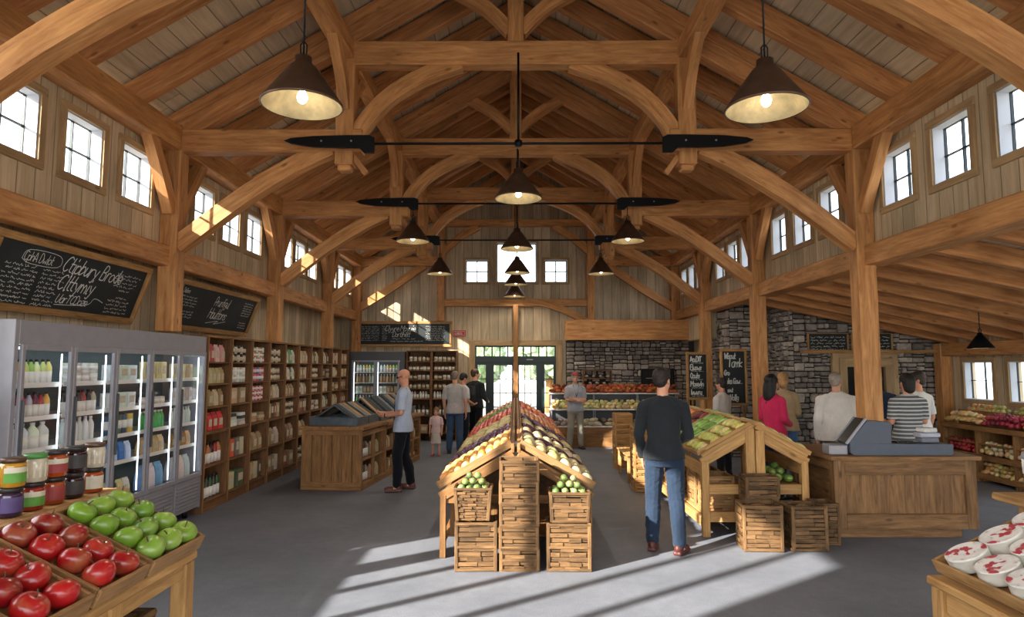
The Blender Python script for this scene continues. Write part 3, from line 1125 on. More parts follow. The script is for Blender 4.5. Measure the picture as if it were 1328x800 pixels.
# ---------------------------------------------------------------- two-blade ceiling fans
for i, (Y, z, zt) in enumerate([(7.45, 4.46, 5.56), (10.88, 4.61, 5.56), (14.05, 4.6, 5.56)]):
    t = empty('ceiling_fan', (.03, Y, z), label='black two-blade ceiling fan on a long rod, %s' % ['nearest the camera', 'middle one of three', 'farthest from the camera'][i], cat='ceiling fan', group='two-blade ceiling fans')
    MB().tube([(-1.9, 0, 0), (1.9, 0, 0)], .016, 8).build('fan_rod', M['black'], t)
    MB().tube([(0, 0, 0), (0, 0, zt - z)], .014, 8).lathe([(.03, -.04), (.045, -.02), (.045, .03), (.02, .05)], 14).build('fan_hub', M['black'], t)
    for sx in (-1, 1):
        p = [(1.68, -.11), (1.8, -.11), (1.86, -.05), (2.1, -.05), (2.4, -.04), (2.66, .0), (2.74, .035), (2.66, .065), (2.4, .09), (2.0, .1), (1.74, .1), (1.68, .07)]
        b = MB().prism([(sx * a, c) for a, c in p], .035)
        o = b.build('fan_blade', M['black'], t)
        q = MB()
        for xx in (1.95, 2.3):
            q.lathe([(.012, -.022), (.012, .022)], 10, Matrix.Translation((sx * xx, 0, .03)) @ Matrix.Rotation(PI / 2, 4, 'X'))
        q.build('blade_bolts', M['steel'], o)


# ---------------------------------------------------------------- chalk lettering
GL_ = {  # strokes on a 10x10 grid, baseline y=2
    'a': (6, "56 36 15 13 22 42 54|56 53 62"), 'b': (6, "19 12|14 26 46 54 43 22 13"), 'c': (5, "55 36 15 13 32 52"), 'd': (6, "59 52|54 46 26 14 23 42 53"),
    'e': (5, "14 54 46 26 14 23 32 52"), 'f': (4, "49 38 32|16 46"), 'g': (6, "56 26 14 33 54|56 51 30 11"), 'h': (6, "19 12|14 36 55 52"), 'i': (3, "26 22 32|28 29"),
    'j': (4, "36 31 20|38 39"), 'k': (5, "19 12|56 14 52"), 'l': (3, "29 22 32"), 'm': (8, "16 12|14 26 44 42|44 56 74 72"), 'n': (6, "16 12|14 36 55 52"),
    'o': (6, "36 15 13 32 53 55 36"), 'p': (6, "16 10|15 36 55 53 32 13"), 'q': (6, "56 26 14 33 54|56 50"), 'r': (5, "16 12|14 26 46"), 's': (5, "55 36 15 34 43 32 12"),
    't': (4, "29 23 42|16 46"), 'u': (6, "16 13 32 54|56 52 62"), 'v': (6, "16 32 56"), 'w': (8, "16 22 44 62 76"), 'x': (5, "16 52|56 12"), 'y': (6, "16 33|56 30 10"), 'z': (5, "16 56 12 52"),
    'A': (7, "12 39 62|24 54"), 'B': (7, "12 19 49 57 36 16|36 55 52 12"), 'C': (7, "68 49 28 15 23 42 63"), 'D': (7, "12 19 49 66 64 42 12"), 'G': (7, "68 49 28 15 23 42 64 65 45"),
    'H': (7, "19 12|69 62|16 66"), 'I': (3, "29 22"), 'L': (6, "19 12 62"), 'M': (8, "12 19 45 79 72"), 'O': (7, "39 17 14 32 52 64 67 39"), 'P': (6, "12 19 49 57 45 15"),
    'R': (6, "12 19 49 57 35 15|35 62"), 'T': (7, "19 69|39 32"), 'U': (7, "19 13 32 53 69"), 'W': (9, "19 32 57 72 89"), 'V': (7, "19 42 69"), 'E': (6, "69 19 12 62|16 46"), 'N': (7, "12 19 62 69"),
    'S': (6, "68 39 17 46 64 42 13"), 'X': (6, "19 62|69 12"), ' ': (4, "")}


def ribbon(mb, pts, w, y=-.003):
    for a, b in zip(pts, pts[1:]):
        a, b = V((a[0], 0, a[1])), V((b[0], 0, b[1]))
        d = b - a
        if d.length < 1e-5:
            continue
        d.normalize()
        n = V((-d.z, 0, d.x)) * w / 2
        e = d * w * .3
        vs = [a - n - e, b - n + e, b + n + e, a + n - e]
        vs = [V((p.x, y, p.z)) for p in vs]
        mb.add(vs, [[0, 1, 2, 3]])


def chalk_text(mb, txt, x, z, h, w=.008, slant=.22, rise=0, cw=.62, jit=.03, rnd=random):
    u = h / 7.0
    cx = x
    for ch in txt:
        wd, st = GL_.get(ch, (5, "12 19"))
        for s_ in (st.split('|') if st else []):
            pts = []
            for tk in s_.split():
                gx, gz = int(tk[0]) - 1, int(tk[1]) - 2
                X = cx + gx * u * cw * 1.25 + gz * u * slant + rnd.uniform(-jit, jit) * h * .5
                Zz = z + gz * u + rise * (cx - x) + rnd.uniform(-jit, jit) * h * .5
                pts.append((X, Zz))
            if len(pts) > 2:
                pts = [(p.x, p.z) for p in smooth_path([V((a, 0, b)) for a, b in pts], 3)]
            ribbon(mb, pts, w)
        cx += wd * u * cw * 1.25 * .82
    return cx


def squiggle(mb, x0, x1, z, h, w=.004, rnd=random, rise=0):
    x = x0
    while x < x1:
        L = rnd.uniform(2, 6) * h
        pts = []
        xx = x
        while xx < min(x + L, x1):
            pts.append((xx + rnd.uniform(-.1, .1) * h, z + rise * (xx - x0) + rnd.uniform(-.1, .95) * h * rnd.choice([.6, 1])))
            xx += h * rnd.uniform(.22, .42)
        if len(pts) > 1:
            ribbon(mb, pts, w)
        x += L + h * .7


def board(name, x, loc, rot, w, h, label, draw, fr=.06, dep=.04, group=None, cat='chalkboard'):
    t = empty(name, loc, label=label, cat=cat, group=group)
    t.rotation_euler = rot
    f = MB()
    f.bar((-w / 2 - fr, 0, h / 2 + fr / 2), (w / 2 + fr, 0, h / 2 + fr / 2), dep, fr)
    f.bar((-w / 2 - fr, 0, -h / 2 - fr / 2), (w / 2 + fr, 0, -h / 2 - fr / 2), dep, fr)
    f.bar((-w / 2 - fr / 2, 0, -h / 2), (-w / 2 - fr / 2, 0, h / 2), fr, dep, up=(1, 0, 0))
    f.bar((w / 2 + fr / 2, 0, -h / 2), (w / 2 + fr / 2, 0, h / 2), fr, dep, up=(1, 0, 0))
    f.build('board_frame', M['framewood'], t)
    MB().b2((-w / 2, -.006, -h / 2), (w / 2, .012, h / 2), 0).build('slate_panel', M['slate'], t)
    c = MB()
    draw(c, w, h)
    cm = c.build('chalk_lettering', M['chalk'], t)
    for v in cm.data.vertices:
        v.co.y -= .0065
    return t


def d1(c, w, h):
    r = random.Random(4)
    chalk_text(c, 'CphA Dwlot', -w / 2 + .3, h / 2 - .15, .085, .006, .1, cw=.5, rnd=r)
    ribbon(c, [(p.x, p.z) for p in smooth_path([V((-w / 2 + .28, 0, h / 2 - .14)), V((-w / 2 + .34, 0, h / 2 - .05)), V((-w / 2 + .72, 0, h / 2 - .05)), V((-w / 2 + .74, 0, h / 2 - .16)), V((-w / 2 + .4, 0, h / 2 - .175)), V((-w / 2 + .28, 0, h / 2 - .14))], 4)], .005)
    for k in range(9):
        z = h / 2 - .21 - k * .042
        squiggle(c, -w / 2 + .12 + r.uniform(0, .03), -w / 2 + .52, z, .026, .004, r)
        squiggle(c, -w / 2 + .58, -w / 2 + .9 - r.uniform(0, .12), z, .026, .004, r)
    squiggle(c, -w / 2 + .15, -w / 2 + .4, -h / 2 + .06, .02, .004, r)
    chalk_text(c, 'Ctipbury Brode', -.28, .1, .15, .011, .3, cw=.56, rise=-.02, rnd=r)
    chalk_text(c, 'Clttymiy', -.26, -.08, .15, .011, .3, cw=.6, rnd=r)
    chalk_text(c, 'UarTCDoze', -.2, -.21, .085, .008, .3, cw=.66, rnd=r)
    ribbon(c, [(p.x, p.z) for p in smooth_path([V((-.2, 0, -.235)), V((.25, 0, -.2)), V((.35, 0, -.12)), V((.5, 0, -.15))], 5)], .006)
    for k in range(11):
        z = h / 2 - .1 - k * .043
        if k in (5,):
            continue
        squiggle(c, w / 2 - .52 + (.12 if k in (4, 6) else 0), w / 2 - .08 - (.12 if k in (4, 6) else r.uniform(0, .06)), z, .026, .004, r)


def d2(c, w, h):
    r = random.Random(9)
    chalk_text(c, 'Delilons', -w / 2 + .06, h / 2 - .1, .06, .005, cw=.5, rnd=r)
    for k in range(8):
        if k == 4:
            continue
        squiggle(c, -w / 2 + .06, -w / 2 + .5, h / 2 - .16 - k * .04, .026, .004, r)
    chalk_text(c, 'Prunfigul', -.2, .07, .13, .009, .3, cw=.55, rnd=r)
    chalk_text(c, 'Hauttons', -.26, -.12, .15, .01, .3, cw=.58, rnd=r)
    ribbon(c, [(p.x, p.z) for p in smooth_path([V((-.25, 0, -.2)), V((.1, 0, -.15)), V((.0, 0, -.2)), V((.35, 0, -.14))], 5)], .006)
    for k in range(6):
        squiggle(c, w / 2 - .42, w / 2 - .08, h / 2 - .08 - k * .04, .025, .004, r)
    for k in range(3):
        squiggle(c, w / 2 - .38, w / 2 - .1, -.13 - k * .04, .025, .004, r)


def d3(c, w, h):
    r = random.Random(14)
    for k in range(9):
        squiggle(c, -w / 2 + .08, -w / 2 + .55, h / 2 - .08 - k * .045, .028, .004, r)
        squiggle(c, w / 2 - .62, w / 2 - .12, h / 2 - .08 - k * .045, .028, .004, r)
        squiggle(c, -w / 2 + .62, -w / 2 + .75, h / 2 - .08 - k * .045, .028, .004, r)
    chalk_text(c, 'Clyyre Mayuie', -.5, .08, .14, .009, .3, cw=.55, rnd=r)
    chalk_text(c, 'Dortlhett', -.3, -.07, .13, .009, .3, cw=.55, rnd=r)
    squiggle(c, -.3, .3, -.14, .04, .005, r)
    squiggle(c, -.36, .5, -.2, .03, .004, r)


# leaning boards over the cooler and the shelving: built facing -Y, turned to face +X
# left wall: local +X of the board must run along +Y when seen from the room
def leftboard(y0, y1, zb, zt, label, draw, xb=-4.5, xt=-4.27):
    tilt = math.atan2(xt - xb, zt - zb)
    hh = math.hypot(xt - xb, zt - zb)
    t = board('wall_chalkboard', 0, ((xb + xt) / 2, (y0 + y1) / 2, (zb + zt) / 2), (0, 0, 0), (y1 - y0) - .16, hh - .14, label, draw, fr=.07)
    m = Matrix.Rotation(PI / 2, 3, 'Z')  # board normal -Y -> +X
    # tip forward at the top
    m = Matrix.Rotation(tilt, 3, 'Y') @ m
    t.rotation_euler = m.to_euler()
    return t


leftboard(5.3, 7.62, 2.36, 3.02, 'long framed chalkboard over the cooler, headed with large looping handwriting', d1)
leftboard(8.3, 10.86, 2.36, 3.0, 'framed chalkboard over the left shelving, between two timber posts', d2)
board('wall_chalkboard', 0, (-2.93, 17.12, 2.71), (0, 0, 0), 2.38, .53, 'wide framed chalkboard on the end wall above the far cooler', d3, fr=.07)
# exit sign
t = empty('exit_sign', (-1.48, 17.17, 2.73), label='small red sign with white lettering beside the end wall chalkboard', cat='sign')
MB().b2((-.165, -.02, -.08), (.165, .02, .08)).build('sign_panel', M['red'], t)
c = MB()
for (x0, z0, x1, z1) in [(-.14, -.055, .14, -.048), (-.14, .048, .14, .055), (-.14, -.055, -.134, .055), (.134, -.055, .14, .055)]:
    c.b2((x0, -.024, z0), (x1, -.021, z1), 0)
chalk_text(c, 'CABIS', -.11, -.03, .055, .009, 0, cw=.75, jit=0)
o = c.build('sign_lettering', M['chalk'], t)
for v in o.data.vertices:
    v.co.y -= .02


def easel(x, y, z0, z1, w, label, draw, rz=0):
    h = z1 - z0
    t = board('easel_chalkboard', 0, (x, y, (z0 + z1) / 2), (0, 0, rz), w - .1, h - .1, label, draw, fr=.05)
    l = (z0 + z1) / 2
    for sx in (-1, 1):
        MB().bar((sx * (w / 2 - .05), .045, -l), (sx * (w / 2 - .05), .045, h / 2), .045, .04, up=(0, 1, 0)).build('easel_leg', M['framewood'], t)
    MB().bar((0, .5, -l), (0, .07, h / 2 - .1), .04, .035).build('back_strut', M['framewood'], t)
    return t


def de1(c, w, h):
    r = random.Random(2)
    for k, s_ in enumerate(['AcuDIT', 'Eluows', 'Oouts', 'Mosevtn', 'Ivwvru']):
        chalk_text(c, s_, -w / 2 + .03, h / 2 - .13 - k * .155,   .095, .017, .05, cw=.46, rnd=r)
        squiggle(c, -w / 2 + .05, w / 2 - .05, h / 2 - .165 - k * .155, .02, .005, r)


def de2(c, w, h):
    r = random.Random(6)
    for k, (s_, hh, dx) in enumerate([('Wisout', .09, .03), ('Tamk', .14, .1), ('Gro', .08, .02), ('Lvka Gow', .085, .02), ('smut', .06, .08), ('Vollg', .09, .12)]):
        chalk_text(c, s_, -w / 2 + dx, h / 2 - .13 - k * .15, hh * 1.1, .018, .1, cw=.46, rnd=r)
    squiggle(c, -w / 2 + .05, w / 2 - .05, -.12, .02, .005, r)


easel(3.44, 12.5, 1.24, 2.14, .44, 'smaller framed easel chalkboard with five lines, left of the tall one', de1, .12)
easel(3.96, 12.0, 1.16, 2.19, .52, 'taller framed easel chalkboard with large lettering in front of the stone block', de2, .16)


def dm(seed):
    def d(c, w, h):
        r = random.Random(seed)
        for k in range(5):
            squiggle(c, -w / 2 + .04, w / 2 - .04, h / 2 - .08 - k * .058, .035, .006, r)
    return d


board('menu_chalkboard', 0, (5.98, 12.6, 2.34), (0, 0, 0), .74, .3, 'left menu chalkboard standing on the stone wall ledge', dm(1), fr=.02)
board('menu_chalkboard', 0, (6.82, 12.6, 2.34), (0, 0, 0), .74, .3, 'right menu chalkboard on the stone wall ledge, partly behind the post', dm(5), fr=.02)

# ---------------------------------------------------------------- goods
G = {}
m_pack = objcol('package_printed_paper', rough=.65, var=.1, vscale=22)
m_jarb = objcol('jar_contents_glass', rough=.12, var=.25, vscale=26, coat=.6)
m_plast = objcol('bottle_plastic', rough=.3, var=.04)
m_lab = plain('paper_label', srgb(196, 184, 160), .7, var=.12, bscale=300)
m_labw = plain('white_label', srgb(228, 228, 224), .6)
m_lid = plain('jar_lid_dark', srgb(48, 44, 44), .4, .4)
m_lidg = plain('cap_green', srgb(70, 130, 60), .4)
m_kraft = plain('kraft_paper', srgb(186, 156, 116), .8, var=.15, bscale=60)


def jar_me(r=.04, h=.1, labm=None, lidm=None, nm='jar'):
    m = MB()
    m.lathe([(r * .8, 0), (r, .006), (r, h * .78), (r * .82, h * .86), (r * .82, h * .88)], 16, mi=0)
    m.lathe([(r * 1.012, h * .18), (r * 1.012, h * .66)], 16, mi=1)
    m.lathe([(r * .9, h * .86), (r * .92, h * .88), (r * .92, h * .985), (r * .85, h)], 16, mi=2)
    return m.mesh(nm, [m_jarb, labm or m_lab, lidm or m_lid])


def bottle_me(r=.034, h=.24, mat=None, lab=True, cap=None, neck=.4):
    m = MB()
    m.lathe([(r * .85, 0), (r, .008), (r, h * .62), (r * .9, h * .7), (r * neck, h * .86), (r * neck, h * .92)], 14, mi=0)
    if lab:
        m.lathe([(r * 1.015, h * .04), (r * 1.015, h * .5)], 14, mi=1)
    m.lathe([(r * neck * 1.15, h * .9), (r * neck * 1.15, h)], 12, mi=2)
    return m.mesh('bottle', [mat or m_plast, m_labw, cap or m_lid])


def pouch_me(w=.1, h=.19, d=.06, lab=True, matb=None, labm=None):
    m = MB()
    vs, fs = [], []
    rings = [(0, 1, 1), (.04, 1.02, 1.05), (.5, 1, 1), (.82, .96, .6), (.92, .92, .12), (1, .95, .06)]
    for (t, a, b) in rings:
        for (sx, sy) in ((-1, -1), (0, -1.12), (1, -1), (1.04, 0), (1, 1), (0, 1.12), (-1, 1), (-1.04, 0)):
            vs.append((sx * w / 2 * a, sy * d / 2 * b, t * h))
    for i in range(len(rings) - 1):
        for k in range(8):
            fs.append([i * 8 + k, i * 8 + (k + 1) % 8, (i + 1) * 8 + (k + 1) % 8, (i + 1) * 8 + k])
    fs.append(list(range(8))[::-1]); fs.append([40 + k for k in range(8)])
    m.add(vs, fs, None, 0)
    if lab:
        m.box((0, -d / 2 * 1.14, h * .42), (w * .66, .004, h * .4), bev=0, mi=1)
    return m.mesh('pouch', [matb or m_pack, labm or m_lab])


def box_me(w=.1, h=.16, d=.07, lab=True, labm=None):
    m = MB().box((0, 0, h / 2), (w, d, h), bev=.003)
    if lab:
        m.box((0, -d / 2 - .0015, h * .55), (w * .7, .003, h * .45), bev=0, mi=1)
    return m.mesh('carton', [m_pack, labm or m_lab])


def tin_me(r=.036, h=.09):
    m = MB().lathe([(r * .97, 0), (r, .004), (r, h - .004), (r * .97, h)], 16, mi=0)
    m.lathe([(r * 1.01, h * .3), (r * 1.01, h * .72)], 16, mi=1)
    return m.mesh('tin', [m_pack, m_labw])


G['jar'] = jar_me(.036, .1)
G['tin'] = tin_me()
G['pouch'] = pouch_me()
G['pouchp'] = pouch_me(.1, .2, .06, lab=False)
G['tallbox'] = box_me(.085, .19, .06)
G['bigbox'] = box_me(.15, .17, .1)
G['flat'] = box_me(.16, .035, .12, lab=False)
G['bottle'] = bottle_me()
G['bottlep'] = bottle_me(lab=False, cap=m_labw)
G['jug'] = bottle_me(.055, .24, lab=True, cap=m_labw, neck=.35)
G['cup'] = tin_me(.04, .075)
G['can'] = tin_me(.033, .17)
NAME = dict(jar='jar', tin='tin', pouch='pouch', pouchp='pouch', tallbox='carton', bigbox='carton', flat='carton', bottle='bottle', bottlep='bottle', jug='milk_jug', cup='yogurt_cup', can='drink_can')
WIDTH = dict(jar=.08, tin=.08, pouch=.108, pouchp=.108, tallbox=.093, bigbox=.16, flat=.17, bottle=.078, bottlep=.078, jug=.118, cup=.088, can=.074)
HGT = dict(jar=.1, tin=.09, pouch=.19, pouchp=.2, tallbox=.19, bigbox=.17, flat=.035, bottle=.24, bottlep=.24, jug=.24, cup=.075, can=.17)
WORD = dict(jar='jar', tin='tin', pouch='paper pouch', pouchp='pouch', tallbox='upright carton', bigbox='boxed carton', flat='flat carton', bottle='bottle', bottlep='bottle', jug='milk jug', cup='yogurt cup', can='drink can')


def row(kind, a, b, place, z, color, where, n=None, stack=1, sc=1, jit=.004, rot=0, cname='', fill=1, maxh=None):
    """place(u) -> (x, y), items from a to b facing the viewer"""
    w = WIDTH[kind] * sc
    n = n or max(1, int((b - a) / w))
    n = min(n, int((b - a + .001) / w))
    wid = (b - a) / max(n, 1) if fill == 1 else w * 1.02
    lab = '%s%s %s' % (cname + ' ' if cname else '', WORD[kind], where)
    grp = '%ss %s' % (WORD[kind], where)
    for k in range(n):
        for s_ in range(stack):
            u = a + wid * (k + .5)
            x, y = place(u)
            cc = color[(k + s_) % len(color)] if isinstance(color, list) else color
            cc = tuple(min(1, max(0, v * random.uniform(.9, 1.08))) for v in cc)
            s2 = sc * random.uniform(.97, 1.0)
            inst(NAME[kind], G[kind], (x + random.uniform(-jit, jit), y + random.uniform(-jit, jit), z + s_ * HGT[kind] * sc), (0, 0, rot + random.uniform(-.08, .08)), s2, color=cc, label=lab, cat=NAME[kind].replace('_', ' '), group=grp)
KR = [srgb(184, 154, 116), srgb(166, 138, 104), srgb(198, 176, 142), srgb(150, 126, 100), srgb(202, 188, 162)]
WH = [srgb(226, 226, 220), srgb(206, 204, 196), srgb(190, 184, 172)]
ORD = ['first', 'second', 'third', 'fourth', 'fifth', 'sixth', 'seventh', 'eighth', 'ninth', 'tenth']
FX = -4.0

# ---------------------------------------------------------------- glass-door cooler on the left wall
CY0, CY1 = 5.26, 8.42
t = empty('display_cooler', (FX, CY0, 0), label='long grey five-door glass display cooler along the left wall', cat='cooler')
ox, oy = FX, CY0
D = .56
n = 5
pw = (CY1 - CY0) / n


def L(mb, lo, hi, bev=.004, mi=0):
    mb.b2((lo[0] - ox, lo[1] - oy, lo[2]), (hi[0] - ox, hi[1] - oy, hi[2]), bev, mi)


b = MB()
L(b, (FX - D, CY0 - .05, .1), (FX - .0, CY0, 2.25))
L(b, (FX - D, CY1, .1), (FX - .0, CY1 + .04, 2.25))
L(b, (FX - D, CY0, 2.05), (FX + .0, CY1, 2.25))
L(b, (FX - D, CY0, .1), (FX - D + .03, CY1, 2.25))
L(b, (FX - D, CY0, .1), (FX - .03, CY1, .5))
b.build('cabinet', M['steel'], t)
b = MB()
L(b, (FX - D + .031, CY0 + .002, .5), (FX - D + .036, CY1 - .002, 2.05), 0)
L(b, (FX - D + .031, CY0 + .002, .5), (FX - .04, CY1 - .002, .505), 0)
b.build('liner', M['coolin'], t)
for k in range(4):
    y = CY0 + (k + .15) * (CY1 - CY0) / 3.3
    c = MB(); c.lathe([(.03, .0), (.03, .1)], 12, Matrix.Translation((-.1, y - oy, 0))); c.build('foot', M['black'], t)
SHZ = [1.72, 1.44, 1.17, .9, .52]
for k in range(n):
    y0, y1 = CY0 + k * pw, CY0 + (k + 1) * pw
    g = MB()
    L(g, (FX - .0, y0 + .004, .5), (FX + .03, y0 + .045, 2.05)); L(g, (FX, y1 - .045, .5), (FX + .03, y1 - .004, 2.05))
    L(g, (FX, y0 + .045, 2.0), (FX + .03, y1 - .045, 2.05)); L(g, (FX, y0 + .045, .5), (FX + .03, y1 - .045, .55))
    d = g.build('cooler_door', M['steel'], t)
    g = MB(); L(g, (FX + .012, y0 + .045, .55), (FX + .018, y1 - .045, 2.0), 0); g.build('door_glass', M['glass'], d)
    g = MB(); L(g, (FX + .03, y0 + .02, 1.0), (FX + .055, y0 + .035, 1.6)); g.build('door_handle', M['steeld'], d)
    g = MB()
    L(g, (FX - .03, y0 + .01, .12), (FX + .01, y1 - .01, .49))
    for q in range(7):
        z = .17 + q * .042
        g.box((FX + .014 - ox, (y0 + y1) / 2 - oy, z), (.014, pw - .1, .02), (0, .5, 0), .002)
    g.build('louvre_panel', M['steel'], t)
    g = MB()
    for z in SHZ[:4]:
        L(g, (FX - D + .05, y0 + .01, z - .016), (FX - .07, y1 - .01, z), .002)
        L(g, (FX - .072, y0 + .01, z - .03), (FX - .066, y1 - .01, z + .012), .002)
    g.build('wire_shelf', M['white'], t)
    g = MB(); L(g, (FX - .05, y1 - .068, .56), (FX - .038, y1 - .056, 1.98), .003); g.build('light_strip', M['led'], t)
g = MB(); L(g, (FX - .12, CY0 + .05, 2.01), (FX - .06, CY1 - .05, 2.03), .003); g.build('top_light', M['led'], t)

P = lambda u: (FX - .118, u)
YG = [srgb(226, 214, 120), srgb(232, 176, 90), srgb(196, 220, 130), srgb(160, 205, 90), srgb(210, 225, 180), srgb(190, 215, 130)]
RP = [srgb(220, 170, 80), srgb(150, 60, 70), srgb(200, 60, 60), srgb(190, 185, 200), srgb(110, 40, 70), srgb(170, 50, 60)]
W1 = [srgb(222, 230, 226), srgb(208, 222, 220)]
cool = {
    (0, 0): ('bottle', YG, .88), (0, 1): ('bottle', RP, .88), (0, 2): ('jug', W1, .95), (0, 3): ('bottlep', W1, .95), (0, 4): ('jug', W1, 1),
    (1, 0): ('cup', WH, 1.2), (1, 1): ('bottle', [srgb(50, 46, 44), srgb(190, 180, 150), srgb(40, 60, 50), srgb(70, 40, 40), srgb(170, 60, 60)], .88), (1, 2): ('bottlep', W1, .95), (1, 3): ('bottlep', W1, .9), (1, 4): ('jug', W1, 1),
    (2, 0): ('bigbox', W1, .95), (2, 1): ('bigbox', W1, .95), (2, 2): ('can', [srgb(70, 90, 120), srgb(210, 190, 90), srgb(90, 100, 90)], 1.2), (2, 3): ('pouchp', [srgb(70, 130, 210), srgb(190, 210, 235)], .95), (2, 4): ('pouch', [srgb(210, 205, 185), srgb(60, 70, 75), srgb(220, 200, 140)], 1),
    (3, 0): ('tallbox', [srgb(214, 190, 140), srgb(226, 206, 160)], 1.05), (3, 1): ('cup', [srgb(220, 200, 190), srgb(190, 120, 110), srgb(210, 205, 200)], 1.15), (3, 2): ('bottlep', [srgb(60, 170, 80), srgb(80, 190, 100)], .85), (3, 3): ('pouch', [srgb(196, 168, 124), srgb(216, 196, 156)], 1), (3, 4): ('pouchp', [srgb(110, 160, 215), srgb(220, 228, 232)], 1.35),
    (4, 0): ('tallbox', [srgb(214, 196, 160), srgb(200, 180, 140)], .95), (4, 1): ('tallbox', [srgb(214, 216, 212), srgb(190, 186, 170)], .9), (4, 2): ('bottlep', W1, .85), (4, 3): ('pouch', [srgb(170, 120, 70), srgb(220, 190, 140)], .9), (4, 4): ('pouchp', [srgb(200, 210, 214), srgb(225, 228, 226)], 1.35)}
DN = ['leftmost', 'second', 'middle', 'fourth', 'rightmost']
SN = ['top', 'second', 'third', 'fourth', 'bottom']
for (d, s_), (kd, col, sc) in cool.items():
    a, b_ = CY0 + d * pw + .06, CY0 + (d + 1) * pw - .09
    row(kd, a, b_, P, SHZ[s_] + .002, col, 'on the %s shelf behind the %s cooler door' % (SN[s_], DN[d]), rot=PI / 2, sc=sc, stack=2 if kd == 'cup' and sc > 1.16 and d == 1 else 1)

# ---------------------------------------------------------------- long wall shelving
SY0, BW, NB = 8.5, .722, 10
ROWZ = [1.93, 1.64, 1.34, 1.02, .58, .14]
TOPZ = 2.25
for k in range(NB):
    y0 = SY0 + k * BW
    t = empty('shelving_bay', (FX, y0, 0), label='open brown wooden shelving bay, %s from the cooler' % ORD[k], cat='shelving')
    m = MB()
    for yy in (0, BW - .03):
        m.b2((-.56, yy + .001, 0), (0, yy + .029, TOPZ))
    m.build('side_panel', M['shelf'], t)
    MB().b2((-.56, .0, 0), (-.545, BW, TOPZ), 0).build('back_panel', M['shelf'], t)
    MB().b2((-.56, 0, TOPZ), (.015, BW - .001, TOPZ + .03)).build('top_board', M['oak'], t)
    for z in ROWZ:
        th_ = .035 if z == 1.02 else .022
        MB().b2((-.54, .03, z - th_), (.01 if z != 1.02 else .02, BW - .03, z)).build('shelf', M['shelf'], t)
    MB().b2((-.03, .03, 0), (-.01, BW - .03, .118)).build('kick_board', M['shelf'], t)
    MB().b2((.0, .0, 0), (.012, .028, TOPZ)).build('face_strip', M['oak'], t)

PINK = [srgb(214, 150, 150), srgb(190, 70, 76), srgb(224, 190, 186)]
RED = [srgb(176, 40, 48), srgb(200, 60, 60)]
OLV = [srgb(176, 160, 110), srgb(190, 176, 130)]
K2 = KR
special = {
    (0, 0): ('pouch', PINK, 1.1, 1), (0, 1): ('pouch', OLV, 1.1, 1), (0, 2): ('pouch', KR, 1.0, 1), (0, 3): ('pouch', RED, 1.2, 1), (0, 4): ('bottle', [srgb(60, 30, 26), srgb(170, 40, 36), srgb(190, 120, 70)], 1.1, 1), (0, 5): ('bottle', [srgb(60, 60, 54), srgb(40, 90, 50)], .95, 1),
    (1, 0): ('jar', [srgb(70, 40, 36), srgb(200, 190, 180)], 1, 2), (1, 1): ('tin', WH, 1.1, 2), (1, 2): ('bigbox', KR, .9, 1), (1, 3): ('flat', WH + [srgb(60, 58, 54)], 1, 4), (1, 4): ('tallbox', [srgb(190, 180, 160), srgb(200, 90, 50), srgb(120, 110, 100)], .9, 1), (1, 5): ('bigbox', [srgb(200, 190, 150), srgb(90, 100, 70)], 1, 1),
    (2, 0): ('tin', [srgb(220, 216, 210), srgb(214, 90, 110), srgb(100, 170, 90)], .95, 3), (2, 1): ('tin', [srgb(200, 80, 100), srgb(90, 110, 150), srgb(210, 130, 130)], .95, 2), (2, 2): ('tin', [srgb(180, 40, 60), srgb(214, 170, 170)], .95, 3), (2, 3): ('flat', KR, .9, 3),
    (3, 0): ('jar', [srgb(214, 206, 180), srgb(120, 90, 60)], .95, 2), (3, 1): ('jar', KR, 1, 2), (4, 0): ('pouch', [srgb(90, 160, 100), srgb(206, 206, 196)], 1, 1), (4, 1): ('pouch', [srgb(210, 206, 190), srgb(70, 110, 90)], 1, 1)}
kinds = ['pouch', 'pouch', 'tallbox', 'bigbox', 'flat', 'jar', 'pouch', 'tallbox']
rr = random.Random(31)
for k in range(NB):
    y0 = SY0 + k * BW
    for r_ in range(6):
        if (k, r_) in special:
            kd, col, sc, st = special[(k, r_)]
        else:
            kd = rr.choice(kinds)
            col = rr.sample(KR + KR[:3] + WH[2:] + [srgb(130, 104, 84), srgb(86, 74, 64), srgb(150, 70, 54), srgb(84, 96, 70)], 3)
            if k in (5, 7) and r_ == 0:
                kd = 'pouch'
            sc = {'pouch': 1.05, 'tallbox': 1.0, 'bigbox': 1.1, 'flat': 1.0, 'jar': 1.05}[kd]
            st = {'flat': 4, 'jar': 2}.get(kd, 1)
        H_ = ([TOPZ] + ROWZ)[r_] - ROWZ[r_] - .04
        while HGT[kd] * sc * st > H_ and st > 1:
            st -= 1
        sc = min({'pouch': 1.45, 'tallbox': 1.35, 'bigbox': 1.4, 'flat': 1.25, 'jar': 1.3, 'tin': 1.2, 'bottle': 1.2}.get(kd, 1), H_ * .86 / (HGT[kd] * st))
        row(kd, y0 + .05, y0 + BW - .05, lambda u: (FX - .1, u), ROWZ[r_] + .001, col, 'on the %s shelf down of the %s shelving bay' % (ORD[r_], ORD[k]), rot=PI / 2, sc=sc, stack=st)

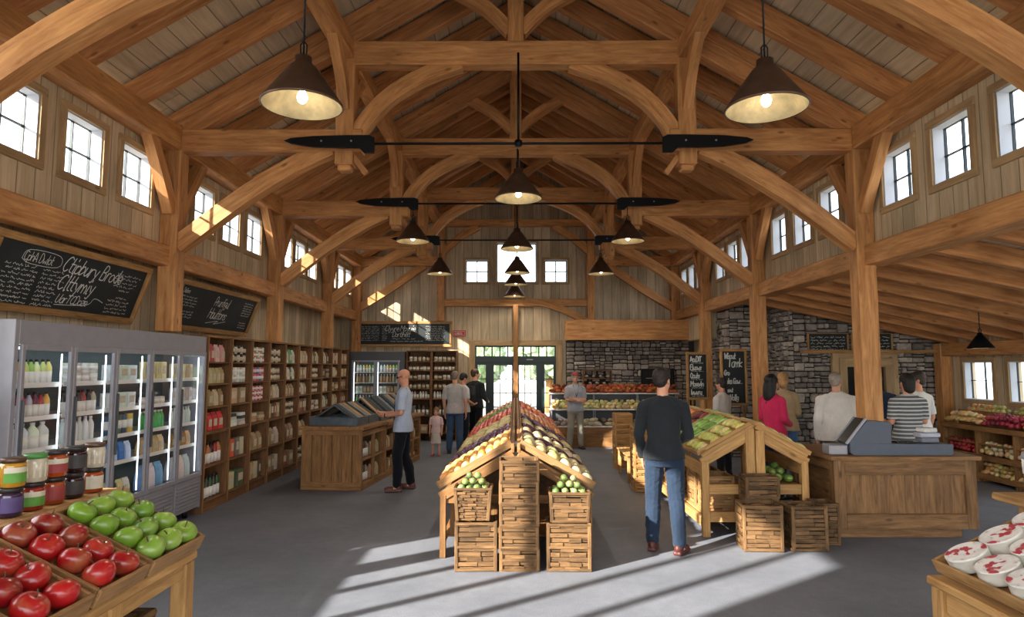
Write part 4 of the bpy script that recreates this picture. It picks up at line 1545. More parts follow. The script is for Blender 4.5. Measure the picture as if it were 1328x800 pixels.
# ---------------------------------------------------------------- far cooler and far shelving on the end wall
t = empty('upright_cooler', (-3.52, 16.5, 0), label='dark grey two-door glass cooler in the far left corner', cat='cooler')
b = MB()
b.b2((-.66, 0, 0), (-.6, .55, 2.24)); b.b2((.6, 0, 0), (.72, .55, 2.24)); b.b2((-.66, 0, 2.02), (.72, .55, 2.24)); b.b2((-.66, 0, 0), (.72, .55, .4)); b.b2((-.66, .5, 0), (.72, .55, 2.24))
b.build('cabinet', M['steeld'], t)
MB().b2((-.6, .49, .4), (.6, .5, 2.02), 0).build('liner', M['coolin'], t)
FS = [1.72, 1.46, 1.2, .94, .42]
g = MB()
for z in FS:
    g.b2((-.6, .06, z - .015), (.6, .49, z))
g.build('wire_shelf', M['white'], t)
for k in range(2):
    x0 = -.6 + k * .6
    g = MB()
    g.b2((x0 + .005, -.03, .4), (x0 + .045, 0, 2.02)); g.b2((x0 + .555, -.03, .4), (x0 + .595, 0, 2.02)); g.b2((x0, -.03, 1.98), (x0 + .6, 0, 2.02)); g.b2((x0, -.03, .4), (x0 + .6, 0, .45))
    d = g.build('cooler_door', M['steel'], t)
    MB().b2((x0 + .04, -.018, .45), (x0 + .56, -.012, 1.98), 0).build('door_glass', M['glass'], d)
    MB().b2((x0 + .05, .02, .45), (x0 + .065, .035, 1.97)).build('light_strip', M['led'], t)
    for q, z in enumerate(FS[:4]):
        row(['bottle', 'bottlep', 'tallbox', 'bottlep'][q], -3.52 + x0 + .08, -3.52 + x0 + .54, lambda u: (u, 16.62), z + .001, [W1 + YG, KR + W1, W1 + KR, [srgb(120, 160, 90)] + W1][q],
            'on the %s shelf behind the %s door of the far cooler' % (SN[q], ['left', 'right'][k]), sc=.9)
MB().b2((-.6, .02, 1.99), (.6, .05, 2.01)).build('top_light', M['led'], t)

ES = [2.0, 1.77, 1.54, 1.31, 1.06, .64, .2]
for k in range(2):
    x0 = -2.78 + k * .64
    t = empty('jar_shelving', (x0, 16.65, 0), label='dark wooden shelving of jars on the end wall, %s half' % ['left', 'right'][k], cat='shelving')
    m = MB()
    m.b2((0, 0, 0), (.03, .5, 2.24)); m.b2((.61, 0, 0), (.64, .5, 2.24))
    m.build('side_panel', M['shelf'], t)
    MB().b2((0, .48, 0), (.64, .5, 2.24), 0).build('back_panel', M['shelf'], t)
    MB().b2((0, -.01, 2.24), (.64, .5, 2.27)).build('top_board', M['shelf'], t)
    for z in ES:
        MB().b2((.03, -.03 if z == 1.06 else .0, z - .025), (.61, .48, z)).build('shelf', M['oak'] if z == 1.06 else M['shelf'], t)
    for q, z in enumerate(ES):
        kd = ['jar', 'tin', 'jar', 'jar', 'bottle', 'bottle', 'bigbox'][q]
        if kd == 'tin':
            sc = 1.1
        row(kd, x0 + .05, x0 + .6, lambda u: (u, 16.73), z + .001, [WH + KR, KR, [srgb(150, 130, 110), srgb(90, 70, 50)] + WH, KR + WH, WH + [srgb(80, 60, 50)], [srgb(60, 50, 44), srgb(120, 100, 80)], KR][q],
            'on the %s shelf down of the %s half of the end wall shelving' % (ORD[q], ['left', 'right'][k]), sc=[1.3, 1.1, 1.3, 1.25, .85, 1.2, 1.2][q], stack=1)

# ---------------------------------------------------------------- bulk goods counter (left aisle)
ANG = R(-6.5)
t = empty('bulk_counter', (-2.33, 10.05, 0), ANG, label='long wooden counter with open side shelves under the metal trays', cat='counter')
Ln, Wd = 3.45, .96
f = MB()
nb = 6
for q in range(nb):
    a = -Wd + q * (Wd / nb)
    f.b2((a + .003, .02 if q % 2 else .012, .1), (a + Wd / nb - .003, .04, .88))
f.b2((-Wd, 0, 0), (0, .05, .12)); f.b2((-Wd, 0, .82), (0, .05, .9)); f.b2((-.06, 0, 0), (0, .05, .9)); f.b2((-Wd, 0, 0), (-Wd + .06, .05, .9))
f.build('front_panel', M['oak'], t)
MB().b2((-Wd - .03, -.03, .9), (.04, 1.12, .955)).build('worktop', M['oak'], t)
MB().b2((-Wd - .03, 1.125, .88), (.06, Ln, .935)).build('worktop', M['oak'], t)
MB().b2((-Wd, .05, 0), (-Wd + .03, Ln, .88)).build('back_panel', M['oak'], t)
MB().b2((-Wd, Ln - .04, 0), (0, Ln, .88)).build('end_panel', M['oak'], t)
for y in (.56, 1.1, 1.16, 1.72, 2.3, 2.36, 2.9, 3.4):
    MB().b2((-.05 if y not in (1.1, 1.16, 2.3, 2.36) else -.5, y, 0), (0, y + .05, .9 if y < 1.12 else .88)).build('upright', M['oak'], t)
for z in (.06, .43):
    MB().b2((-.6, .05, z), (-.01, Ln - .05, z + .03)).build('shelf', M['oak'], t)
MB().b2((-.03, .05, 0), (0, Ln - .04, .1)).build('plinth', M['oak'], t)
MB().b2((-.03, .05, .8), (0, Ln - .04, .88)).build('top_rail', M['oak'], t)
MB().b2((-.62, .05, 0), (-.6, Ln - .05, .88), 0).build('inner_back', M['shelf'], t)


def ctr(x, y):
    return (-2.33 + x * math.cos(ANG) - y * math.sin(ANG), 10.05 + x * math.sin(ANG) + y * math.cos(ANG))


for bay, (a, b_) in enumerate([(.08, .54), (.64, 1.08), (1.24, 1.7), (1.8, 2.26), (2.44, 2.88), (2.98, 3.36)]):
    for s_, z in enumerate((.46, .09)):
        kd = [['bottle', 'bottle'], ['pouch', 'pouch'], ['pouch', 'bigbox'], ['tallbox', 'pouch'], ['jar', 'pouch'], ['pouch', 'jar']][bay][s_]
        row(kd, a, b_, lambda u: ctr(-.12, u), z + .001, KR + WH if bay else [srgb(90, 80, 66), srgb(150, 140, 120), srgb(60, 56, 50)], 'on the %s shelf of the counter side, %s opening from the front' % (['upper', 'lower'][s_], ORD[bay]),
            rot=PI / 2 + ANG, sc=1.1)

# metal trays with sloping lidded panels
tl = []
for k in range(6):
    y0 = .1 + k * .56
    if k > 1:
        y0 += .02
    z = .956 if y0 + .5 < 1.12 + .05 else .936
    if k == 1:
        y0 = .62
    cx, cy = ctr(-.5, y0)
    t = empty('metal_tray', (cx, cy, z), ANG, label='galvanised tray with sloping dark panels on the counter, %s from the front' % ORD[k], cat='tray', group='galvanised trays on the bulk counter')
    m = MB()
    w, d, h = .78, .49, .13
    m.b2((-w / 2, 0, 0), (w / 2, d, .01)); m.b2((-w / 2, 0, 0), (w / 2, .012, h)); m.b2((-w / 2, d - .012, 0), (w / 2, d, h))
    m.b2((-w / 2, 0, 0), (-w / 2 + .012, d, h)); m.b2((w / 2 - .012, 0, 0), (w / 2, d, h))
    m.b2((-w / 2 - .012, -.012, h - .012), (w / 2 + .012, .014, h + .004)); m.b2((-w / 2 - .012, d - .014, h - .012), (w / 2 + .012, d + .012, h + .004))
    m.b2((-w / 2 - .012, 0, h - .012), (-w / 2 + .014, d, h + .004)); m.b2((w / 2 - .014, 0, h - .012), (w / 2 + .012, d, h + .004))
    m.build('tray_body', M['galv'], t)
    pk = .33 + (.06 if k > 1 else 0)
    q = MB()
    q.prism([(-w / 2 + .05, h - .03), (0, pk), (w / 2 - .05, h - .03), (w / 2 - .08, h - .03), (0, pk - .03), (-w / 2 + .08, h - .03)], .02, Matrix.Translation((0, .03, 0)))
    q.prism([(-w / 2 + .05, h - .03), (0, pk), (w / 2 - .05, h - .03), (w / 2 - .08, h - .03), (0, pk - .03), (-w / 2 + .08, h - .03)], .02, Matrix.Translation((0, d - .03, 0)))
    q.build('lid_frame', M['galv'], t)
    cols = [srgb(30, 40, 44), srgb(60, 74, 80), srgb(150, 140, 118), srgb(46, 60, 60), srgb(120, 128, 130)]
    for sx in (-1, 1):
        for j in range(3):
            a0, a1 = .03 + j * .145, .03 + (j + 1) * .145 - .012
            p = MB()
            p.bar((0, 0, pk), (sx * (w / 2 - .06), 0, h - .02), a1 - a0, .012, up=(0, 0, 1), bev=.003)
            p.build('lid_panel', M[['slate', 'galv', 'framewood', 'slate'][(j + k) % 4]], t, loc=(0, (a0 + a1) / 2, 0))
    MB().b2((-.3, .03, .02), (.3, d - .03, .06)).build('tray_filling', M['slatdark'], t)

# ---------------------------------------------------------------- checkout counter (right)
KX0, KX1, KY0, KY1, KZ = 3.5, 5.06, 7.36, 8.5, .885
t = empty('checkout_counter', (KX0, KY0, 0), label='big panelled oak checkout counter carrying the grey cash register', cat='counter')
m = MB()
w, d = KX1 - KX0, KY1 - KY0
f = MB()
f.b2((0, 0, .1), (.12, .06, .84)); f.b2((w - .12, 0, .1), (w, .06, .84)); f.b2((.12, 0, .68), (w - .12, .05, .84)); f.b2((.12, 0, .1), (w - .12, .05, .26))
for q in range(8):
    a = .12 + q * (w - .24) / 8
    f.b2((a, .03, .26), (a + (w - .24) / 8, .05, .68), .002)
f.b2((.12, -.004, .7), (w - .12, .02, .82))
f.build('front_panel', M['oakdark'], t)
f = MB()
f.b2((0, .06, .1), (.05, .12, .84)); f.b2((0, d - .12, .1), (.05, d, .84)); f.b2((.002, .062, .72), (.048, d, .838)); f.b2((.002, .062, .1), (.048, d, .24)); f.b2((.02, .1, .2), (.05, d - .1, .75))
f.build('side_panel', M['oakdark'], t)
MB().b2((w - .05, .062, .1), (w, d, .84)).build('side_panel', M['oakdark'], t)
MB().b2((.06, .05, 0), (w - .16, .12, .1)).build('plinth', M['oakdark'], t)
MB().b2((.05, d - .05, 0), (w - .05, d, .84)).build('back_panel', M['oakdark'], t)
tp = MB()
px0, px1, py0, py1 = XP - .012 - KX0, XW + .012 - KX0, 7.7 - .012 - KY0, 7.92 + .012 - KY0
tp.b2((-.05, -.04, .84), (w + .04, py0, KZ)); tp.b2((-.05, py1, .84), (w + .04, d + .03, KZ)); tp.b2((-.05, py0, .84), (px0, py1, KZ), 0); tp.b2((px1, py0, .84), (w + .04, py1, KZ), 0)
tp.build('worktop', M['oakdark'], t)
# cash register
t = empty('cash_register', (3.62, 7.42, KZ), label='grey cash register with a slanted screen on the checkout counter', cat='cash register')
m = MB()
m.prism([(.14, 0), (1.22, 0), (1.24, .02), (1.24, .12), (.18, .13), (.1, .13), (.1, .03)], .24, Matrix.Translation((0, .12, 0)))
m.build('register_base', M['register'], t)
m = MB().prism([(.08, .13), (.56, .13), (.56, .36), (.3, .38)], .24, Matrix.Translation((0, .12, 0)))
m.build('register_head', M['register'], t)
m = MB().bar((.07, .12, .13), (.29, .12, .4), .22, .02, up=(-1, 0, 1))
m.build('register_screen', M['screen'], t)
m = MB().bar((.05, .12, .12), (.28, .12, .41), .025, .03, up=(-1, 0, 1))
m2_ = MB().bar((.055, .0, .125), (.285, .0, .405), .02, .03, up=(-1, 0, 1)); m2_.bar((.055, .24, .125), (.285, .24, .405), .02, .03, up=(-1, 0, 1))
m2_.build('screen_rim', M['steel'], t)
m = MB().b2((.5, .03, .26), (.6, .2, .35), .02); m.build('printer_cap', M['register'], t)
k_ = MB()
for i in range(7):
    for j in range(3):
        k_.box((.66 + i * .035, .06 + j * .05, .135), (.026, .035, .015))
k_.build('keypad', M['screen'], t)
m = MB(); m.b2((-.12, .03, 0), (.09, .21, .11), .01); m.build('paper_tray', M['steel'], t)
# folded bags / papers stack at right of the register
for i, (w_, z_, c_) in enumerate([(.2, 0, srgb(120, 124, 134)), (.24, .055, srgb(176, 180, 196)), (.17, .11, srgb(206, 206, 202))]):
    me = MB().box((0, 0, .025), (w_, .14, .05), bev=.02).mesh('folded_bag', [m_pack])
    inst('folded_bag', me, (4.66, 7.56, KZ + .132 + z_), (0, 0, .1 * i), color=c_, label='%s folded bag on the right end of the cash register' % ['dark grey bottom', 'pale lilac middle', 'white top'][i], cat='bag', group='folded bags on the register')

# ---------------------------------------------------------------- bakery display
t = empty('bakery_display', (.82, 15.45, 0), label='three-tier white shelved bakery display with plank base in front of the stone wall', cat='display counter')
m = MB()
m.b2((0, 0, 0), (3.1, .05, .235)); m.b2((0, 0, .24), (3.1, .05, .46)); m.b2((0, 0, 0), (.05, .75, .46)); m.b2((3.05, 0, 0), (3.1, .75, .46))
m.build('plank_base', M['oak'], t)
BZ = [.48, .86, 1.23]
BD = [(.0, .5), (.2, .62), (.4, .75)]
for q, z in enumerate(BZ):
    MB().b2((-.02, BD[q][0] - .01, z - .025), (3.1, BD[q][1], z)).build('shelf_board', M['white'], t)
for x in (.02, 1.05, 2.1, 3.05):
    g = MB(); g.b2((x, .62, .46), (x + .03, .66, 1.23)); g.b2((x, .22, .46), (x + .02, .24, .86)); g.b2((x, .42, .86), (x + .02, .44, 1.22))
    g.build('support', M['steel'], t)
MB().b2((.0, .7, .46), (3.1, .74, 1.22), 0).build('back_panel', M['steeld'], t)
# ---------------------------------------------------------------- crates
_cc = {}


def crate_parts(w, d, h, seed, taper=1.0, mat='slat', wicker=False):
    key = (round(w, 3), round(d, 3), round(h, 3), seed, taper, mat, wicker)
    if key in _cc:
        return _cc[key]
    r = random.Random(seed)
    sl, po, ri = MB(), [], MB()
    sh = .022 if wicker else .036
    n = max(3, int(h / (sh * 1.12)))
    tp = lambda z: taper + (1 - taper) * z / h
    for side in range(4):
        L_ = w if side % 2 == 0 else d
        off = (d if side % 2 == 0 else w) / 2
        for i in range(n):
            z = (i + .5) * h / n
            k = tp(z)
            a = -L_ / 2
            q = 0
            while a < L_ / 2 - .01:
                seg = min(r.uniform(.05, .1) if wicker else r.uniform(.09, .24), L_ / 2 - a)
                if L_ / 2 - (a + seg) < .03:
                    seg = L_ / 2 - a
                io = (.006 if (i + q) % 2 else -.003) + r.uniform(-.003, .003)
                c = V(((a + seg / 2) * k, -(off * k + io - .006), z + r.uniform(-.002, .002)))
                M3 = Matrix.Rotation(side * PI / 2, 3, 'Z')
                rot = M3 @ Euler((r.uniform(-.08, .08), r.uniform(-.02, .02), 0)).to_matrix()
                sl.box(M3 @ c, (seg * k + .006, .011, h / n * r.uniform(.8, .98)), rot, .0035)
                a += seg
                q += 1
    for sx in (-1, 1):
        for sy in (-1, 1):
            a = V((sx * (w / 2 - .006) * taper, sy * (d / 2 - .006) * taper, 0)); b_ = V((sx * (w / 2 - .006), sy * (d / 2 - .006), h + .004))
            pk = MB().bar(a, b_, .034, .034, up=(0, 1, 0))
            po.append(('corner_post', pk.mesh('corner_post', M[mat])))
    if not wicker:
        for z in (h * .04, h * .5, h * .97):
            for side in range(4):
                L_ = w if side % 2 == 0 else d
                off = (d if side % 2 == 0 else w) / 2
                M3 = Matrix.Rotation(side * PI / 2, 3, 'Z')
                if z < h * .9 and side % 2 == 0 or z > h * .9 or z < h * .1:
                    k = tp(z)
                    ri.box(M3 @ V((0, -(off * k + .004), z)), (L_ * k, .016, .026), M3, .004)
    else:
        for side in range(4):
            L_ = w if side % 2 == 0 else d
            off = (d if side % 2 == 0 else w) / 2
            M3 = Matrix.Rotation(side * PI / 2, 3, 'Z')
            ri.box(M3 @ V((0, -off, h)), (L_ + .02, .026, .024), M3, .008)
    fl = MB().b2((-w / 2 * taper + .01, -d / 2 * taper + .01, .004), (w / 2 * taper - .01, d / 2 * taper - .01, .016))
    _cc[key] = [('woven_side', sl.mesh('woven_side', M[mat])), *po, ('rim', ri.mesh('rim', M[mat])), ('base', fl.mesh('base', M['slatdark']))]
    return _cc[key]


def crate(x, y, z, w, d, h, label, rz=0, seed=1, taper=1.0, mat='slat', wicker=False, cat='crate', name='slatted_crate', group=None):
    t = empty(name, (x, y, z), rz, label=label, cat=cat, group=group)
    for nm, me in crate_parts(w, d, h, seed, taper, mat, wicker):
        inst(nm, me, (0, 0, 0), parent=t)
    return t


# ---------------------------------------------------------------- produce shapes
m_apple = objcol('apple_skin', rough=.28, var=.28, vscale=14, coat=.35, hi=((.5, .34, .12), .3, 9))
m_applg = objcol('green_apple_skin', rough=.32, var=.14, vscale=16, coat=.3, hi=((.5, .62, .2), .35, 12))
m_prod = objcol('produce_skin', rough=.5, var=.28, vscale=18, coat=.08, bump=.15)
m_gloss = objcol('glossy_produce_skin', rough=.25, var=.25, vscale=18, coat=.4)
m_bread = objcol('bread_crust', rough=.75, var=.4, vscale=22, bump=.5)
m_stem = plain('fruit_stem', srgb(86, 62, 34), .8)


def wob(seed, amp, fr=3.0):
    o = V((seed * 3.7, seed * 1.3, 0))

    def f(p):
        n = noise.noise(p * fr + o)
        return p * (1 + amp * n)
    return f


def apple_me(r=.05, mat=None, n=22, seed=0):
    prof = []
    for i in range(15):
        a = PI * i / 14
        x = math.sin(a)
        z = -math.cos(a)
        rr_ = r * (1 + .06 * math.sin(a) ** 2) * (1.04 if z > 0 else 1)
        zz = z * r * .96
        dip = math.exp(-(x / .32) ** 2) * r * .26
        zz += -dip if z > 0 else dip * .7
        prof.append((max(1e-5, rr_ * x * (1 - .1 * max(0, -z))), zz))
    w_ = wob(seed, .05, 12)
    m = MB().lathe(prof, n, squash=lambda p: w_(p))
    return m.mesh('apple', mat)


def blob_me(nm, rx, ry, rz_, mat, seed=0, amp=.1, nu=12, nv=8, bend=0, pinch=0):
    w_ = wob(seed, amp, 1.6)
    m = MB()

    def f(p):
        p = w_(p)
        return p
    prof = [(math.sin(PI * i / nv), -math.cos(PI * i / nv)) for i in range(nv + 1)]
    prof[0] = (1e-4, -1); prof[-1] = (1e-4, 1)
    m.lathe(prof, nu, None, 0, squash=f)
    for i, p in enumerate(m.v):
        x, y, z = p
        k = 1 - pinch * z if pinch else 1
        X, Y, Z = z * rx, x * ry * k, y * rz_ * k   # long axis along local X
        Z += bend * (X / rx) ** 2 * rx
        m.v[i] = (X, Y, Z)
    return m.mesh(nm, mat)


PM = {}
def kindm(nm, n=3, **k):
    PM[nm] = [blob_me(nm, seed=s_ + len(PM) * 7, **k) for s_ in range(n)]


kindm('orange', rx=.042, ry=.042, rz_=.04, mat=m_prod, amp=.05)
kindm('plum', rx=.045, ry=.034, rz_=.034, mat=m_gloss, amp=.08)
kindm('parsnip', rx=.095, ry=.03, rz_=.028, mat=m_prod, amp=.15, pinch=.35)
kindm('tomato', rx=.042, ry=.044, rz_=.038, mat=m_gloss, amp=.08)
kindm('green_pepper', rx=.07, ry=.034, rz_=.032, mat=m_gloss, amp=.2, pinch=.2)
kindm('squash', rx=.085, ry=.043, rz_=.043, mat=m_prod, amp=.12, pinch=-.2)
kindm('melon', rx=.066, ry=.056, rz_=.054, mat=m_prod, amp=.06)
kindm('eggplant', rx=.1, ry=.042, rz_=.04, mat=m_gloss, amp=.08, pinch=-.3, bend=.06)
kindm('onion', rx=.045, ry=.045, rz_=.04, mat=m_prod, amp=.08, pinch=.1)
kindm('potato', rx=.06, ry=.042, rz_=.038, mat=m_prod, amp=.2)
kindm('sweet_potato', rx=.085, ry=.036, rz_=.034, mat=m_prod, amp=.2)
kindm('cucumber', rx=.1, ry=.026, rz_=.026, mat=m_gloss, amp=.08, bend=.08)
kindm('mango', rx=.06, ry=.046, rz_=.044, mat=m_gloss, amp=.08)
kindm('cabbage', rx=.06, ry=.058, rz_=.055, mat=m_prod, amp=.12)
kindm('bread_roll', rx=.075, ry=.05, rz_=.042, mat=m_bread, amp=.15)
kindm('bread_loaf', rx=.12, ry=.06, rz_=.055, mat=m_bread, amp=.12)
kindm('apple_small', rx=.042, ry=.042, rz_=.039, mat=m_gloss, amp=.06)


def frame(O, U, W):
    O, U, W = V(O), V(U).normalized(), V(W)
    N = U.cross(W).normalized()
    W = N.cross(U).normalized()
    m = Matrix((U, W, N)).transposed().to_4x4()
    m.translation = O
    return m


def tray_on(Mf, lu, lw, h, label, name='produce_tray', wall=.014, mat='tray', group=None, cat='tray', parts=True):
    t = bpy.data.objects.new(name, None)
    COL.objects.link(t)
    t.matrix_world = Mf
    t.empty_display_size = .1
    tag(t, label, cat, group)
    MB().b2((0, 0, 0), (lu, lw, .01), .002).build('tray_bottom', M[mat], t)
    s_ = MB()
    s_.b2((0, 0, 0), (lu, wall, h)); s_.b2((0, lw - wall, 0), (lu, lw, h)); s_.b2((0, wall, 0), (wall, lw - wall, h)); s_.b2((lu - wall, wall, 0), (lu, lw - wall, h))
    s_.build('tray_sides', M[mat], t)
    return t


CW = dict(orange=(.086, .086), plum=(.072, .088), parsnip=(.062, .185), tomato=(.088, .088), green_pepper=(.07, .14), squash=(.09, .17), melon=(.115, .13), eggplant=(.085, .195), onion=(.09, .09), potato=(.09, .12),
          sweet_potato=(.075, .165), cucumber=(.056, .19), mango=(.098, .115), cabbage=(.12, .12), bread_roll=(.11, .15), bread_loaf=(.135, .24), apple_small=(.085, .085))
PN = dict(apple_small='apple', mango='green_mango')


def fill(kind, Mf, lu, lw, color, label, group, z=.045, u0=.02, w0=.02, along='w', jit=.15, layers=1, sc=1.0, heap=0, rnd=random, free=.35):
    """items in a jittered grid on the frame's local plane; long axis along w (up the slope) or u"""
    a, b_ = CW[kind]
    a, b_ = a * sc, b_ * sc
    if along == 'u':
        a, b_ = b_, a
    nu = max(1, int((lu - 2 * u0) / a))
    nw = max(1, int((lw - 2 * w0) / b_))
    du, dw = (lu - 2 * u0) / nu, (lw - 2 * w0) / nw
    nm = PN.get(kind, kind)
    cnt = 0
    for ly in range(layers):
        for i in range(nu - ly):
            for j in range(nw - ly):
                uu = u0 + (i + .5 + ly * .5) * du + rnd.uniform(-jit, jit) * a * .5
                ww = w0 + (j + .5 + ly * .5) * dw + rnd.uniform(-jit, jit) * b_ * .5
                hh = heap * (1 - (2 * uu / lu - 1) ** 2) * (1 - (2 * ww / lw - 1) ** 2)
                p = Mf @ V((uu, ww, z * sc + ly * .062 * sc + hh + rnd.uniform(-.004, .006)))
                base = Mf.to_3x3() @ Matrix.Rotation((PI / 2 if along == 'w' else 0) + rnd.uniform(-free, free) + (PI if rnd.random() < .5 and kind in ('orange', 'onion', 'tomato') else 0), 3, 'Z') @ Matrix.Rotation(rnd.uniform(-.3, .3) if kind in ('orange', 'tomato', 'onion', 'potato', 'plum') else rnd.uniform(-.12, .12), 3, 'Y')
                c = color[rnd.randrange(len(color))] if isinstance(color, list) else color
                c = tuple(min(1, v * rnd.uniform(.86, 1.12)) for v in c)
                s2 = sc * rnd.uniform(.9, 1.06)
                o = inst(nm, PM[kind][rnd.randrange(len(PM[kind]))], p, base.to_euler(), s2, color=c, label=label, cat=nm.replace('_', ' '), group=group)
                cnt += 1
    return cnt


def pile(kind, Mf, lu, lw, color, label, group, du, rows, dz, sc=1.0, rnd=random, z=.045):
    """a heap: rows stepping back and up; rows = list of (depth fraction, level)"""
    nm = PN.get(kind, kind)
    for (f, lv) in rows:
        n = int(lu / du)
        for i in range(n):
            uu = (i + .5 + rnd.uniform(-.22, .22) + (.5 if lv % 2 else 0)) * lu / n
            if not .02 < uu < lu - .02:
                continue
            p = Mf @ V((uu, f * lw + rnd.uniform(-.015, .015), z + lv * dz + rnd.uniform(-.006, .01)))
            base = Mf.to_3x3() @ Euler((rnd.uniform(-.3, .3), rnd.uniform(-.25, .25), rnd.uniform(0, 6.28))).to_matrix()
            c = tuple(min(1, v * rnd.uniform(.8, 1.15)) for v in color[rnd.randrange(len(color))])
            inst(nm, PM[kind][rnd.randrange(3)], p, base.to_euler(), sc * rnd.uniform(.88, 1.08), color=c, label=label, cat=nm.replace('_', ' '), group=group)


# ---------------------------------------------------------------- central pyramid stand
PY0, PY1 = 6.6, 14.5
t = empty('pyramid_stand', (0, PY0, 0), label='long double-sloped wooden produce stand in the middle of the hall', cat='produce stand')
o_ = V((0, PY0, 0))
LY = PY1 - PY0
for sx in (-1, 1):
    for y in (0, 2.0, 4.0, 6.0, LY - .06):
        MB().b2((min(sx * .69, sx * .75), y, 0), (max(sx * .69, sx * .75), y + .06, .6)).build('leg', M['oak'], t)
    MB().b2((min(sx * .7, sx * .74), .06, .5), (max(sx * .7, sx * .74), LY - .06, .6)).build('side_rail', M['oak'], t)
    MB().b2((min(sx * .7, sx * .74), .06, .12), (max(sx * .7, sx * .74), LY - .06, .18)).build('side_rail', M['oak'], t)
    MB().bar((sx * .75, .03, .58), (sx * .02, .03, 1.0), .05, .1, up=(0, 0, 1)).build('gable_board', M['oak'], t)
    MB().bar((sx * .74, LY - .04, .57), (sx * .02, LY - .04, 1.0), .05, .08).build('gable_board', M['oak'], t)
    MB().bar((sx * .03, 0, 1.06), (sx * .03, LY, 1.14), .035, .09).build('ridge_rail', M['oak'], t)
for y in (.02, LY / 2, LY - .08):
    MB().b2((-.7, y, .52), (.7, y + .05, .6)).build('cross_rail', M['oak'], t)
for sx in (-1, 1):
    s_ = MB()
    for i in range(5):
        s_.b2((min(sx * .56, sx * .66), .1 + i * .13, .2), (max(sx * .56, sx * .66), .16 + i * .13, .52))
    s_.build('slat_panel', M['oak'], t)
MB().b2((-.7, .1, .18), (.7, LY - .1, .2)).build('lower_shelf', M['oak'], t)

SV = V((.70, 0, .40))
slen = SV.length
OR = [srgb(244, 176, 96), srgb(250, 196, 128), srgb(240, 160, 70)]
PU = [srgb(92, 52, 82), srgb(70, 40, 66), srgb(130, 84, 110)]
CR = [srgb(226, 206, 150), srgb(234, 218, 170), srgb(214, 190, 126)]
RD = [srgb(206, 60, 40), srgb(224, 90, 56), srgb(184, 44, 34)]
GN = [srgb(116, 150, 62), srgb(146, 172, 84), srgb(90, 130, 54)]
BR = [srgb(196, 120, 60), srgb(214, 144, 84), srgb(170, 92, 44)]
ME = [srgb(204, 184, 138), srgb(212, 194, 150), srgb(178, 164, 112)]
EG = [srgb(66, 34, 58), srgb(54, 28, 50), srgb(86, 44, 70)]
RO = [srgb(170, 76, 44), srgb(190, 96, 60), srgb(206, 130, 84)]
binsL = [(6.64, 7.72, 'orange', OR, 'pale orange', 1.0), (7.76, 8.78, 'plum', PU, 'dark purple', 1.0), (8.82, 10.5, 'parsnip', CR, 'cream', 1.0), (10.54, 12.2, 'tomato', RD, 'red', 1.0), (12.24, 13.2, 'green_pepper', GN, 'green', 1.0), (13.24, 14.45, 'tomato', BR, 'orange', 1.0)]  # last tray: onion bin built and named with the tomato shape
binsR = [(6.64, 7.3, 'melon', ME, 'tan', .85), (7.32, 7.74, 'eggplant', EG, 'dark purple', 1.0), (7.78, 8.2, 'melon', ME, 'pale tan', .85), (8.22, 8.8, 'eggplant', EG, 'glossy purple', 1.0), (8.84, 9.5, 'squash', ME, 'cream', 1.0),
         (9.54, 10.4, 'eggplant', EG, 'shiny purple', 1.0), (10.44, 12.4, 'plum', BR, 'orange-brown onion built as', 1.0), (12.44, 14.45, 'potato', RO, 'reddish', 1.0)]  # orange-brown tray: onions built and named with the plum shape
for sx, bins, nm in ((-1, binsL, 'left'), (1, binsR, 'right')):
    for i, (y0, y1, kd, col, cw, sc) in enumerate(bins):
        if sx < 0:
            # u runs towards the camera so that the normal points up
            Mf = frame((-.76, y1, .655), (0, -1, 0), (.70, 0, .40))
            Mf = frame((-.76, y0, .655), (0, 1, 0), (.70, 0, .40))
            if Mf.to_3x3()[2][2] < 0:
                Mf = frame((-.76, y1, .655), (0, -1, 0), (.70, 0, .40))
        else:
            Mf = frame((.76, y0, .655), (0, 1, 0), (-.70, 0, .40))
            if Mf.to_3x3()[2][2] < 0:
                Mf = frame((.76, y1, .655), (0, -1, 0), (-.70, 0, .40))
        lu, lw = y1 - y0, slen + .04
        tray_on(Mf, lu, lw, .075, 'open wooden tray on the %s slope of the central stand, %s from the front' % (nm, ORD[i]), group='trays of the central stand')
        word = PN.get(kd, kd).replace('_', ' ')
        mixk = None
        n_ = fill(kd, Mf, lu, lw, col, '%s %s in the %s tray from the front, %s slope of the central stand' % (cw, word, ORD[i], nm), '%ss in the %s tray, %s slope' % (word, ORD[i], nm), z=.052, heap=.03, along='w')
# a second look of the first right tray: eggplant columns between the melons
# crates before the stand
for i, (z, h) in enumerate([(0, .2), (.2, .2), (.4, .2), (.6, .2), (.8, .19)]):
    crate(.03, 6.34, z, .35, .3, h, 'brown woven crate in the tall middle stack before the central stand, %s from the floor' % ORD[i], seed=3 + i % 3, rz=[.02, -.02, .01, -.015, .02][i], group='crates stacked at the front of the central stand')
crate(-.37, 6.33, 0, .37, .3, .44, 'big woven crate on the floor left of the tall middle stack', seed=9, rz=.02)
crate(.49, 6.33, 0, .39, .3, .43, 'big slatted crate on the floor right of the tall middle stack', seed=12, rz=-.02)
crate(-.4, 6.33, .445, .34, .27, .29, 'tapered wicker basket of green apples on the left crate', seed=15, taper=.86, wicker=True, cat='basket', name='wicker_basket')
crate(.5, 6.33, .435, .37, .28, .27, 'slatted basket of green apples on the right crate', seed=17, taper=.92, cat='basket', name='slatted_basket')
AG = [srgb(120, 136, 82), srgb(138, 150, 98), srgb(98, 118, 66)]
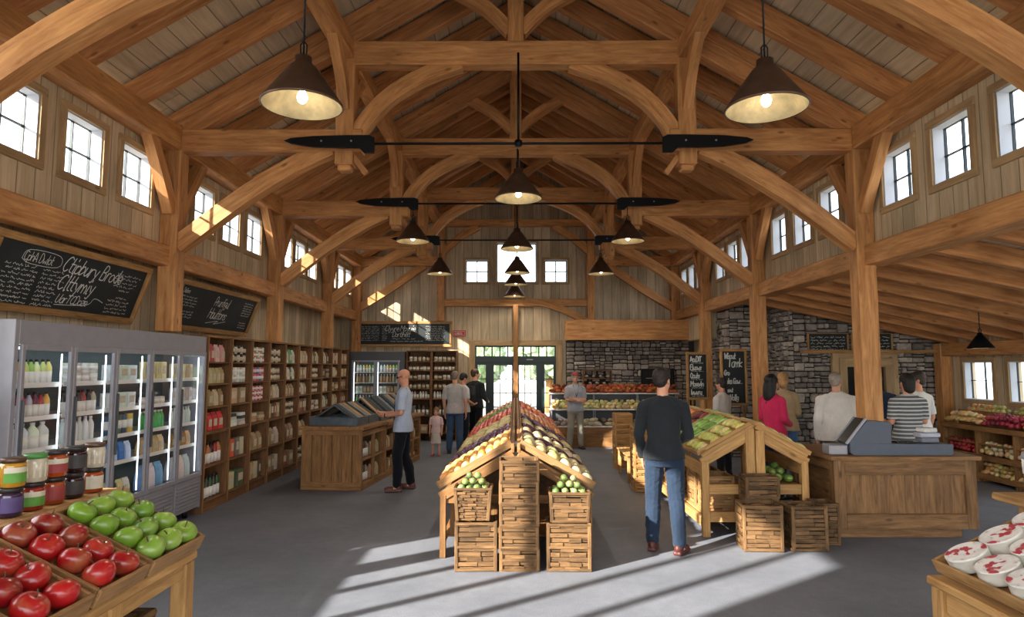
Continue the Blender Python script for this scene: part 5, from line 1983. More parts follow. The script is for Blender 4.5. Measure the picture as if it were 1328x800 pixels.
for (bx, bz, w_, lab) in [(-.4, .735, .32, 'left'), (.5, .705, .34, 'right')]:
    Mf = Matrix.Translation((bx - w_ / 2, 6.33 - .12, bz - .03))
    fill('apple_small', Mf, w_, .24, AG, 'small dull green apple heaped in the %s basket before the central stand' % lab, 'green apples in the %s front basket' % lab, z=.03, u0=.005, w0=.005, layers=3, heap=.015, sc=.82)

# ---------------------------------------------------------------- gabled stand on the right
GX0, GX1, GXC = 2.06, 3.24, 2.65
GY0, GY1 = 7.4, 11.2
EZ, RZ_ = .82, 1.14
t = empty('gabled_stand', (GX0, GY0, 0), label='house-shaped wooden produce stand right of the man in the dark sweater', cat='produce stand')
LYg = GY1 - GY0


def gp(mb, lo, hi):
    mb.b2((lo[0] - GX0, lo[1] - GY0, lo[2]), (hi[0] - GX0, hi[1] - GY0, hi[2]))
    return mb


for (x, y) in [(GX0, GY0), (GX1 - .08, GY0), (GX0, GY1 - .08), (GX1 - .08, GY1 - .08), (GX0, GY0 + 1.25), (GX0, GY0 + 2.5), (GX1 - .08, GY0 + 1.9)]:
    gp(MB(), (x, y, 0), (x + .08, y + .08, EZ)).build('leg', M['pine'], t)
for (x0, x1) in ((GX0 + .08, GXC - .05), (GXC + .06, GX1 - .08)):
    for z in (.16, .46):
        gp(MB(), (x0, GY0 + .01, z), (x1, GY0 + .06, z + .11)).build('front_rail', M['pine'], t)
gp(MB(), (GXC - .1, GY0 - .01, .1), (GXC + .0, GY0 + .07, RZ_ + .04)).build('centre_post', M['pine'], t)
gp(MB(), (GXC + .01, GY0 - .01, .1), (GXC + .11, GY0 + .07, RZ_ + .02)).build('centre_post', M['pine'], t)
for sx in (-1, 1):
    xe = GX0 if sx < 0 else GX1
    for yy in (GY0 + .03, GY1 - .05):
        b_ = MB().bar((xe - GX0, yy - GY0, EZ - .02), (GXC - GX0 + sx * .02, yy - GY0, RZ_ - .02), .05, .1)
        b_.bar((xe - GX0, yy - GY0 + .002, EZ + .06), (GXC - GX0 + sx * .02, yy - GY0, RZ_ + .06), .06, .045)
        b_.build('gable_board', M['pine'], t)
    MB().b2((xe - GX0 - (0 if sx < 0 else .05), .08, EZ - .16), (xe - GX0 + (.05 if sx < 0 else 0), LYg, EZ - .02)).build('side_rail', M['pine'], t)
    MB().b2((xe - GX0 - (0 if sx < 0 else .05), .08, .1), (xe - GX0 + (.05 if sx < 0 else 0), LYg, .2)).build('side_rail', M['pine'], t)
    Mf = frame((0, 0, 0), (0, 1, 0), (1, 0, 0))
gp(MB(), (GX0 + .05, GY0 + .05, .2), (GX1 - .05, GY1 - .05, .22)).build('lower_shelf', M['pine'], t)
gp(MB(), (GX0 + .6, GY0 + .06, .53), (GX1 - .05, GY0 + .8, .55)).build('middle_shelf', M['pine'], t)
MB().bar((GXC - GX0, .05, RZ_ + .03), (GXC - GX0, LYg, RZ_ + .03), .05, .1).build('ridge_rail', M['pine'], t)
YG2 = [srgb(206, 200, 110), srgb(222, 212, 140), srgb(190, 190, 96)]
LG = [srgb(150, 184, 90), srgb(172, 200, 112), srgb(124, 162, 72)]
DR = [srgb(120, 44, 50), srgb(96, 34, 44), srgb(150, 60, 60)]
OG = [srgb(222, 134, 62), srgb(232, 156, 86), srgb(204, 110, 46)]
gl = [(7.42, 8.0, 'squash', YG2, 'pale yellow'), (8.04, 8.82, 'cucumber', LG, 'light green'), (8.86, 9.3, 'sweet_potato', DR, 'dark red'), (9.34, 10.3, 'sweet_potato', OG, 'orange'), (10.34, 11.16, 'orange', OG, 'orange')]
grr = [(7.42, 8.4, 'squash', [srgb(196, 200, 130), srgb(214, 212, 160)], 'pale green'), (8.44, 9.6, 'melon', [srgb(190, 196, 130), srgb(160, 176, 100)], 'pale green'), (9.64, 11.16, 'potato', ME, 'cream')]
for sx, bins, nm in ((-1, gl, 'left'), (1, grr, 'right')):
    for i, (y0, y1, kd, col, cw) in enumerate(bins):
        x = GX0 - .03 if sx < 0 else GX1 + .03
        d_ = (GXC - GX0 - .01, 0, RZ_ - EZ) if sx < 0 else (-(GXC - GX0 - .01), 0, RZ_ - EZ)
        Mf = frame((x, y0, EZ + .06), (0, 1, 0), d_)
        if Mf.to_3x3()[2][2] < 0:
            Mf = frame((x, y1, EZ + .06), (0, -1, 0), d_)
        tray_on(Mf, y1 - y0, .69, .05, 'shallow tray on the %s slope of the gabled stand, %s from the front' % (nm, ORD[i]), mat='pine', group='trays of the gabled stand')
        word = PN.get(kd, kd).replace('_', ' ')
        fill(kd, Mf, y1 - y0, .69, col, '%s %s in the %s tray from the front, %s slope of the gabled stand' % (cw, word.replace('sweet potato', 'yam'), ORD[i], nm), '%ss in the %s tray, %s slope of the gabled stand' % (word, ORD[i], nm), z=.04, heap=.03, free=.2, sc={'squash': .8, 'cucumber': .85}.get(kd, .9))
Mf = Matrix.Translation((2.78, 7.5, .56))
fill('mango', Mf, .38, .4, [srgb(110, 140, 62), srgb(136, 160, 82), srgb(90, 120, 50)], 'green mango piled in the right gable opening of the stand', 'green mangoes in the gable opening', z=.04, layers=3, free=1.5, heap=.02)
# crates around / in the gabled stand
crate(2.52, 6.98, 0, .38, .3, .46, 'tall woven crate in sunlight at the left of the crate row before the gabled stand', seed=21, rz=-.08)
crate(2.98, 6.98, 0, .35, .28, .45, 'tall dark woven crate, middle of the crate row before the gabled stand', seed=22, rz=.03, mat='slatdark')
crate(3.29, 7.2, 0, .2, .26, .43, 'narrow dark woven crate at the checkout counter side', seed=23, rz=.02, mat='slatdark')
crate(2.62, 7.24, 0, .34, .2, .47, 'woven crate hidden behind the front row, carrying the small crate', seed=24, mat='slatdark')
crate(2.62, 7.22, .475, .34, .22, .22, 'small dark woven crate on top, against the gabled stand', seed=25, mat='slatdark')
for (x, y, z0, w_, d_, lab) in [(2.52, 6.98, .36, .3, .22, 'sunlit left'), (2.98, 6.98, .36, .28, .2, 'middle dark')]:
    Mf = Matrix.Translation((x - w_ / 2, y - d_ / 2, z0))
    fill('sweet_potato', Mf, w_, d_, [srgb(120, 92, 62), srgb(150, 118, 84)], 'brown root vegetable in the %s crate before the gabled stand' % lab, 'root vegetables in the %s crate' % lab, z=.05, u0=.01, w0=.01, along='u', layers=2, free=1.2)
k = 0
for (x, y, z, h) in [(2.32, 7.78, .22, .2), (2.32, 7.78, .43, .19), (2.3, 8.2, .22, .2), (2.3, 8.2, .43, .19), (2.3, 9.0, .22, .2), (2.3, 9.0, .43, .19), (2.3, 9.45, .22, .2), (2.3, 10.3, .22, .2), (2.3, 10.3, .43, .19)]:
    crate(x, y, z, .3, .34, h, 'pale slatted crate stored inside the gabled stand, %s by its open left side' % ORD[k], seed=30 + k % 3, mat='tray', group='crates inside the gabled stand')
    k += 1
# low bench and crates at the far left of the gabled stand
t = empty('low_bench', (1.8, 10.75, 0), label='low pale wooden step bench left of the gabled stand', cat='bench')
for (x, y) in [(0, 0), (.2, 0), (0, .95), (.2, .95)]:
    MB().b2((x, y, 0), (x + .05, y + .05, .42)).build('leg', M['pine'], t)
m = MB()
for i in range(4):
    m.b2((-.02 + i * .068, -.03, .42), (.042 + i * .068, 1.03, .445))
m.build('seat_slats', M['pine'], t)
MB().sweep([(.02, .05, .38), (.02, .5, .34), (.02, .95, .38)], .03, .07, side=(1, 0, 0)).build('apron', M['pine'], t)
for i in range(5):
    crate(1.94, 10.2 + .0 * i, i * .19, .3, .36, .185, 'pale slatted crate in the stack by the low bench, %s from the floor' % ORD[i], seed=41 + i % 2, mat='pine', group='crate stack by the low bench')
for i in range(5):
    crate(1.98, 12.35, i * .2, .3, .36, .195, 'pale slatted crate in the stack beyond the low bench, %s from the floor' % ORD[i], seed=41 + i % 2, mat='pine', group='crate stack beyond the low bench')
Mf = Matrix.Translation((1.82, 10.05, .92))
fill('tomato', Mf, .24, .3, RD, 'red tomato on top of the crate stack by the low bench', 'tomatoes on the crate stack', z=.06, layers=1)

# ---------------------------------------------------------------- right aisle racks
t = empty('vegetable_rack', (7.55, 9.3, 0), label='long stepped wooden vegetable rack under the right aisle windows', cat='rack')
LR = 2.5
RB = [0, .83, 1.66, 2.5]
for y in RB:
    MB().b2((0, y - .02, 0), (.6, y + .02, .86)).build('upright', M['oak'], t)
for z in (.1, .42, .62):
    MB().b2((.02, 0, z - .02), (.6, LR, z)).build('shelf', M['oak'], t)
for z in (.06, .36, .82):
    MB().b2((-.02, -.02, z), (.0, LR + .02, z + .09 if z != .82 else .9)).build('front_rail', M['oak'], t)
m = MB(); m.b2((0, 0, .84), (.34, LR, .87)); m.build('step_board', M['oak'], t)
m = MB(); m.b2((.3, 0, 1.04), (.62, LR, 1.07)); m.b2((.3, 0, .87), (.32, LR, 1.12)); m.build('upper_step', M['oak'], t)
PO = [srgb(206, 170, 110), srgb(190, 150, 92), srgb(216, 186, 130)]
cells = [  # y0,y1,z,kind,color,word
    (1.7, 2.46, .12, 'potato', PO, 'tan'), (1.7, 2.46, .44, 'tomato', [srgb(160, 40, 50), srgb(180, 60, 66)], 'dark red'),
    (.87, 1.62, .12, 'potato', PO, 'tan'), (.87, 1.62, .44, 'onion', [srgb(206, 180, 130), srgb(220, 200, 156)], 'pale'), (.04, .8, .44, 'onion', [srgb(206, 180, 130)], 'pale'), (.04, .8, .12, 'potato', PO, 'tan')]
for i, (a, b_, z, kd, col, cw) in enumerate(cells):
    Mf = frame((7.57, 9.3 + b_, z), (0, -1, 0), (1, 0, .25))
    if Mf.to_3x3()[2][2] < 0:
        Mf = frame((7.57, 9.3 + a, z), (0, 1, 0), (1, 0, .25))
    word = kd.replace('_', ' ')
    pile(kd, Mf, b_ - a, .32, col, '%s %s in the %s row of the aisle rack, %s section from stone wall' % (cw, word, 'lower' if z < .2 else 'middle', ORD[[0, 0, 1, 1, 2, 2][i]]), '%ss in aisle rack cell %s' % (word, ORD[i]), z=.045, du=.1, rows=[(.1, 0), (.42, 0), (.26, 1), (.58, 1), (.42, 2)], dz=.05)
for i, (a, b_, kd, col, cw) in enumerate([(1.55, 2.46, 'potato', [srgb(214, 176, 116), srgb(226, 196, 140)], 'golden'), (.7, 1.53, 'onion', [srgb(140, 40, 60), srgb(170, 60, 76), srgb(110, 34, 56)], 'red-purple'), (.04, .68, 'orange', OG, 'orange')]):
    Mf = frame((7.53, 9.3 + b_, .885), (0, -1, 0), (1, 0, .3))
    if Mf.to_3x3()[2][2] < 0:
        Mf = frame((7.53, 9.3 + a, .885), (0, 1, 0), (1, 0, .3))
    fill(kd, Mf, b_ - a, .34, col, '%s %s heaped on the rack top step, %s heap from the stone wall' % (cw, kd, ORD[i]), '%ss on the rack top step' % kd, z=.045, layers=2, heap=.04)
for i, (a, b_, kd, col, cw) in enumerate([(1.5, 2.4, 'onion', [srgb(190, 180, 110), srgb(210, 150, 90), srgb(150, 160, 90)], 'mixed yellow-green'), (.3, 1.35, 'potato', [srgb(176, 164, 96), srgb(150, 146, 84)], 'olive yellow')]):
    Mf = Matrix.Translation((7.88, 9.3 + a, 1.08))
    fill(kd, Mf, .26, b_ - a, col, '%s %s on the aisle window ledge, %s group from the stone wall' % (cw, kd, ORD[i]), '%ss on the back ledge' % kd, z=.045, layers=2)
Mf = frame((7.57, 9.3 + 2.46, .56), (0, -1, 0), (1, 0, .25))
if Mf.to_3x3()[2][2] < 0:
    Mf = frame((7.57, 9.3 + 1.7, .6), (0, 1, 0), (1, 0, .25))

# ---------------------------------------------------------------- bakery goods
sets = [(BZ[2], .42, .74, 'bread_roll', [srgb(150, 74, 38), srgb(178, 100, 54), srgb(120, 60, 34)], 'red-brown', 'top', 3), (BZ[1], .22, .6, 'bread_roll', [srgb(196, 176, 120), srgb(170, 160, 100), srgb(206, 190, 140)], 'pale yellow', 'middle', 3), (BZ[0], .02, .4, 'bread_loaf', [srgb(150, 138, 120), srgb(180, 166, 144), srgb(110, 100, 86)], 'floury grey', 'bottom', 1)]
for (z, d0, d1_, kd, col, cw, wh, ly) in sets:
    Mf = Matrix.Translation((.84, 15.45 + d0, z))
    pile(kd, Mf, 3.04, d1_ - d0, col, '%s %s on the %s shelf of the bakery display' % (cw, kd.replace('_', ' '), wh), '%ss on the %s bakery shelf' % (kd.replace('_', ' '), wh), du=.125 if ly > 1 else .2, rows=[(.15, 0), (.45, 0), (.3, 1), (.6, 1), (.45, 2)] if ly > 1 else [(.2, 0), (.55, 0), (.4, 1)], dz=.06 if ly > 1 else .075, sc=1.15 if ly > 1 else 1.0)
for i in range(7):
    inst('loaf_in_niche', PM['bread_roll'][i % 3], (1.8 + i * .09, 16.8, 1.45 if i % 2 else 1.62), (0, 0, i), .7, color=srgb(190, 170, 140), label='small loaf in the dark wall niche above the bakery', cat='bread', group='loaves in the wall niche')

# ---------------------------------------------------------------- near left apple stall
AX = -1.31
TZ = 1.12
t = empty('fruit_table', (AX, .9, 0), label='wooden trestle table carrying the tilted apple trays in the near left corner', cat='table')
TL = 1.87


def tb(lo, hi, nm, mat='pine'):
    MB().b2((lo[0] - AX, lo[1] - .9, lo[2]), (hi[0] - AX, hi[1] - .9, hi[2]), .006).build(nm, M[mat], t)


for y in (.95, 2.2, 2.69):
    tb((AX - .07, y, 0), (AX - .005, y + .07, TZ - .035), 'leg')
    tb((AX - .78, y, 0), (AX - .72, y + .07, TZ - .035), 'leg')
tb((AX - .8, .9, TZ - .035), (AX + .0, 2.77, TZ), 'tabletop')
tb((AX - .05, 1.02, TZ - .095), (AX - .015, 2.69, TZ - .035), 'apron')
tb((AX - .72, 2.7, TZ - .125), (AX - .07, 2.74, TZ - .035), 'apron')
tb((AX - .75, .95, .53), (AX - .02, 2.72, .56), 'lower_shelf')
crate(-1.6, 2.48, .565, .36, .34, .35, 'dark wicker basket on the lower shelf of the apple table', seed=51, taper=.85, mat='slatdark', wicker=True, cat='basket', name='wicker_basket')
# riser and jar board
t2 = empty('jar_board', (-1.84, .95, 1.29), label='thick wooden board behind the apple trays holding the stacked jars', cat='shelf')
MB().b2((-.12, 0, 0), (.12, 2.03, .04), .01).build('board', M['framewood'], t2)
for y in (.1, 1.0, 1.84):
    MB().b2((-.08, y, -.168), (.06, y + .05, 0)).build('riser', M['framewood'], t2)
AR = [srgb(158, 18, 24), srgb(172, 26, 28), srgb(136, 16, 24)]
am1 = [apple_me(.047, m_apple, seed=s_) for s_ in range(3)]
am2 = [apple_me(.045, m_applg, seed=s_ + 9) for s_ in range(3)]
stem = MB().tube([(0, 0, .028), (.003, 0, .042), (.008, .002, .054)], .0022, 6).mesh('stem', m_stem)
ra = random.Random(5)
trays = [(2.38, 2.76, 'green', 3, 4), (2.08, 2.355, 'red', 2, 4), (1.78, 2.055, 'red', 2, 4), (1.48, 1.755, 'red', 2, 4), (1.18, 1.455, 'red', 2, 4)]
for i, (y0, y1, cw, nu, nw) in enumerate(trays):
    Mf = frame((-1.3, y0, 1.125), (0, 1, 0), (-.35, 0, .165))
    if Mf.to_3x3()[2][2] < 0:
        Mf = frame((-1.3, y1, 1.125), (0, -1, 0), (-.35, 0, .165))
    lu, lw = y1 - y0, .42
    tray_on(Mf, lu, lw, .06, 'tilted wooden tray of %s apples, %s tray from the cooler end' % (cw, ORD[i]), mat='tray')
    for a in range(nu):
        for b_ in range(nw):
            u = .014 + (lu - .028) * (a + .5) / nu + ra.uniform(-.004, .004)
            w_ = .014 + (lw - .028) * (b_ + .5) / nw + ra.uniform(-.004, .004)
            p = Mf @ V((u, w_, .055 + ra.uniform(0, .008)))
            rot = Euler((ra.uniform(-.5, .5), ra.uniform(-.5, .5), ra.uniform(0, 6)))
            c = ra.choice(AR) if cw == 'red' else ra.choice([srgb(112, 150, 44), srgb(126, 160, 56), srgb(100, 140, 42)])
            o = inst('apple', (am1 if cw == 'red' else am2)[ra.randrange(3)], p, rot, 1.0 if cw == 'red' else ra.uniform(1.0, 1.06), color=c,
                     label='glossy %s apple in the %s tray from the cooler end' % (cw, ORD[i]), cat='apple', group='%s apples in the %s near tray' % (cw, ORD[i]))
            inst('stem', stem, (0, 0, 0), parent=o)
# jars, two high
jl = [plain('jar_label_%d' % i, c, .6, var=.1, bscale=200) for i, c in enumerate([srgb(206, 200, 180), srgb(90, 150, 60), srgb(150, 60, 60), srgb(84, 70, 120), srgb(60, 56, 56)])]
jm = {}
tone = {'orange': srgb(150, 66, 24), 'red': srgb(140, 40, 26), 'dark': srgb(40, 18, 24), 'yellow': srgb(176, 130, 40), 'purple': srgb(54, 34, 60), 'cream': srgb(190, 180, 160)}


def bigjar(x, y, z, col, lab, label, wide=False, rz=0, half=None):
    r, h = .041, .104
    t = empty('preserve_jar', (x, y, z), rz, label=label, cat='jar')
    m = MB().lathe([(r * .86, 0), (r, .006), (r, h * .74), (r * .9, h * .82), (r * .84, h * .84)], 24)
    o = inst('jar_glass', m.mesh('jar_glass', m_jarb), (0, 0, 0), parent=t, color=tone[col])
    m = MB().lathe([(r * .9, h * .83), (r * .95, h * .84), (r * .95, h * .97), (r * .9, h)], 24)
    m.build('lid', {'g': m_lidg, 'd': m_lid, 'b': M['bronze']}[lab[1]], t)
    m = MB()
    n = 10
    span = 2.2 if not wide else 5.0
    a0 = -.15 - span / 2   # faces +X/-Y
    vs, fs = [], []
    for k in range(n + 1):
        a = a0 - .35 + span * k / n
        for zz in (.17, .5, .68):
            vs.append((r * 1.012 * math.cos(a), r * 1.012 * math.sin(a), h * zz))
    for k in range(n):
        for q in range(2):
            fs.append([k * 3 + q, (k + 1) * 3 + q, (k + 1) * 3 + q + 1, k * 3 + q + 1])
    m.add(vs, fs)
    for q in range(len(m.m)):
        m.m[q] = 0 if (q % 2 or not half) else 1
    m.build('jar_label', [jl[lab[0]], jl[half or 1]], t)
    return t


jy = [2.2, 2.33, 2.46, 2.59, 2.72]
jy = [1.83, 1.955, 2.08, 2.205, 2.33, 2.455, 2.58, 2.705]
# positions measured along the board, nearest the frame edge first
Z1, Z2 = 1.331, 1.436
JX = -1.83
for i, (y, lo, up) in enumerate([
        (2.41, ('purple', (3, 'd'), 'purple jam jar with violet label, bottom row by the frame edge', False, None), ('yellow', (0, 'b'), 'yellow pickle jar with green and white label on the purple jam jar', False, 1)),
        (2.52, ('red', (0, 'd'), 'orange-red jar with white and green label, second in the bottom row', False, 1), ('cream', (0, 'g'), 'green-lidded jar with a wide cream label, second in the top row', True, None)),
        (2.632, ('orange', (2, 'd'), 'orange marmalade jar with red label, middle of the bottom row', False, None), ('orange', (0, 'd'), 'amber jar with cream label under a dark lid, middle of the top row', False, 2)),
        (2.75, ('dark', (4, 'd'), 'almost black jam jar with round grey label, fourth in the bottom row', False, None), ('dark', (4, 'd'), 'dark jar with black label, fourth in the top row', False, None)),
        (2.875, ('orange', (0, 'd'), 'orange jar with white label at the far end of the bottom row', False, None), ('cream', (0, 'b'), 'cream-labelled jar with bronze lid at the far end of the top row', True, None))]):
    bigjar(JX, y, Z1, lo[0], lo[1], lo[2], lo[3], half=lo[4])
    bigjar(JX + .003, y + .003, Z2, up[0], up[1], up[2], up[3], half=up[4])

# ---------------------------------------------------------------- near right cheese stall
t = empty('cheese_table', (1.72, 1.2, 0), label='wooden table with the tilted cheese trays in the near right corner', cat='table')
BX = 1.72


def tb2(lo, hi, nm, mat='pine'):
    MB().b2((lo[0] - BX, lo[1] - 1.2, lo[2]), (hi[0] - BX, hi[1] - 1.2, hi[2]), .006).build(nm, M[mat], t)


for y in (1.3, 2.76):
    tb2((BX + .005, y, 0), (BX + .075, y + .07, .965), 'leg')
    tb2((BX + .72, y, 0), (BX + .79, y + .07, .965), 'leg')
tb2((BX, 1.2, .965), (BX + .82, 2.85, 1.0), 'tabletop')
tb2((BX + .02, 1.3, .87), (BX + .05, 2.76, .965), 'apron')
tb2((BX + .07, 2.77, .87), (BX + .72, 2.81, .965), 'apron')
tb2((BX + .02, 1.37, .3), (BX + .06, 2.76, .36), 'stretcher')
Mt = frame((1.75, 2.3, 1.02), (0, 1, 0), (.42, 0, .2))
if Mt.to_3x3()[2][2] < 0:
    Mt = frame((1.75, 2.82, 1.02), (0, -1, 0), (.42, 0, .2))
tray_on(Mt, .52, .5, .055, 'tilted wooden tray of round wrapped cheeses', mat='framewood')
Mt2 = frame((1.72, 1.7, 1.02), (0, 1, 0), (.42, 0, .2))
if Mt2.to_3x3()[2][2] < 0:
    Mt2 = frame((1.72, 2.27, 1.02), (0, -1, 0), (.42, 0, .2))
tray_on(Mt2, .57, .5, .055, 'second tilted wooden tray with red packets at the frame corner', mat='framewood')


def cheese_mats():
    t = NT('printed_cheese_wrapper')
    tc = t.n('ShaderNodeTexCoord')
    vo = t.n('ShaderNodeTexVoronoi', Scale=24.0)
    t.l(tc.outputs['Object'], vo.inputs['Vector'])
    n1 = t.n('ShaderNodeTexNoise', Scale=18.0, Detail=3.0)
    t.l(tc.outputs['Object'], n1.inputs['Vector'])
    k = t.ramp(vo.outputs['Distance'], [(.42, (1, 1, 1)), (.5, (0, 0, 0))])
    k2 = t.ramp(n1.outputs[0], [(.44, (0, 0, 0)), (.47, (1, 1, 1))])
    n2 = t.n('ShaderNodeTexNoise', Scale=30.0, Detail=2.0)
    t.l(tc.outputs['Object'], n2.inputs['Vector'])
    base = t.ramp(n2.outputs[0], [(.45, (.78, .76, .72)), (.65, (.62, .62, .6))])
    c = t.mix(base, (.42, .025, .05), t.math('MULTIPLY', k, k2))
    t.l(c, t.bs.inputs['Base Color'])
    t.bs.inputs['Roughness'].default_value = .4
    return t.mat


m_ch = cheese_mats()
m_chs = plain('cheese_paper', srgb(222, 218, 206), .6, var=.08, bump=.3, bscale=40)
R_, H_ = .078, .055
ch = MB().lathe([(R_ * .95, 0), (R_ * .99, .004), (R_ * .995, .008), (R_, H_ * .5), (R_, H_ * .9), (R_ * 1.015, H_ * .92), (R_ * 1.015, H_ * .985), (R_ * .99, H_)], 40, mi=1, caps=False, squash=lambda p: V((p.x * (1 + .02 * noise.noise(p * 60)), p.y * (1 + .02 * noise.noise(p * 60 + V((3, 0, 0)))), p.z)))
ch.lathe([(R_ * .99, H_), (R_ * .93, H_ + .002), (R_ * .86, H_ - .001), (R_ * .4, H_), (.001, H_ + .001)], 28, mi=0)
chm = ch.mesh('cheese_round', [m_ch, m_chs])
rc = random.Random(3)
kk = 0
flip = Mt.to_3x3()[1][0] < 0
for (u, w_) in [(.1, .1), (.1, .26), (.1, .41), (.265, .1), (.265, .26), (.265, .41), (.43, .1), (.43, .26), (.43, .41)]:
    p = Mt @ V((u, w_, .018))
    rot = (Mt.to_3x3() @ Euler((rc.uniform(-.08, .08), rc.uniform(-.08, .08), rc.uniform(0, 6))).to_matrix()).to_euler()
    inst('cheese_round', chm, p, rot, rc.uniform(.97, 1.03), label='round white cheese box with red fruit print in the tilted tray, right foreground', cat='cheese', group='round cheeses in the near right tray')
rp = blob_me('red_packet', .09, .055, .035, m_pack, seed=3, amp=.12, nu=16, nv=10)
for i, (u, w_) in enumerate([(.1, .12), (.28, .12), (.46, .12), (.1, .36), (.28, .36), (.46, .36)]):
    p = Mt2 @ V((u, w_, .05))
    inst('red_packet', rp, p, (0, .3, 1.2 + i * .3), 1, color=[srgb(190, 36, 40), srgb(214, 70, 60)][i % 2], label='shiny red packet in the second tray at the lower right frame corner', cat='packet', group='red packets in the corner tray')
t = empty('back_board', (2.36, 2.0, 1.24), label='wooden board behind the cheese tray holding a plastic tub', cat='shelf')
MB().b2((-.1, 0, 0), (.12, 1.2, .035), .008).build('board', M['framewood'], t)
for y in (.1, 1.05):
    MB().b2((-.05, y, -.239), (.05, y + .05, 0)).build('riser', M['framewood'], t)
t = empty('plastic_tub', (2.4, 3.08, 1.276), label='clear plastic tub with a printed top and green label at the right frame edge', cat='tub')
MB().lathe([(.05, 0), (.055, .005), (.058, .17), (.05, .175)], 24).build('tub_body', M['glass'], t)
MB().lathe([(.056, .01), (.0575, .075)], 24).build('tub_label', plain('teal_green_label', srgb(40, 110, 90), .5), t)
MB().lathe([(.058, .1), (.0595, .17)], 24).build('tub_print', m_labw, t)
MB().lathe([(.06, .168), (.062, .172), (.06, .195), (.05, .2)], 24).build('tub_lid', M['steel'], t)
# ---------------------------------------------------------------- people
SKIN = {}


def skin(name, col):
    if name not in SKIN:
        t = NT('skin_' + name)
        t.bs.inputs['Base Color'].default_value = (*col, 1)
        t.bs.inputs['Roughness'].default_value = .55
        t.bs.inputs['Subsurface Weight'].default_value = .08
        t.bs.inputs['Subsurface Radius'].default_value = (.02, .008, .004)
        tc = t.n('ShaderNodeTexCoord')
        no = t.n('ShaderNodeTexNoise', Scale=12.0, Detail=4.0)
        t.l(tc.outputs['Object'], no.inputs['Vector'])
        c = t.ramp(no.outputs[0], [(.3, tuple(x * .88 for x in col)), (.7, tuple(min(1, x * 1.08) for x in col))])
        t.l(c, t.bs.inputs['Base Color'])
        SKIN[name] = t.mat
    return SKIN[name]


def hair_mat(name, col):
    return plain('hair_' + name, col, .6, var=.35, bump=.6, bscale=90)


def remesh(mb, vox, smooth=2, disp=0, dscale=6, seed=0, name='m', mat=None, zaniso=1.0):
    me0 = mb.mesh('tmp', mat)
    o = bpy.data.objects.new('tmp', me0)
    COL.objects.link(o)
    md = o.modifiers.new('r', 'REMESH')
    md.mode = 'VOXEL'
    md.voxel_size = vox
    md.use_smooth_shade = True
    if smooth:
        sm = o.modifiers.new('s', 'SMOOTH')
        sm.factor = .5
        sm.iterations = smooth
    dg = bpy.context.evaluated_depsgraph_get()
    me = bpy.data.meshes.new_from_object(o.evaluated_get(dg))
    bpy.data.objects.remove(o)
    me.name = name
    if disp:
        off = V((seed * 2.1, seed * 1.7, seed))
        nr = [v.normal.copy() for v in me.vertices]
        for v, n in zip(me.vertices, nr):
            q = V((v.co.x * dscale, v.co.y * dscale, v.co.z * dscale * zaniso)) + off
            k = noise.noise(q) * .6 + (1 - abs(noise.noise(q * 1.7 + V((3, 1, 7)))) * 2) * .35
            v.co += n * k * disp
    for p in me.polygons:
        p.use_smooth = True
    return me


def limb(mb, pts, rs, n=12, sub=4, ell=None):
    P = smooth_path([V(p) for p in pts], sub) if len(pts) > 2 else [V(p) for p in pts]
    # radii interpolated
    m = len(P)
    R_ = []
    for i in range(m):
        t = i / (m - 1) * (len(rs) - 1)
        a = int(min(t, len(rs) - 2))
        f = t - a
        f = f * f * (3 - 2 * f)
        R_.append(rs[a] * (1 - f) + rs[a + 1] * f)
    mb.tube(P, 1, n, rs=R_, ell=ell)
    mb.ell(P[0], (R_[0],) * 3, nu=12, nv=8)
    mb.ell(P[-1], (R_[-1],) * 3, nu=12, nv=8)


def hand(mb, wr, d, palm, side, curl=.35, s=1.0, spread=.12, thumb=.6):
    """wr wrist, d direction to the fingers, palm = palm normal, side=+1 thumb towards palm x d"""
    d, palm = V(d).normalized(), V(palm).normalized()
    palm = (palm - d * palm.dot(d)).normalized()
    lat = d.cross(palm).normalized() * side      # thumb side
    wr = V(wr)
    M3 = Matrix((lat, d, palm)).transposed()
    mb.box(wr + d * .048 * s, (.078 * s, .092 * s, .026 * s), M3, .011 * s)
    limb(mb, [wr - d * .02 * s, wr + d * .03 * s], [.025 * s, .024 * s])
    fl = [(.031, .068), (.0105, .077), (-.0105, .072), (-.031, .057)]
    for i, (lx, ln) in enumerate(fl):
        p = wr + d * .088 * s + lat * lx * s
        dr = (d + lat * (lx * spread / .03)).normalized()
        pts = [p - dr * .012 * s, p]
        a = 0
        for q, fr in enumerate((.45, .32, .23)):
            a += curl * (.7, 1.0, .8)[q]
            v_ = dr * math.cos(a) + palm * math.sin(a)
            p = p + v_ * ln * fr * s
            pts.append(p)
        rs = [.0092 * s, .009 * s, .0085 * s, .008 * s, .0072 * s]
        for a_, b_, r0, r1 in zip(pts, pts[1:], rs, rs[1:]):
            limb(mb, [a_, b_], [r0, r1], n=8)
    p = wr + d * .025 * s + lat * .03 * s
    v1 = (d * .6 + lat * .75 + palm * .25).normalized()
    v2 = (d * .9 + lat * .25 + palm * thumb).normalized()
    p1 = p + v1 * .038 * s
    p2 = p1 + v2 * .03 * s
    p3 = p2 + v2 * .024 * s
    limb(mb, [p, p1], [.013 * s, .0105 * s], n=8)
    limb(mb, [p1, p2], [.0105 * s, .0095 * s], n=8)
    limb(mb, [p2, p3], [.0095 * s, .008 * s], n=8)


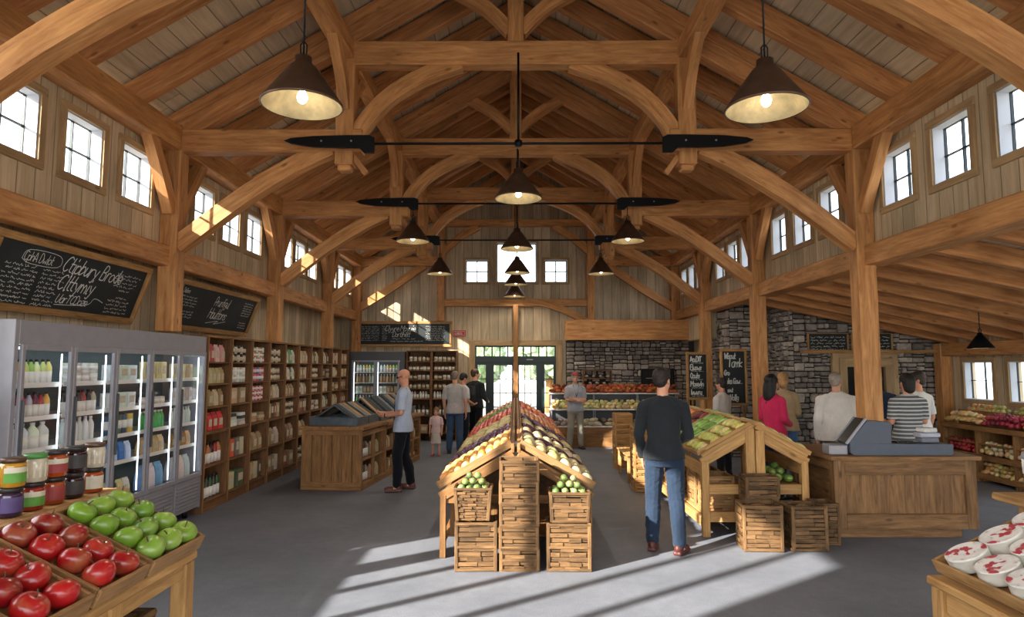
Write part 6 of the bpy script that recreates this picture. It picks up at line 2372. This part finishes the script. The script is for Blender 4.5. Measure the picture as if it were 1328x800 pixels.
def person(label, x, y, rz=0, H=1.78, sk=('fair', srgb(214, 160, 132)), hair=('brown', srgb(52, 36, 26)), hairstyle='short', top=('t', srgb(150, 150, 150)), topstyle='tee', bottom=('b', srgb(40, 60, 90)), shoe=srgb(40, 36, 36),
           arms='down', head_yaw=0, head_pitch=0, vox=.008, fem=0, z=0, legs=0, extra=None, child=False, skirt=False, seed=0, topmat=None, hunch=0.0, feet=0.0, slim=1.0):
    """local frame: faces +Y, right hand at +X"""
    s = H / 1.78
    t = empty('person', (x, y, z), rz, label=label, cat='person')
    sk_m = skin(*sk)
    hs = 1.0 if not child else 1.32      # head scale for a child
    sw = (.19 if not fem else .165) * slim
    hw = .095
    S3 = lambda p: V(p) * s
    hu = hunch
    ch = lambda p: V((p[0], p[1] + hu * max(0, (p[2] - .95)) ** 1.3, p[2] - hu * .12 * max(0, p[2] - .95)))
    lg = legs
    ft = feet
    hipL, hipR = (-hw, 0, .93), (hw, 0, .93)
    kL, kR = (-hw - .015, .02 + lg * .06, .5), (hw + .015, .02 - lg * .03, .5)
    aL, aR = (-hw - .03, -.02 + lg * .1, .09), (hw + .03, -.02 - lg * .1, .09)
    shL, shR = ch((-sw, -.01, 1.405)), ch((sw, -.01, 1.405))
    A = {
        'down': [((-sw - .05, -.02, 1.14), (-sw - .045, .06, .88), (0, .1, -1), (1, 0, 0)), ((sw + .05, -.02, 1.14), (sw + .045, .06, .88), (0, .1, -1), (-1, 0, 0))],
        'front': [((-sw - .03, .0, 1.15), (-.1, .28, 1.1), (.45, .9, .1), (.5, -.2, .8)), ((sw + .03, .0, 1.15), (.1, .28, 1.12), (-.45, .9, .1), (-.5, -.2, .8))],
        'folded': [((-sw - .03, .04, 1.15), (.06, .2, 1.16), (1, .2, .1), (0, -1, .1)), ((sw + .03, .04, 1.15), (-.06, .23, 1.12), (-1, .15, .1), (0, -1, .2))],
        'right_forward': [((-sw - .05, -.02, 1.14), (-sw - .02, .1, .9), (.1, .3, -1), (1, 0, 0)), ((sw + .05, .0, 1.14), (sw - .02, .24, 1.04), (-.2, 1, .0), (-.8, 0, -.4))],
        'hold': [((-sw - .04, .0, 1.15), (-.12, .22, 1.02), (.6, .8, .0), (.2, -.3, .9)), ((sw + .04, .0, 1.15), (.12, .22, 1.05), (-.6, .8, 0), (-.2, -.3, .9))],
    }[arms]
    hc = ch((0, .005, 1.665))          # head centre
    HR = Matrix.Rotation(head_yaw, 3, 'Z') @ Matrix.Rotation(head_pitch, 3, 'X')
    hz = hs

    def hp(v):
        return (V(hc) + (HR @ V(v)) * hz) * s
    nb = ch((0, -.015, 1.5))
    # ---- body: one continuous skin
    b = MB()
    tors = [((0, 0, .86), .15, .1), ((0, 0, .95), .155, .105), ((0, .0, 1.08), .13 if fem else .145, .09), ((0, 0, 1.2), .14 if fem else .155, .1), ((0, .005, 1.32), .16, .11), ((0, 0, 1.42), .15, .09), ((0, -.01, 1.48), .09, .065)]
    b.loft([(ch(c) * s, rx * s * slim, ry * s) for c, rx, ry in tors], 20)
    limb(b, [S3(nb), hp((0, -.01, -.06))], [.058 * s, .052 * s * hs])
    # head
    b.ell(hp((0, -.012, .035)), (.074 * s * hs, .092 * s * hs, .083 * s * hs), HR, 20, 14)
    b.ell(hp((0, .012, -.03)), (.062 * s * hs, .074 * s * hs, .085 * s * hs), HR, 18, 12)
    b.ell(hp((0, .045, -.085)), (.033 * s * hs, .032 * s * hs, .026 * s * hs), HR, 12, 8)
    limb(b, [hp((0, .082, .012)), hp((0, .1, -.022))], [.009 * s * hs, .0135 * s * hs], n=8)
    b.ell(hp((0, .078, -.055)), (.024 * s * hs, .012 * s * hs, .009 * s * hs), HR, 10, 8)
    b.ell(hp((0, .072, .03)), (.052 * s * hs, .014 * s * hs, .009 * s * hs), HR, 12, 8)
    for q in (-1, 1):
        b.ell(hp((q * .074, -.008, -.002)), (.01 * s * hs, .018 * s * hs, .03 * s * hs), HR, 10, 8)
    # arms
    for (sh, q, (el, wr, hd, pn)) in ((shL, -1, A[0]), (shR, 1, A[1])):
        el, wr = ch(el), ch(wr)
        r0 = .05 if not fem else .042
        limb(b, [V(sh) * s, S3(el)], [r0 * s, .04 * s])
        limb(b, [S3(el), S3(wr)], [.039 * s, .027 * s])
        hand(b, S3(wr), hd, pn, 1 if (V(hd).cross(V(pn))).dot(V((-q, .3, .3))) > 0 else -1, curl=.45 if arms != 'down' else .3, s=s)
    # legs and feet
    for hp_, kn, an, q in ((hipL, kL, aL, -1), (hipR, kR, aR, 1)):
        limb(b, [S3(hp_), S3(kn)], [.085 * s, .055 * s])
        limb(b, [S3(kn), S3((V(kn) + V(an)) / 2 + V((0, -.02, .04))), S3(an)], [.052 * s, .05 * s, .034 * s])
        fd = V((math.sin(q * .15 + ft), math.cos(q * .15 + ft), 0))
        limb(b, [S3(an) - V((0, 0, .04)) * s, S3(V(an) + fd * .13 - V((0, 0, .055)))], [.036 * s, .03 * s])
    me = remesh(b, vox, 2, name='body', mat=sk_m)
    body = bpy.data.objects.new('body', me)
    COL.objects.link(body)
    body.parent = t
    # eyes
    e = MB()
    for q in (-1, 1):
        e.ell(hp((q * .03, .078, .012)), (.011 * s * hs, .007 * s * hs, .0065 * s * hs), HR, 10, 8)
    e.build('eyes', M['darkin'], body)
    # ---- trousers / skirt
    if bottom:
        bm = cloth('cloth_' + bottom[0], bottom[1])
        p = MB()
        if skirt:
            p.loft([(S3((0, 0, skirt)), .2 * s, .17 * s), (S3((0, 0, .85)), .165 * s, .13 * s), (S3((0, 0, 1.02)), .15 * s, .11 * s)], 20)
        else:
            p.loft([(S3((0, 0, .83)), .165 * s, .115 * s), (S3((0, -.005, .9)), .17 * s, .122 * s), (S3((0, 0, 1.0)), .157 * s, .11 * s), (S3((0, 0, 1.03)), .152 * s, .104 * s)], 20)
            for hp_, kn, an in ((hipL, kL, aL), (hipR, kR, aR)):
                limb(p, [S3(hp_), S3(kn)], [.1 * s, .078 * s])
                limb(p, [S3(kn), S3((V(kn) + V(an)) / 2 + V((0, -.014, .04))), S3(V(an) + V((0, .0, .02)))], [.077 * s, .074 * s, .064 * s])
        me = remesh(p, vox * 1.15, 2, disp=.008 * s, dscale=9, seed=seed, name='trousers', mat=bm, zaniso=1.6)
        o = bpy.data.objects.new('trousers' if not skirt else 'skirt', me)
        COL.objects.link(o); o.parent = t
    # ---- shoes
    p = MB()
    for an, q in ((aL, -1), (aR, 1)):
        fd = V((math.sin(q * .15 + ft), math.cos(q * .15 + ft), 0))
        ax = Matrix.Rotation(-(q * .15 + ft), 3, 'Z')
        c = V((an[0], an[1], 0))
        p.box((c + fd * .05 + V((0, 0, .02))) * s, (.084 * s, .25 * s, .036 * s), ax, .015 * s)
        p.ell((c + fd * .1 + V((0, 0, .045))) * s, (.045 * s, .085 * s, .036 * s), ax)
        p.ell((c - fd * .02 + V((0, 0, .06))) * s, (.044 * s, .06 * s, .055 * s), ax)
    me = remesh(p, vox * .9, 2, name='shoes', mat=plain('shoe_leather_%d' % int(x * 100 + y * 7), shoe, .45))
    for v in me.vertices:
        v.co.z = max(v.co.z, .002)
    o = bpy.data.objects.new('shoes', me)
    COL.objects.link(o); o.parent = t
    # ---- top
    if top:
        tm = topmat or cloth('cloth_' + top[0], top[1])
        p = MB()
        lo = .87 if topstyle in ('tee', 'shirt', 'loose') else .9
        k = 1.12 if topstyle == 'loose' else 1.0
        zz = [(lo, .204 * k, .145 * k), (.96, .198 * k, .138 * k), (1.03, .178 * k, .126 * k), (1.1, (.145 if fem else .16) * k, .112 * k), (1.22, (.155 if fem else .168) * k, .118), (1.33, .175, .125), (1.43, .163, .1), (1.49, .09, .072), (1.52 if topstyle != 'tee' else 1.505, .062, .058)]
        p.loft([(ch((0, -.008 if z_ > 1.4 else 0, z_)) * s, rx * s * slim, ry * s) for z_, rx, ry in zz], 22)
        for (sh, q, (el, wr, hd, pn)) in ((shL, -1, A[0]), (shR, 1, A[1])):
            el, wr = ch(el), ch(wr)
            ra_ = .064 if topstyle != 'loose' else .068
            limb(p, [ch((sh[0] * .35, -.015, 1.465)) * s, V(sh) * s], [.05 * s, ra_ * s])
            if topstyle in ('tee', 'shirt'):
                f = .85
                e2 = V(sh) * (1 - f) + V(el) * f
                p.tube([V(sh) * s, e2 * s], 1, 14, rs=[ra_ * s, .062 * s])
            else:
                limb(p, [V(sh) * s, S3(el)], [ra_ * s, .054 * s])
                w2 = V(el) * .08 + V(wr) * .92
                limb(p, [S3(el), w2 * s], [.053 * s, .04 * s])
        me = remesh(p, vox, 1, disp=(.009 if topstyle != 'loose' else .014) * s, dscale=8, seed=seed + 3, name='top', mat=tm, zaniso=.7)
        o = bpy.data.objects.new({'tee': 'tee_shirt', 'shirt': 'shirt', 'sweater': 'sweater', 'loose': 'loose_shirt', 'jacket': 'jacket'}[topstyle], me)
        COL.objects.link(o); o.parent = t
    # ---- hair
    hm = hair_mat(hair[0], hair[1]) if hair else None
    if hair:
        p = MB()
        q = lambda v: hp(v)
        if hairstyle in ('short', 'quiff', 'long', 'bun', 'thin', 'bob'):
            g = .006 if hairstyle == 'thin' else .014
            p.ell(q((0, -.022, .045)), ((.076 + g * .6) * s * hs, (.088 + g) * s * hs, (.078 + g) * s * hs), HR, 22, 14)
            p.ell(q((0, -.05, .0)), ((.066 + g * .5) * s * hs, (.05 + g) * s * hs, (.07) * s * hs), HR, 16, 10)
            if hairstyle == 'quiff':
                p.ell(q((0, .045, .1)), (.06 * s * hs, .045 * s * hs, .032 * s * hs), HR, 16, 10)
            if hairstyle == 'long':
                limb(p, [q((0, -.05, .05)), q((.01, -.085, -.08)), q((.01, -.085, -.2)), q((0, -.08, -.29))], [.08 * s, .085 * s, .085 * s, .05 * s], ell=.6)
                for w_ in (-1, 1):
                    limb(p, [q((w_ * .06, -.02, .06)), q((w_ * .078, -.03, -.04)), q((w_ * .07, -.05, -.16))], [.03 * s, .028 * s, .03 * s])
            if hairstyle == 'bob':
                limb(p, [q((0, -.05, .03)), q((0, -.06, -.07))], [.085 * s, .07 * s])
            if hairstyle == 'bun':
                p.ell(q((0, -.06, .12)), (.035 * s * hs,) * 3, HR)
        me = remesh(p, vox * .8, 1, disp=.005 * s, dscale=26, seed=seed + 5, name='hair', mat=hm)
        # keep the face free
        o = bpy.data.objects.new('hair', me)
        COL.objects.link(o); o.parent = t
    if extra:
        extra(t, hp, S3, s, HR, A)
    return t


def box_part(t, nm, mat, c, d, rot=None, bev=.004):
    return MB().box(c, d, rot, bev).build(nm, mat, t)


# man in the middle aisle (foreground)
person('man seen from behind in a dark sweater and blue jeans, right of the central stand', 1.52, 6.84, R(-8), H=1.84, sk=('fair2', srgb(206, 150, 122)), hair=('darkbrown', srgb(30, 19, 13)), hairstyle='quiff',
       top=('charcoal', srgb(36, 40, 44)), topstyle='sweater', bottom=('denim', srgb(33, 46, 64)), shoe=srgb(84, 38, 34), arms='right_forward', head_yaw=R(-38), vox=.0062, legs=.6, seed=1, feet=.35)


def glasses(t, hp, S3, s, HR, A):
    g = MB()
    for q in (-1, 1):
        g.box(hp((q * .032, .092, .014)), (.05 * s, .01 * s, .032 * s), HR, .004)
        g.tube([hp((q * .058, .085, .02)), hp((q * .078, .0, .018))], .003 * s)
    g.build('sunglasses', M['black'], t)
    l = MB()
    l.tube([S3((-.075, -.06, 1.5)), S3((-.085, .05, 1.46)), S3((-.055, .122, 1.3)), S3((0, .135, 1.12))], .006, 6)
    l.tube([S3((.075, -.06, 1.5)), S3((.085, .05, 1.46)), S3((.055, .122, 1.3)), S3((0, .135, 1.12))], .006, 6)
    l.box(S3((0, .14, 1.06)), (.05, .006, .09), None, .003)
    l.build('lanyard', plain('lanyard_navy', srgb(24, 30, 54), .7), t)
    MB().box(S3((.0, .36, 1.13)), (.07, .12, .012), Matrix.Rotation(.3, 3, 'X'), .004).build('handheld_phone', M['black'], t)
    w = MB().lathe([(.031, -.012), (.034, 0), (.031, .012)], 16, Matrix.Translation(S3(V(A[0][1]) * .9 + V(A[0][0]) * .1)) @ Matrix.Rotation(PI / 2, 4, 'X'))
    w.build('wristwatch', M['black'], t)


person('bald man in a light blue short-sleeved shirt and sunglasses at the bulk counter', -1.72, 10.12, R(90), H=1.82, sk=('tan', srgb(206, 146, 116)), hair=None, top=('lightblue', srgb(168, 180, 200)), topstyle='shirt',
       bottom=('black', srgb(22, 24, 30)), shoe=srgb(96, 52, 42), arms='front', head_pitch=R(-14), vox=.0068, legs=.8, extra=glasses, seed=2)
person('balding man seen from behind in a light grey T-shirt and blue jeans', -1.32, 14.3, R(-8), H=1.76, sk=('fair', srgb(210, 156, 130)), hair=('greybrown', srgb(120, 108, 98)), hairstyle='thin',
       top=('heather', srgb(172, 168, 166)), bottom=('denim2', srgb(62, 84, 112)), shoe=srgb(34, 34, 40), arms='down', vox=.009, legs=.4, seed=3)


def girl_extra(t, hp, S3, s, HR, A):
    MB().lathe([(.09 * s, 0), (.097 * s, .008), (.09 * s, .016)], 20, Matrix.Translation(hp((0, -.01, .07)))).build('headband', plain('headband_green', srgb(70, 104, 80), .7), t)


person('small girl in a pale dress with pink sleeves, beside the man in the grey T-shirt', -1.68, 13.95, R(176), H=.98, sk=('fair', srgb(210, 156, 130)), hair=('fairbrown', srgb(120, 92, 64)), hairstyle='bob',
       top=('palepink', srgb(214, 186, 184)), topstyle='tee', bottom=('dress', srgb(202, 190, 180)), skirt=.48, shoe=srgb(190, 90, 90), arms='down', vox=.008, child=True, seed=4, extra=girl_extra)


def bag_extra(t, hp, S3, s, HR, A):
    m = MB().loft([(S3((0, -.2, 1.02)), .13 * s, .05 * s), (S3((0, -.21, 1.2)), .15 * s, .08 * s), (S3((0, -.18, 1.4)), .12 * s, .05 * s)], 16)
    me = remesh(m, .012, 2, name='backpack', mat=plain('backpack_dark', srgb(26, 26, 30), .7))
    o = bpy.data.objects.new('backpack', me); COL.objects.link(o); o.parent = t


person('man in a black jacket and black trousers near the glazed doors', -.95, 15.5, R(-30), H=1.8, sk=('fair', srgb(210, 156, 130)), hair=('brown', srgb(70, 48, 34)), top=('blackjacket', srgb(38, 40, 44)), topstyle='jacket',
       bottom=('blacktr', srgb(24, 26, 32)), shoe=srgb(30, 30, 30), arms='right_forward', head_yaw=R(-40), vox=.009, legs=.8, seed=5, extra=bag_extra)
person('dark-haired person in a white top half hidden between the grey-shirted man and the black jacket', -1.2, 15.15, R(-60), H=1.7, sk=('tan', srgb(206, 146, 116)), hair=('black', srgb(26, 20, 18)), top=('whitetop', srgb(200, 200, 198)), topstyle='tee',
       bottom=('darknavy', srgb(30, 34, 46)), arms='hold', vox=.01, seed=6, head_pitch=R(-20))


def baker_extra(t, hp, S3, s, HR, A):
    m = MB().ell(hp((0, -.01, .075)), (.09 * s, .102 * s, .06 * s), HR)
    m.box(hp((0, .1, .06)), (.11 * s, .09 * s, .012 * s), HR, .005)
    me = remesh(m, .007, 1, name='cap', mat=plain('cap_red', srgb(150, 60, 60), .8))
    o = bpy.data.objects.new('cap', me); COL.objects.link(o); o.parent = t
    l = MB()
    l.tube([S3((-.07, .06, 1.5)), S3((-.04, .118, 1.35)), S3((0, .13, 1.22))], .005, 6); l.tube([S3((.07, .06, 1.5)), S3((.04, .118, 1.35)), S3((0, .13, 1.22))], .005, 6)
    l.build('lanyard', M['black'], t)


person('man with folded arms in a grey shirt and light trousers before the bakery display', 1.36, 15.15, R(190), H=1.72, sk=('fair', srgb(210, 156, 130)), hair=('grey', srgb(150, 140, 130)), hairstyle='short', top=('greyshirt', srgb(158, 162, 170)), topstyle='tee',
       bottom=('khaki', srgb(150, 146, 132)), shoe=srgb(60, 44, 40), arms='folded', vox=.009, legs=.5, seed=7, extra=baker_extra)
# right group
person('woman with dark hair and a pale shawl-like blouse in front of the tall easel board', 3.58, 11.52, R(40), H=1.66, fem=1, sk=('tan', srgb(206, 146, 116)), hair=('dark2', srgb(38, 26, 22)), hairstyle='short', top=('shawl', srgb(196, 190, 184)), topstyle='loose',
       bottom=('darkskirt', srgb(50, 50, 56)), arms='hold', vox=.01, seed=8)
person('woman with long black hair in a bright pink cardigan, beside the post', 3.72, 9.6, R(-62), H=1.74, fem=1, sk=('tan', srgb(206, 146, 116)), hair=('black2', srgb(18, 15, 16)), hairstyle='long', top=('pink', srgb(206, 48, 92)), topstyle='sweater',
       bottom=('denim3', srgb(52, 66, 92)), arms='hold', vox=.008, seed=9, head_yaw=R(-10))
person('fair-haired person in a beige top standing behind the woman in pink', 4.28, 10.6, R(-20), H=1.76, sk=('fair', srgb(210, 156, 130)), hair=('blond', srgb(176, 134, 88)), hairstyle='bob', top=('beige', srgb(176, 152, 118)), topstyle='loose',
       bottom=('denim4', srgb(80, 110, 150)), arms='hold', vox=.009, seed=10, fem=1)
person('grey-haired man seen from behind in a loose white shirt, left of the cash register', 4.38, 9.05, R(-14), H=1.78, sk=('fair', srgb(210, 156, 130)), hair=('greyhair', srgb(150, 140, 128)), hairstyle='thin', top=('whiteloose', srgb(214, 210, 204)), topstyle='loose',
       bottom=('sand', srgb(130, 120, 104)), arms='down', vox=.008, seed=11, head_yaw=R(-30), slim=1.08)
person('dark-haired person in a navy jacket mostly hidden behind the big post', 5.72, 10.5, R(-10), H=1.74, sk=('fair', srgb(210, 156, 130)), hair=('black3', srgb(22, 18, 18)), top=('navy', srgb(34, 46, 68)), topstyle='jacket', bottom=('navyt', srgb(30, 34, 46)), arms='hold', vox=.01, seed=12, slim=1.25)
strm = cloth('cloth_striped', srgb(96, 98, 100), stripes=(srgb(196, 198, 196), .05))
person('dark-haired cashier in a grey striped top behind the cash register', 5.22, 8.85, R(8), H=1.76, sk=('tan', srgb(206, 146, 116)), hair=('black4', srgb(26, 20, 18)), hairstyle='bob', top=('striped', srgb(90, 90, 90)), topmat=strm, topstyle='shirt', bottom=('grey6', srgb(50, 52, 58)), arms='front', vox=.008, seed=13, slim=1.12, fem=0)
person('man in a white T-shirt standing right of the striped cashier', 5.82, 9.6, R(20), H=1.78, sk=('tan', srgb(206, 146, 116)), hair=('dk5', srgb(50, 38, 30)), top=('white2', srgb(206, 206, 206)), topstyle='tee', bottom=('dk6', srgb(60, 66, 84)), arms='down', vox=.009, seed=14, head_yaw=R(50))

# ---------------------------------------------------------------- outdoors seen through the panes
rt = random.Random(8)
lb = MB()
for i in range(260):
    a, bb = rt.uniform(0, 6.28), rt.uniform(-1, 1)
    rr_ = rt.uniform(.75, 1.05)
    c = V((math.cos(a) * math.sqrt(1 - bb * bb), math.sin(a) * math.sqrt(1 - bb * bb), bb)) * rr_
    lb.box(c, (.34, .3, .12), (rt.uniform(-3, 3), rt.uniform(-3, 3), 0), .04)
lb.ell((0, 0, 0), (.8, .8, .8), nu=14, nv=8)
crown = lb.mesh('crown', M['leaf'])
trunk = MB().tube([(0, 0, -2.2), (.03, 0, -1.2), (0, 0, -.2)], .12, 8, rs=[.16, .12, .1]).mesh('trunk', M['oak'])
spots = [(-5, 31), (-1.8, 33), (1.5, 30), (4.6, 34), (8, 32), (-8.5, 34), (17, 13.5), (18, 10), (17.5, 6.5), (18.5, 17), (19, 2.5)]
for i, (x, y) in enumerate(spots):
    sc = rt.uniform(1.2, 1.6)
    t = empty('tree', (x, y, sc * 2.0 - .3), rt.uniform(0, 6), label='leafy green tree %s' % ('seen through the end doors' if i < 6 else 'seen through the right aisle windows'), cat='tree', group='trees beyond the %s' % ('doors' if i < 6 else 'aisle windows'))
    t.scale = (sc,) * 3
    inst('crown', crown, (0, 0, 0), parent=t)
    inst('trunk', trunk, (0, 0, 0), parent=t)

# ---------------------------------------------------------------- light and camera
w = bpy.data.worlds.new('sky')
S.world = w
w.use_nodes = True
nt = w.node_tree
bg = nt.nodes['Background']
sky = nt.nodes.new('ShaderNodeTexSky')
sky.sky_type = 'NISHITA'
sky.sun_disc = False
sky.sun_elevation = R(34)
sky.sun_rotation = R(-120)
sky.air_density = 1.0
sky.dust_density = 2.0
mixn = nt.nodes.new('ShaderNodeMix')
mixn.data_type = 'RGBA'
fac = [i for i in mixn.inputs if i.name == 'Factor' and i.type == 'VALUE'][0]
fac.default_value = .8
ia = [i for i in mixn.inputs if i.name == 'A' and i.type == 'RGBA'][0]
ib = [i for i in mixn.inputs if i.name == 'B' and i.type == 'RGBA'][0]
nt.links.new(sky.outputs[0], ia)
ib.default_value = (4.3, 4.5, 4.7, 1)
nt.links.new([o for o in mixn.outputs if o.type == 'RGBA'][0], bg.inputs[0])
bg.inputs[1].default_value = .48

SUN_EL = R(25)
hd = V((.8, .6, 0)).normalized()
sd = V((hd.x * math.cos(SUN_EL), hd.y * math.cos(SUN_EL), -math.sin(SUN_EL)))
sl = bpy.data.lights.new('sun', 'SUN')
sl.energy = 9
sl.angle = R(.8)
sl.color = (1, .93, .82)
so = bpy.data.objects.new('sun', sl)
COL.objects.link(so)
so.rotation_euler = (-sd).to_track_quat('Z', 'Y').to_euler()
so.location = (-20, -10, 14)


def portal(loc, rot, sx, sy):
    ld = bpy.data.lights.new('portal', 'AREA')
    ld.shape = 'RECTANGLE'
    ld.size, ld.size_y = sx, sy
    ld.cycles.is_portal = True
    o = bpy.data.objects.new('portal', ld)
    COL.objects.link(o)
    o.location = loc
    o.rotation_euler = rot


portal((1.5, YF, 2.2), (R(90), 0, 0), 13.0, 4.4)          # open front behind the camera
portal((-4.85, 2.95, 3.2), (0, R(-90), 0), 2.4, 3.6)
for yy in (8.0, 4.6, 1.0):
    portal((8.45, yy, 1.36), (0, R(90), 0), 1.25, 3.2)
portal((0, 17.5, 2.6), (R(-90), 0, 0), 2.6, 5.2)

cam = bpy.data.cameras.new('camera')
cam.sensor_width = 36
cam.lens = 850 / 1328 * 36
cam.clip_start = .05
cam.clip_end = 200
co = bpy.data.objects.new('camera', cam)
COL.objects.link(co)
co.location = (0, 0, 1.87)
co.rotation_euler = (PI / 2 + math.atan(75 / 850), 0, 5 / 850)
S.camera = co
S.view_settings.view_transform = 'Standard'
S.view_settings.look = 'None'
S.view_settings.gamma = 1
S.view_settings.exposure = 1.22
S.view_settings.use_curve_mapping = False
S.cycles.use_denoising = True
S.cycles.max_bounces = 10
S.cycles.diffuse_bounces = 5
S.cycles.transparent_max_bounces = 16
S.cycles.sample_clamp_indirect = 6
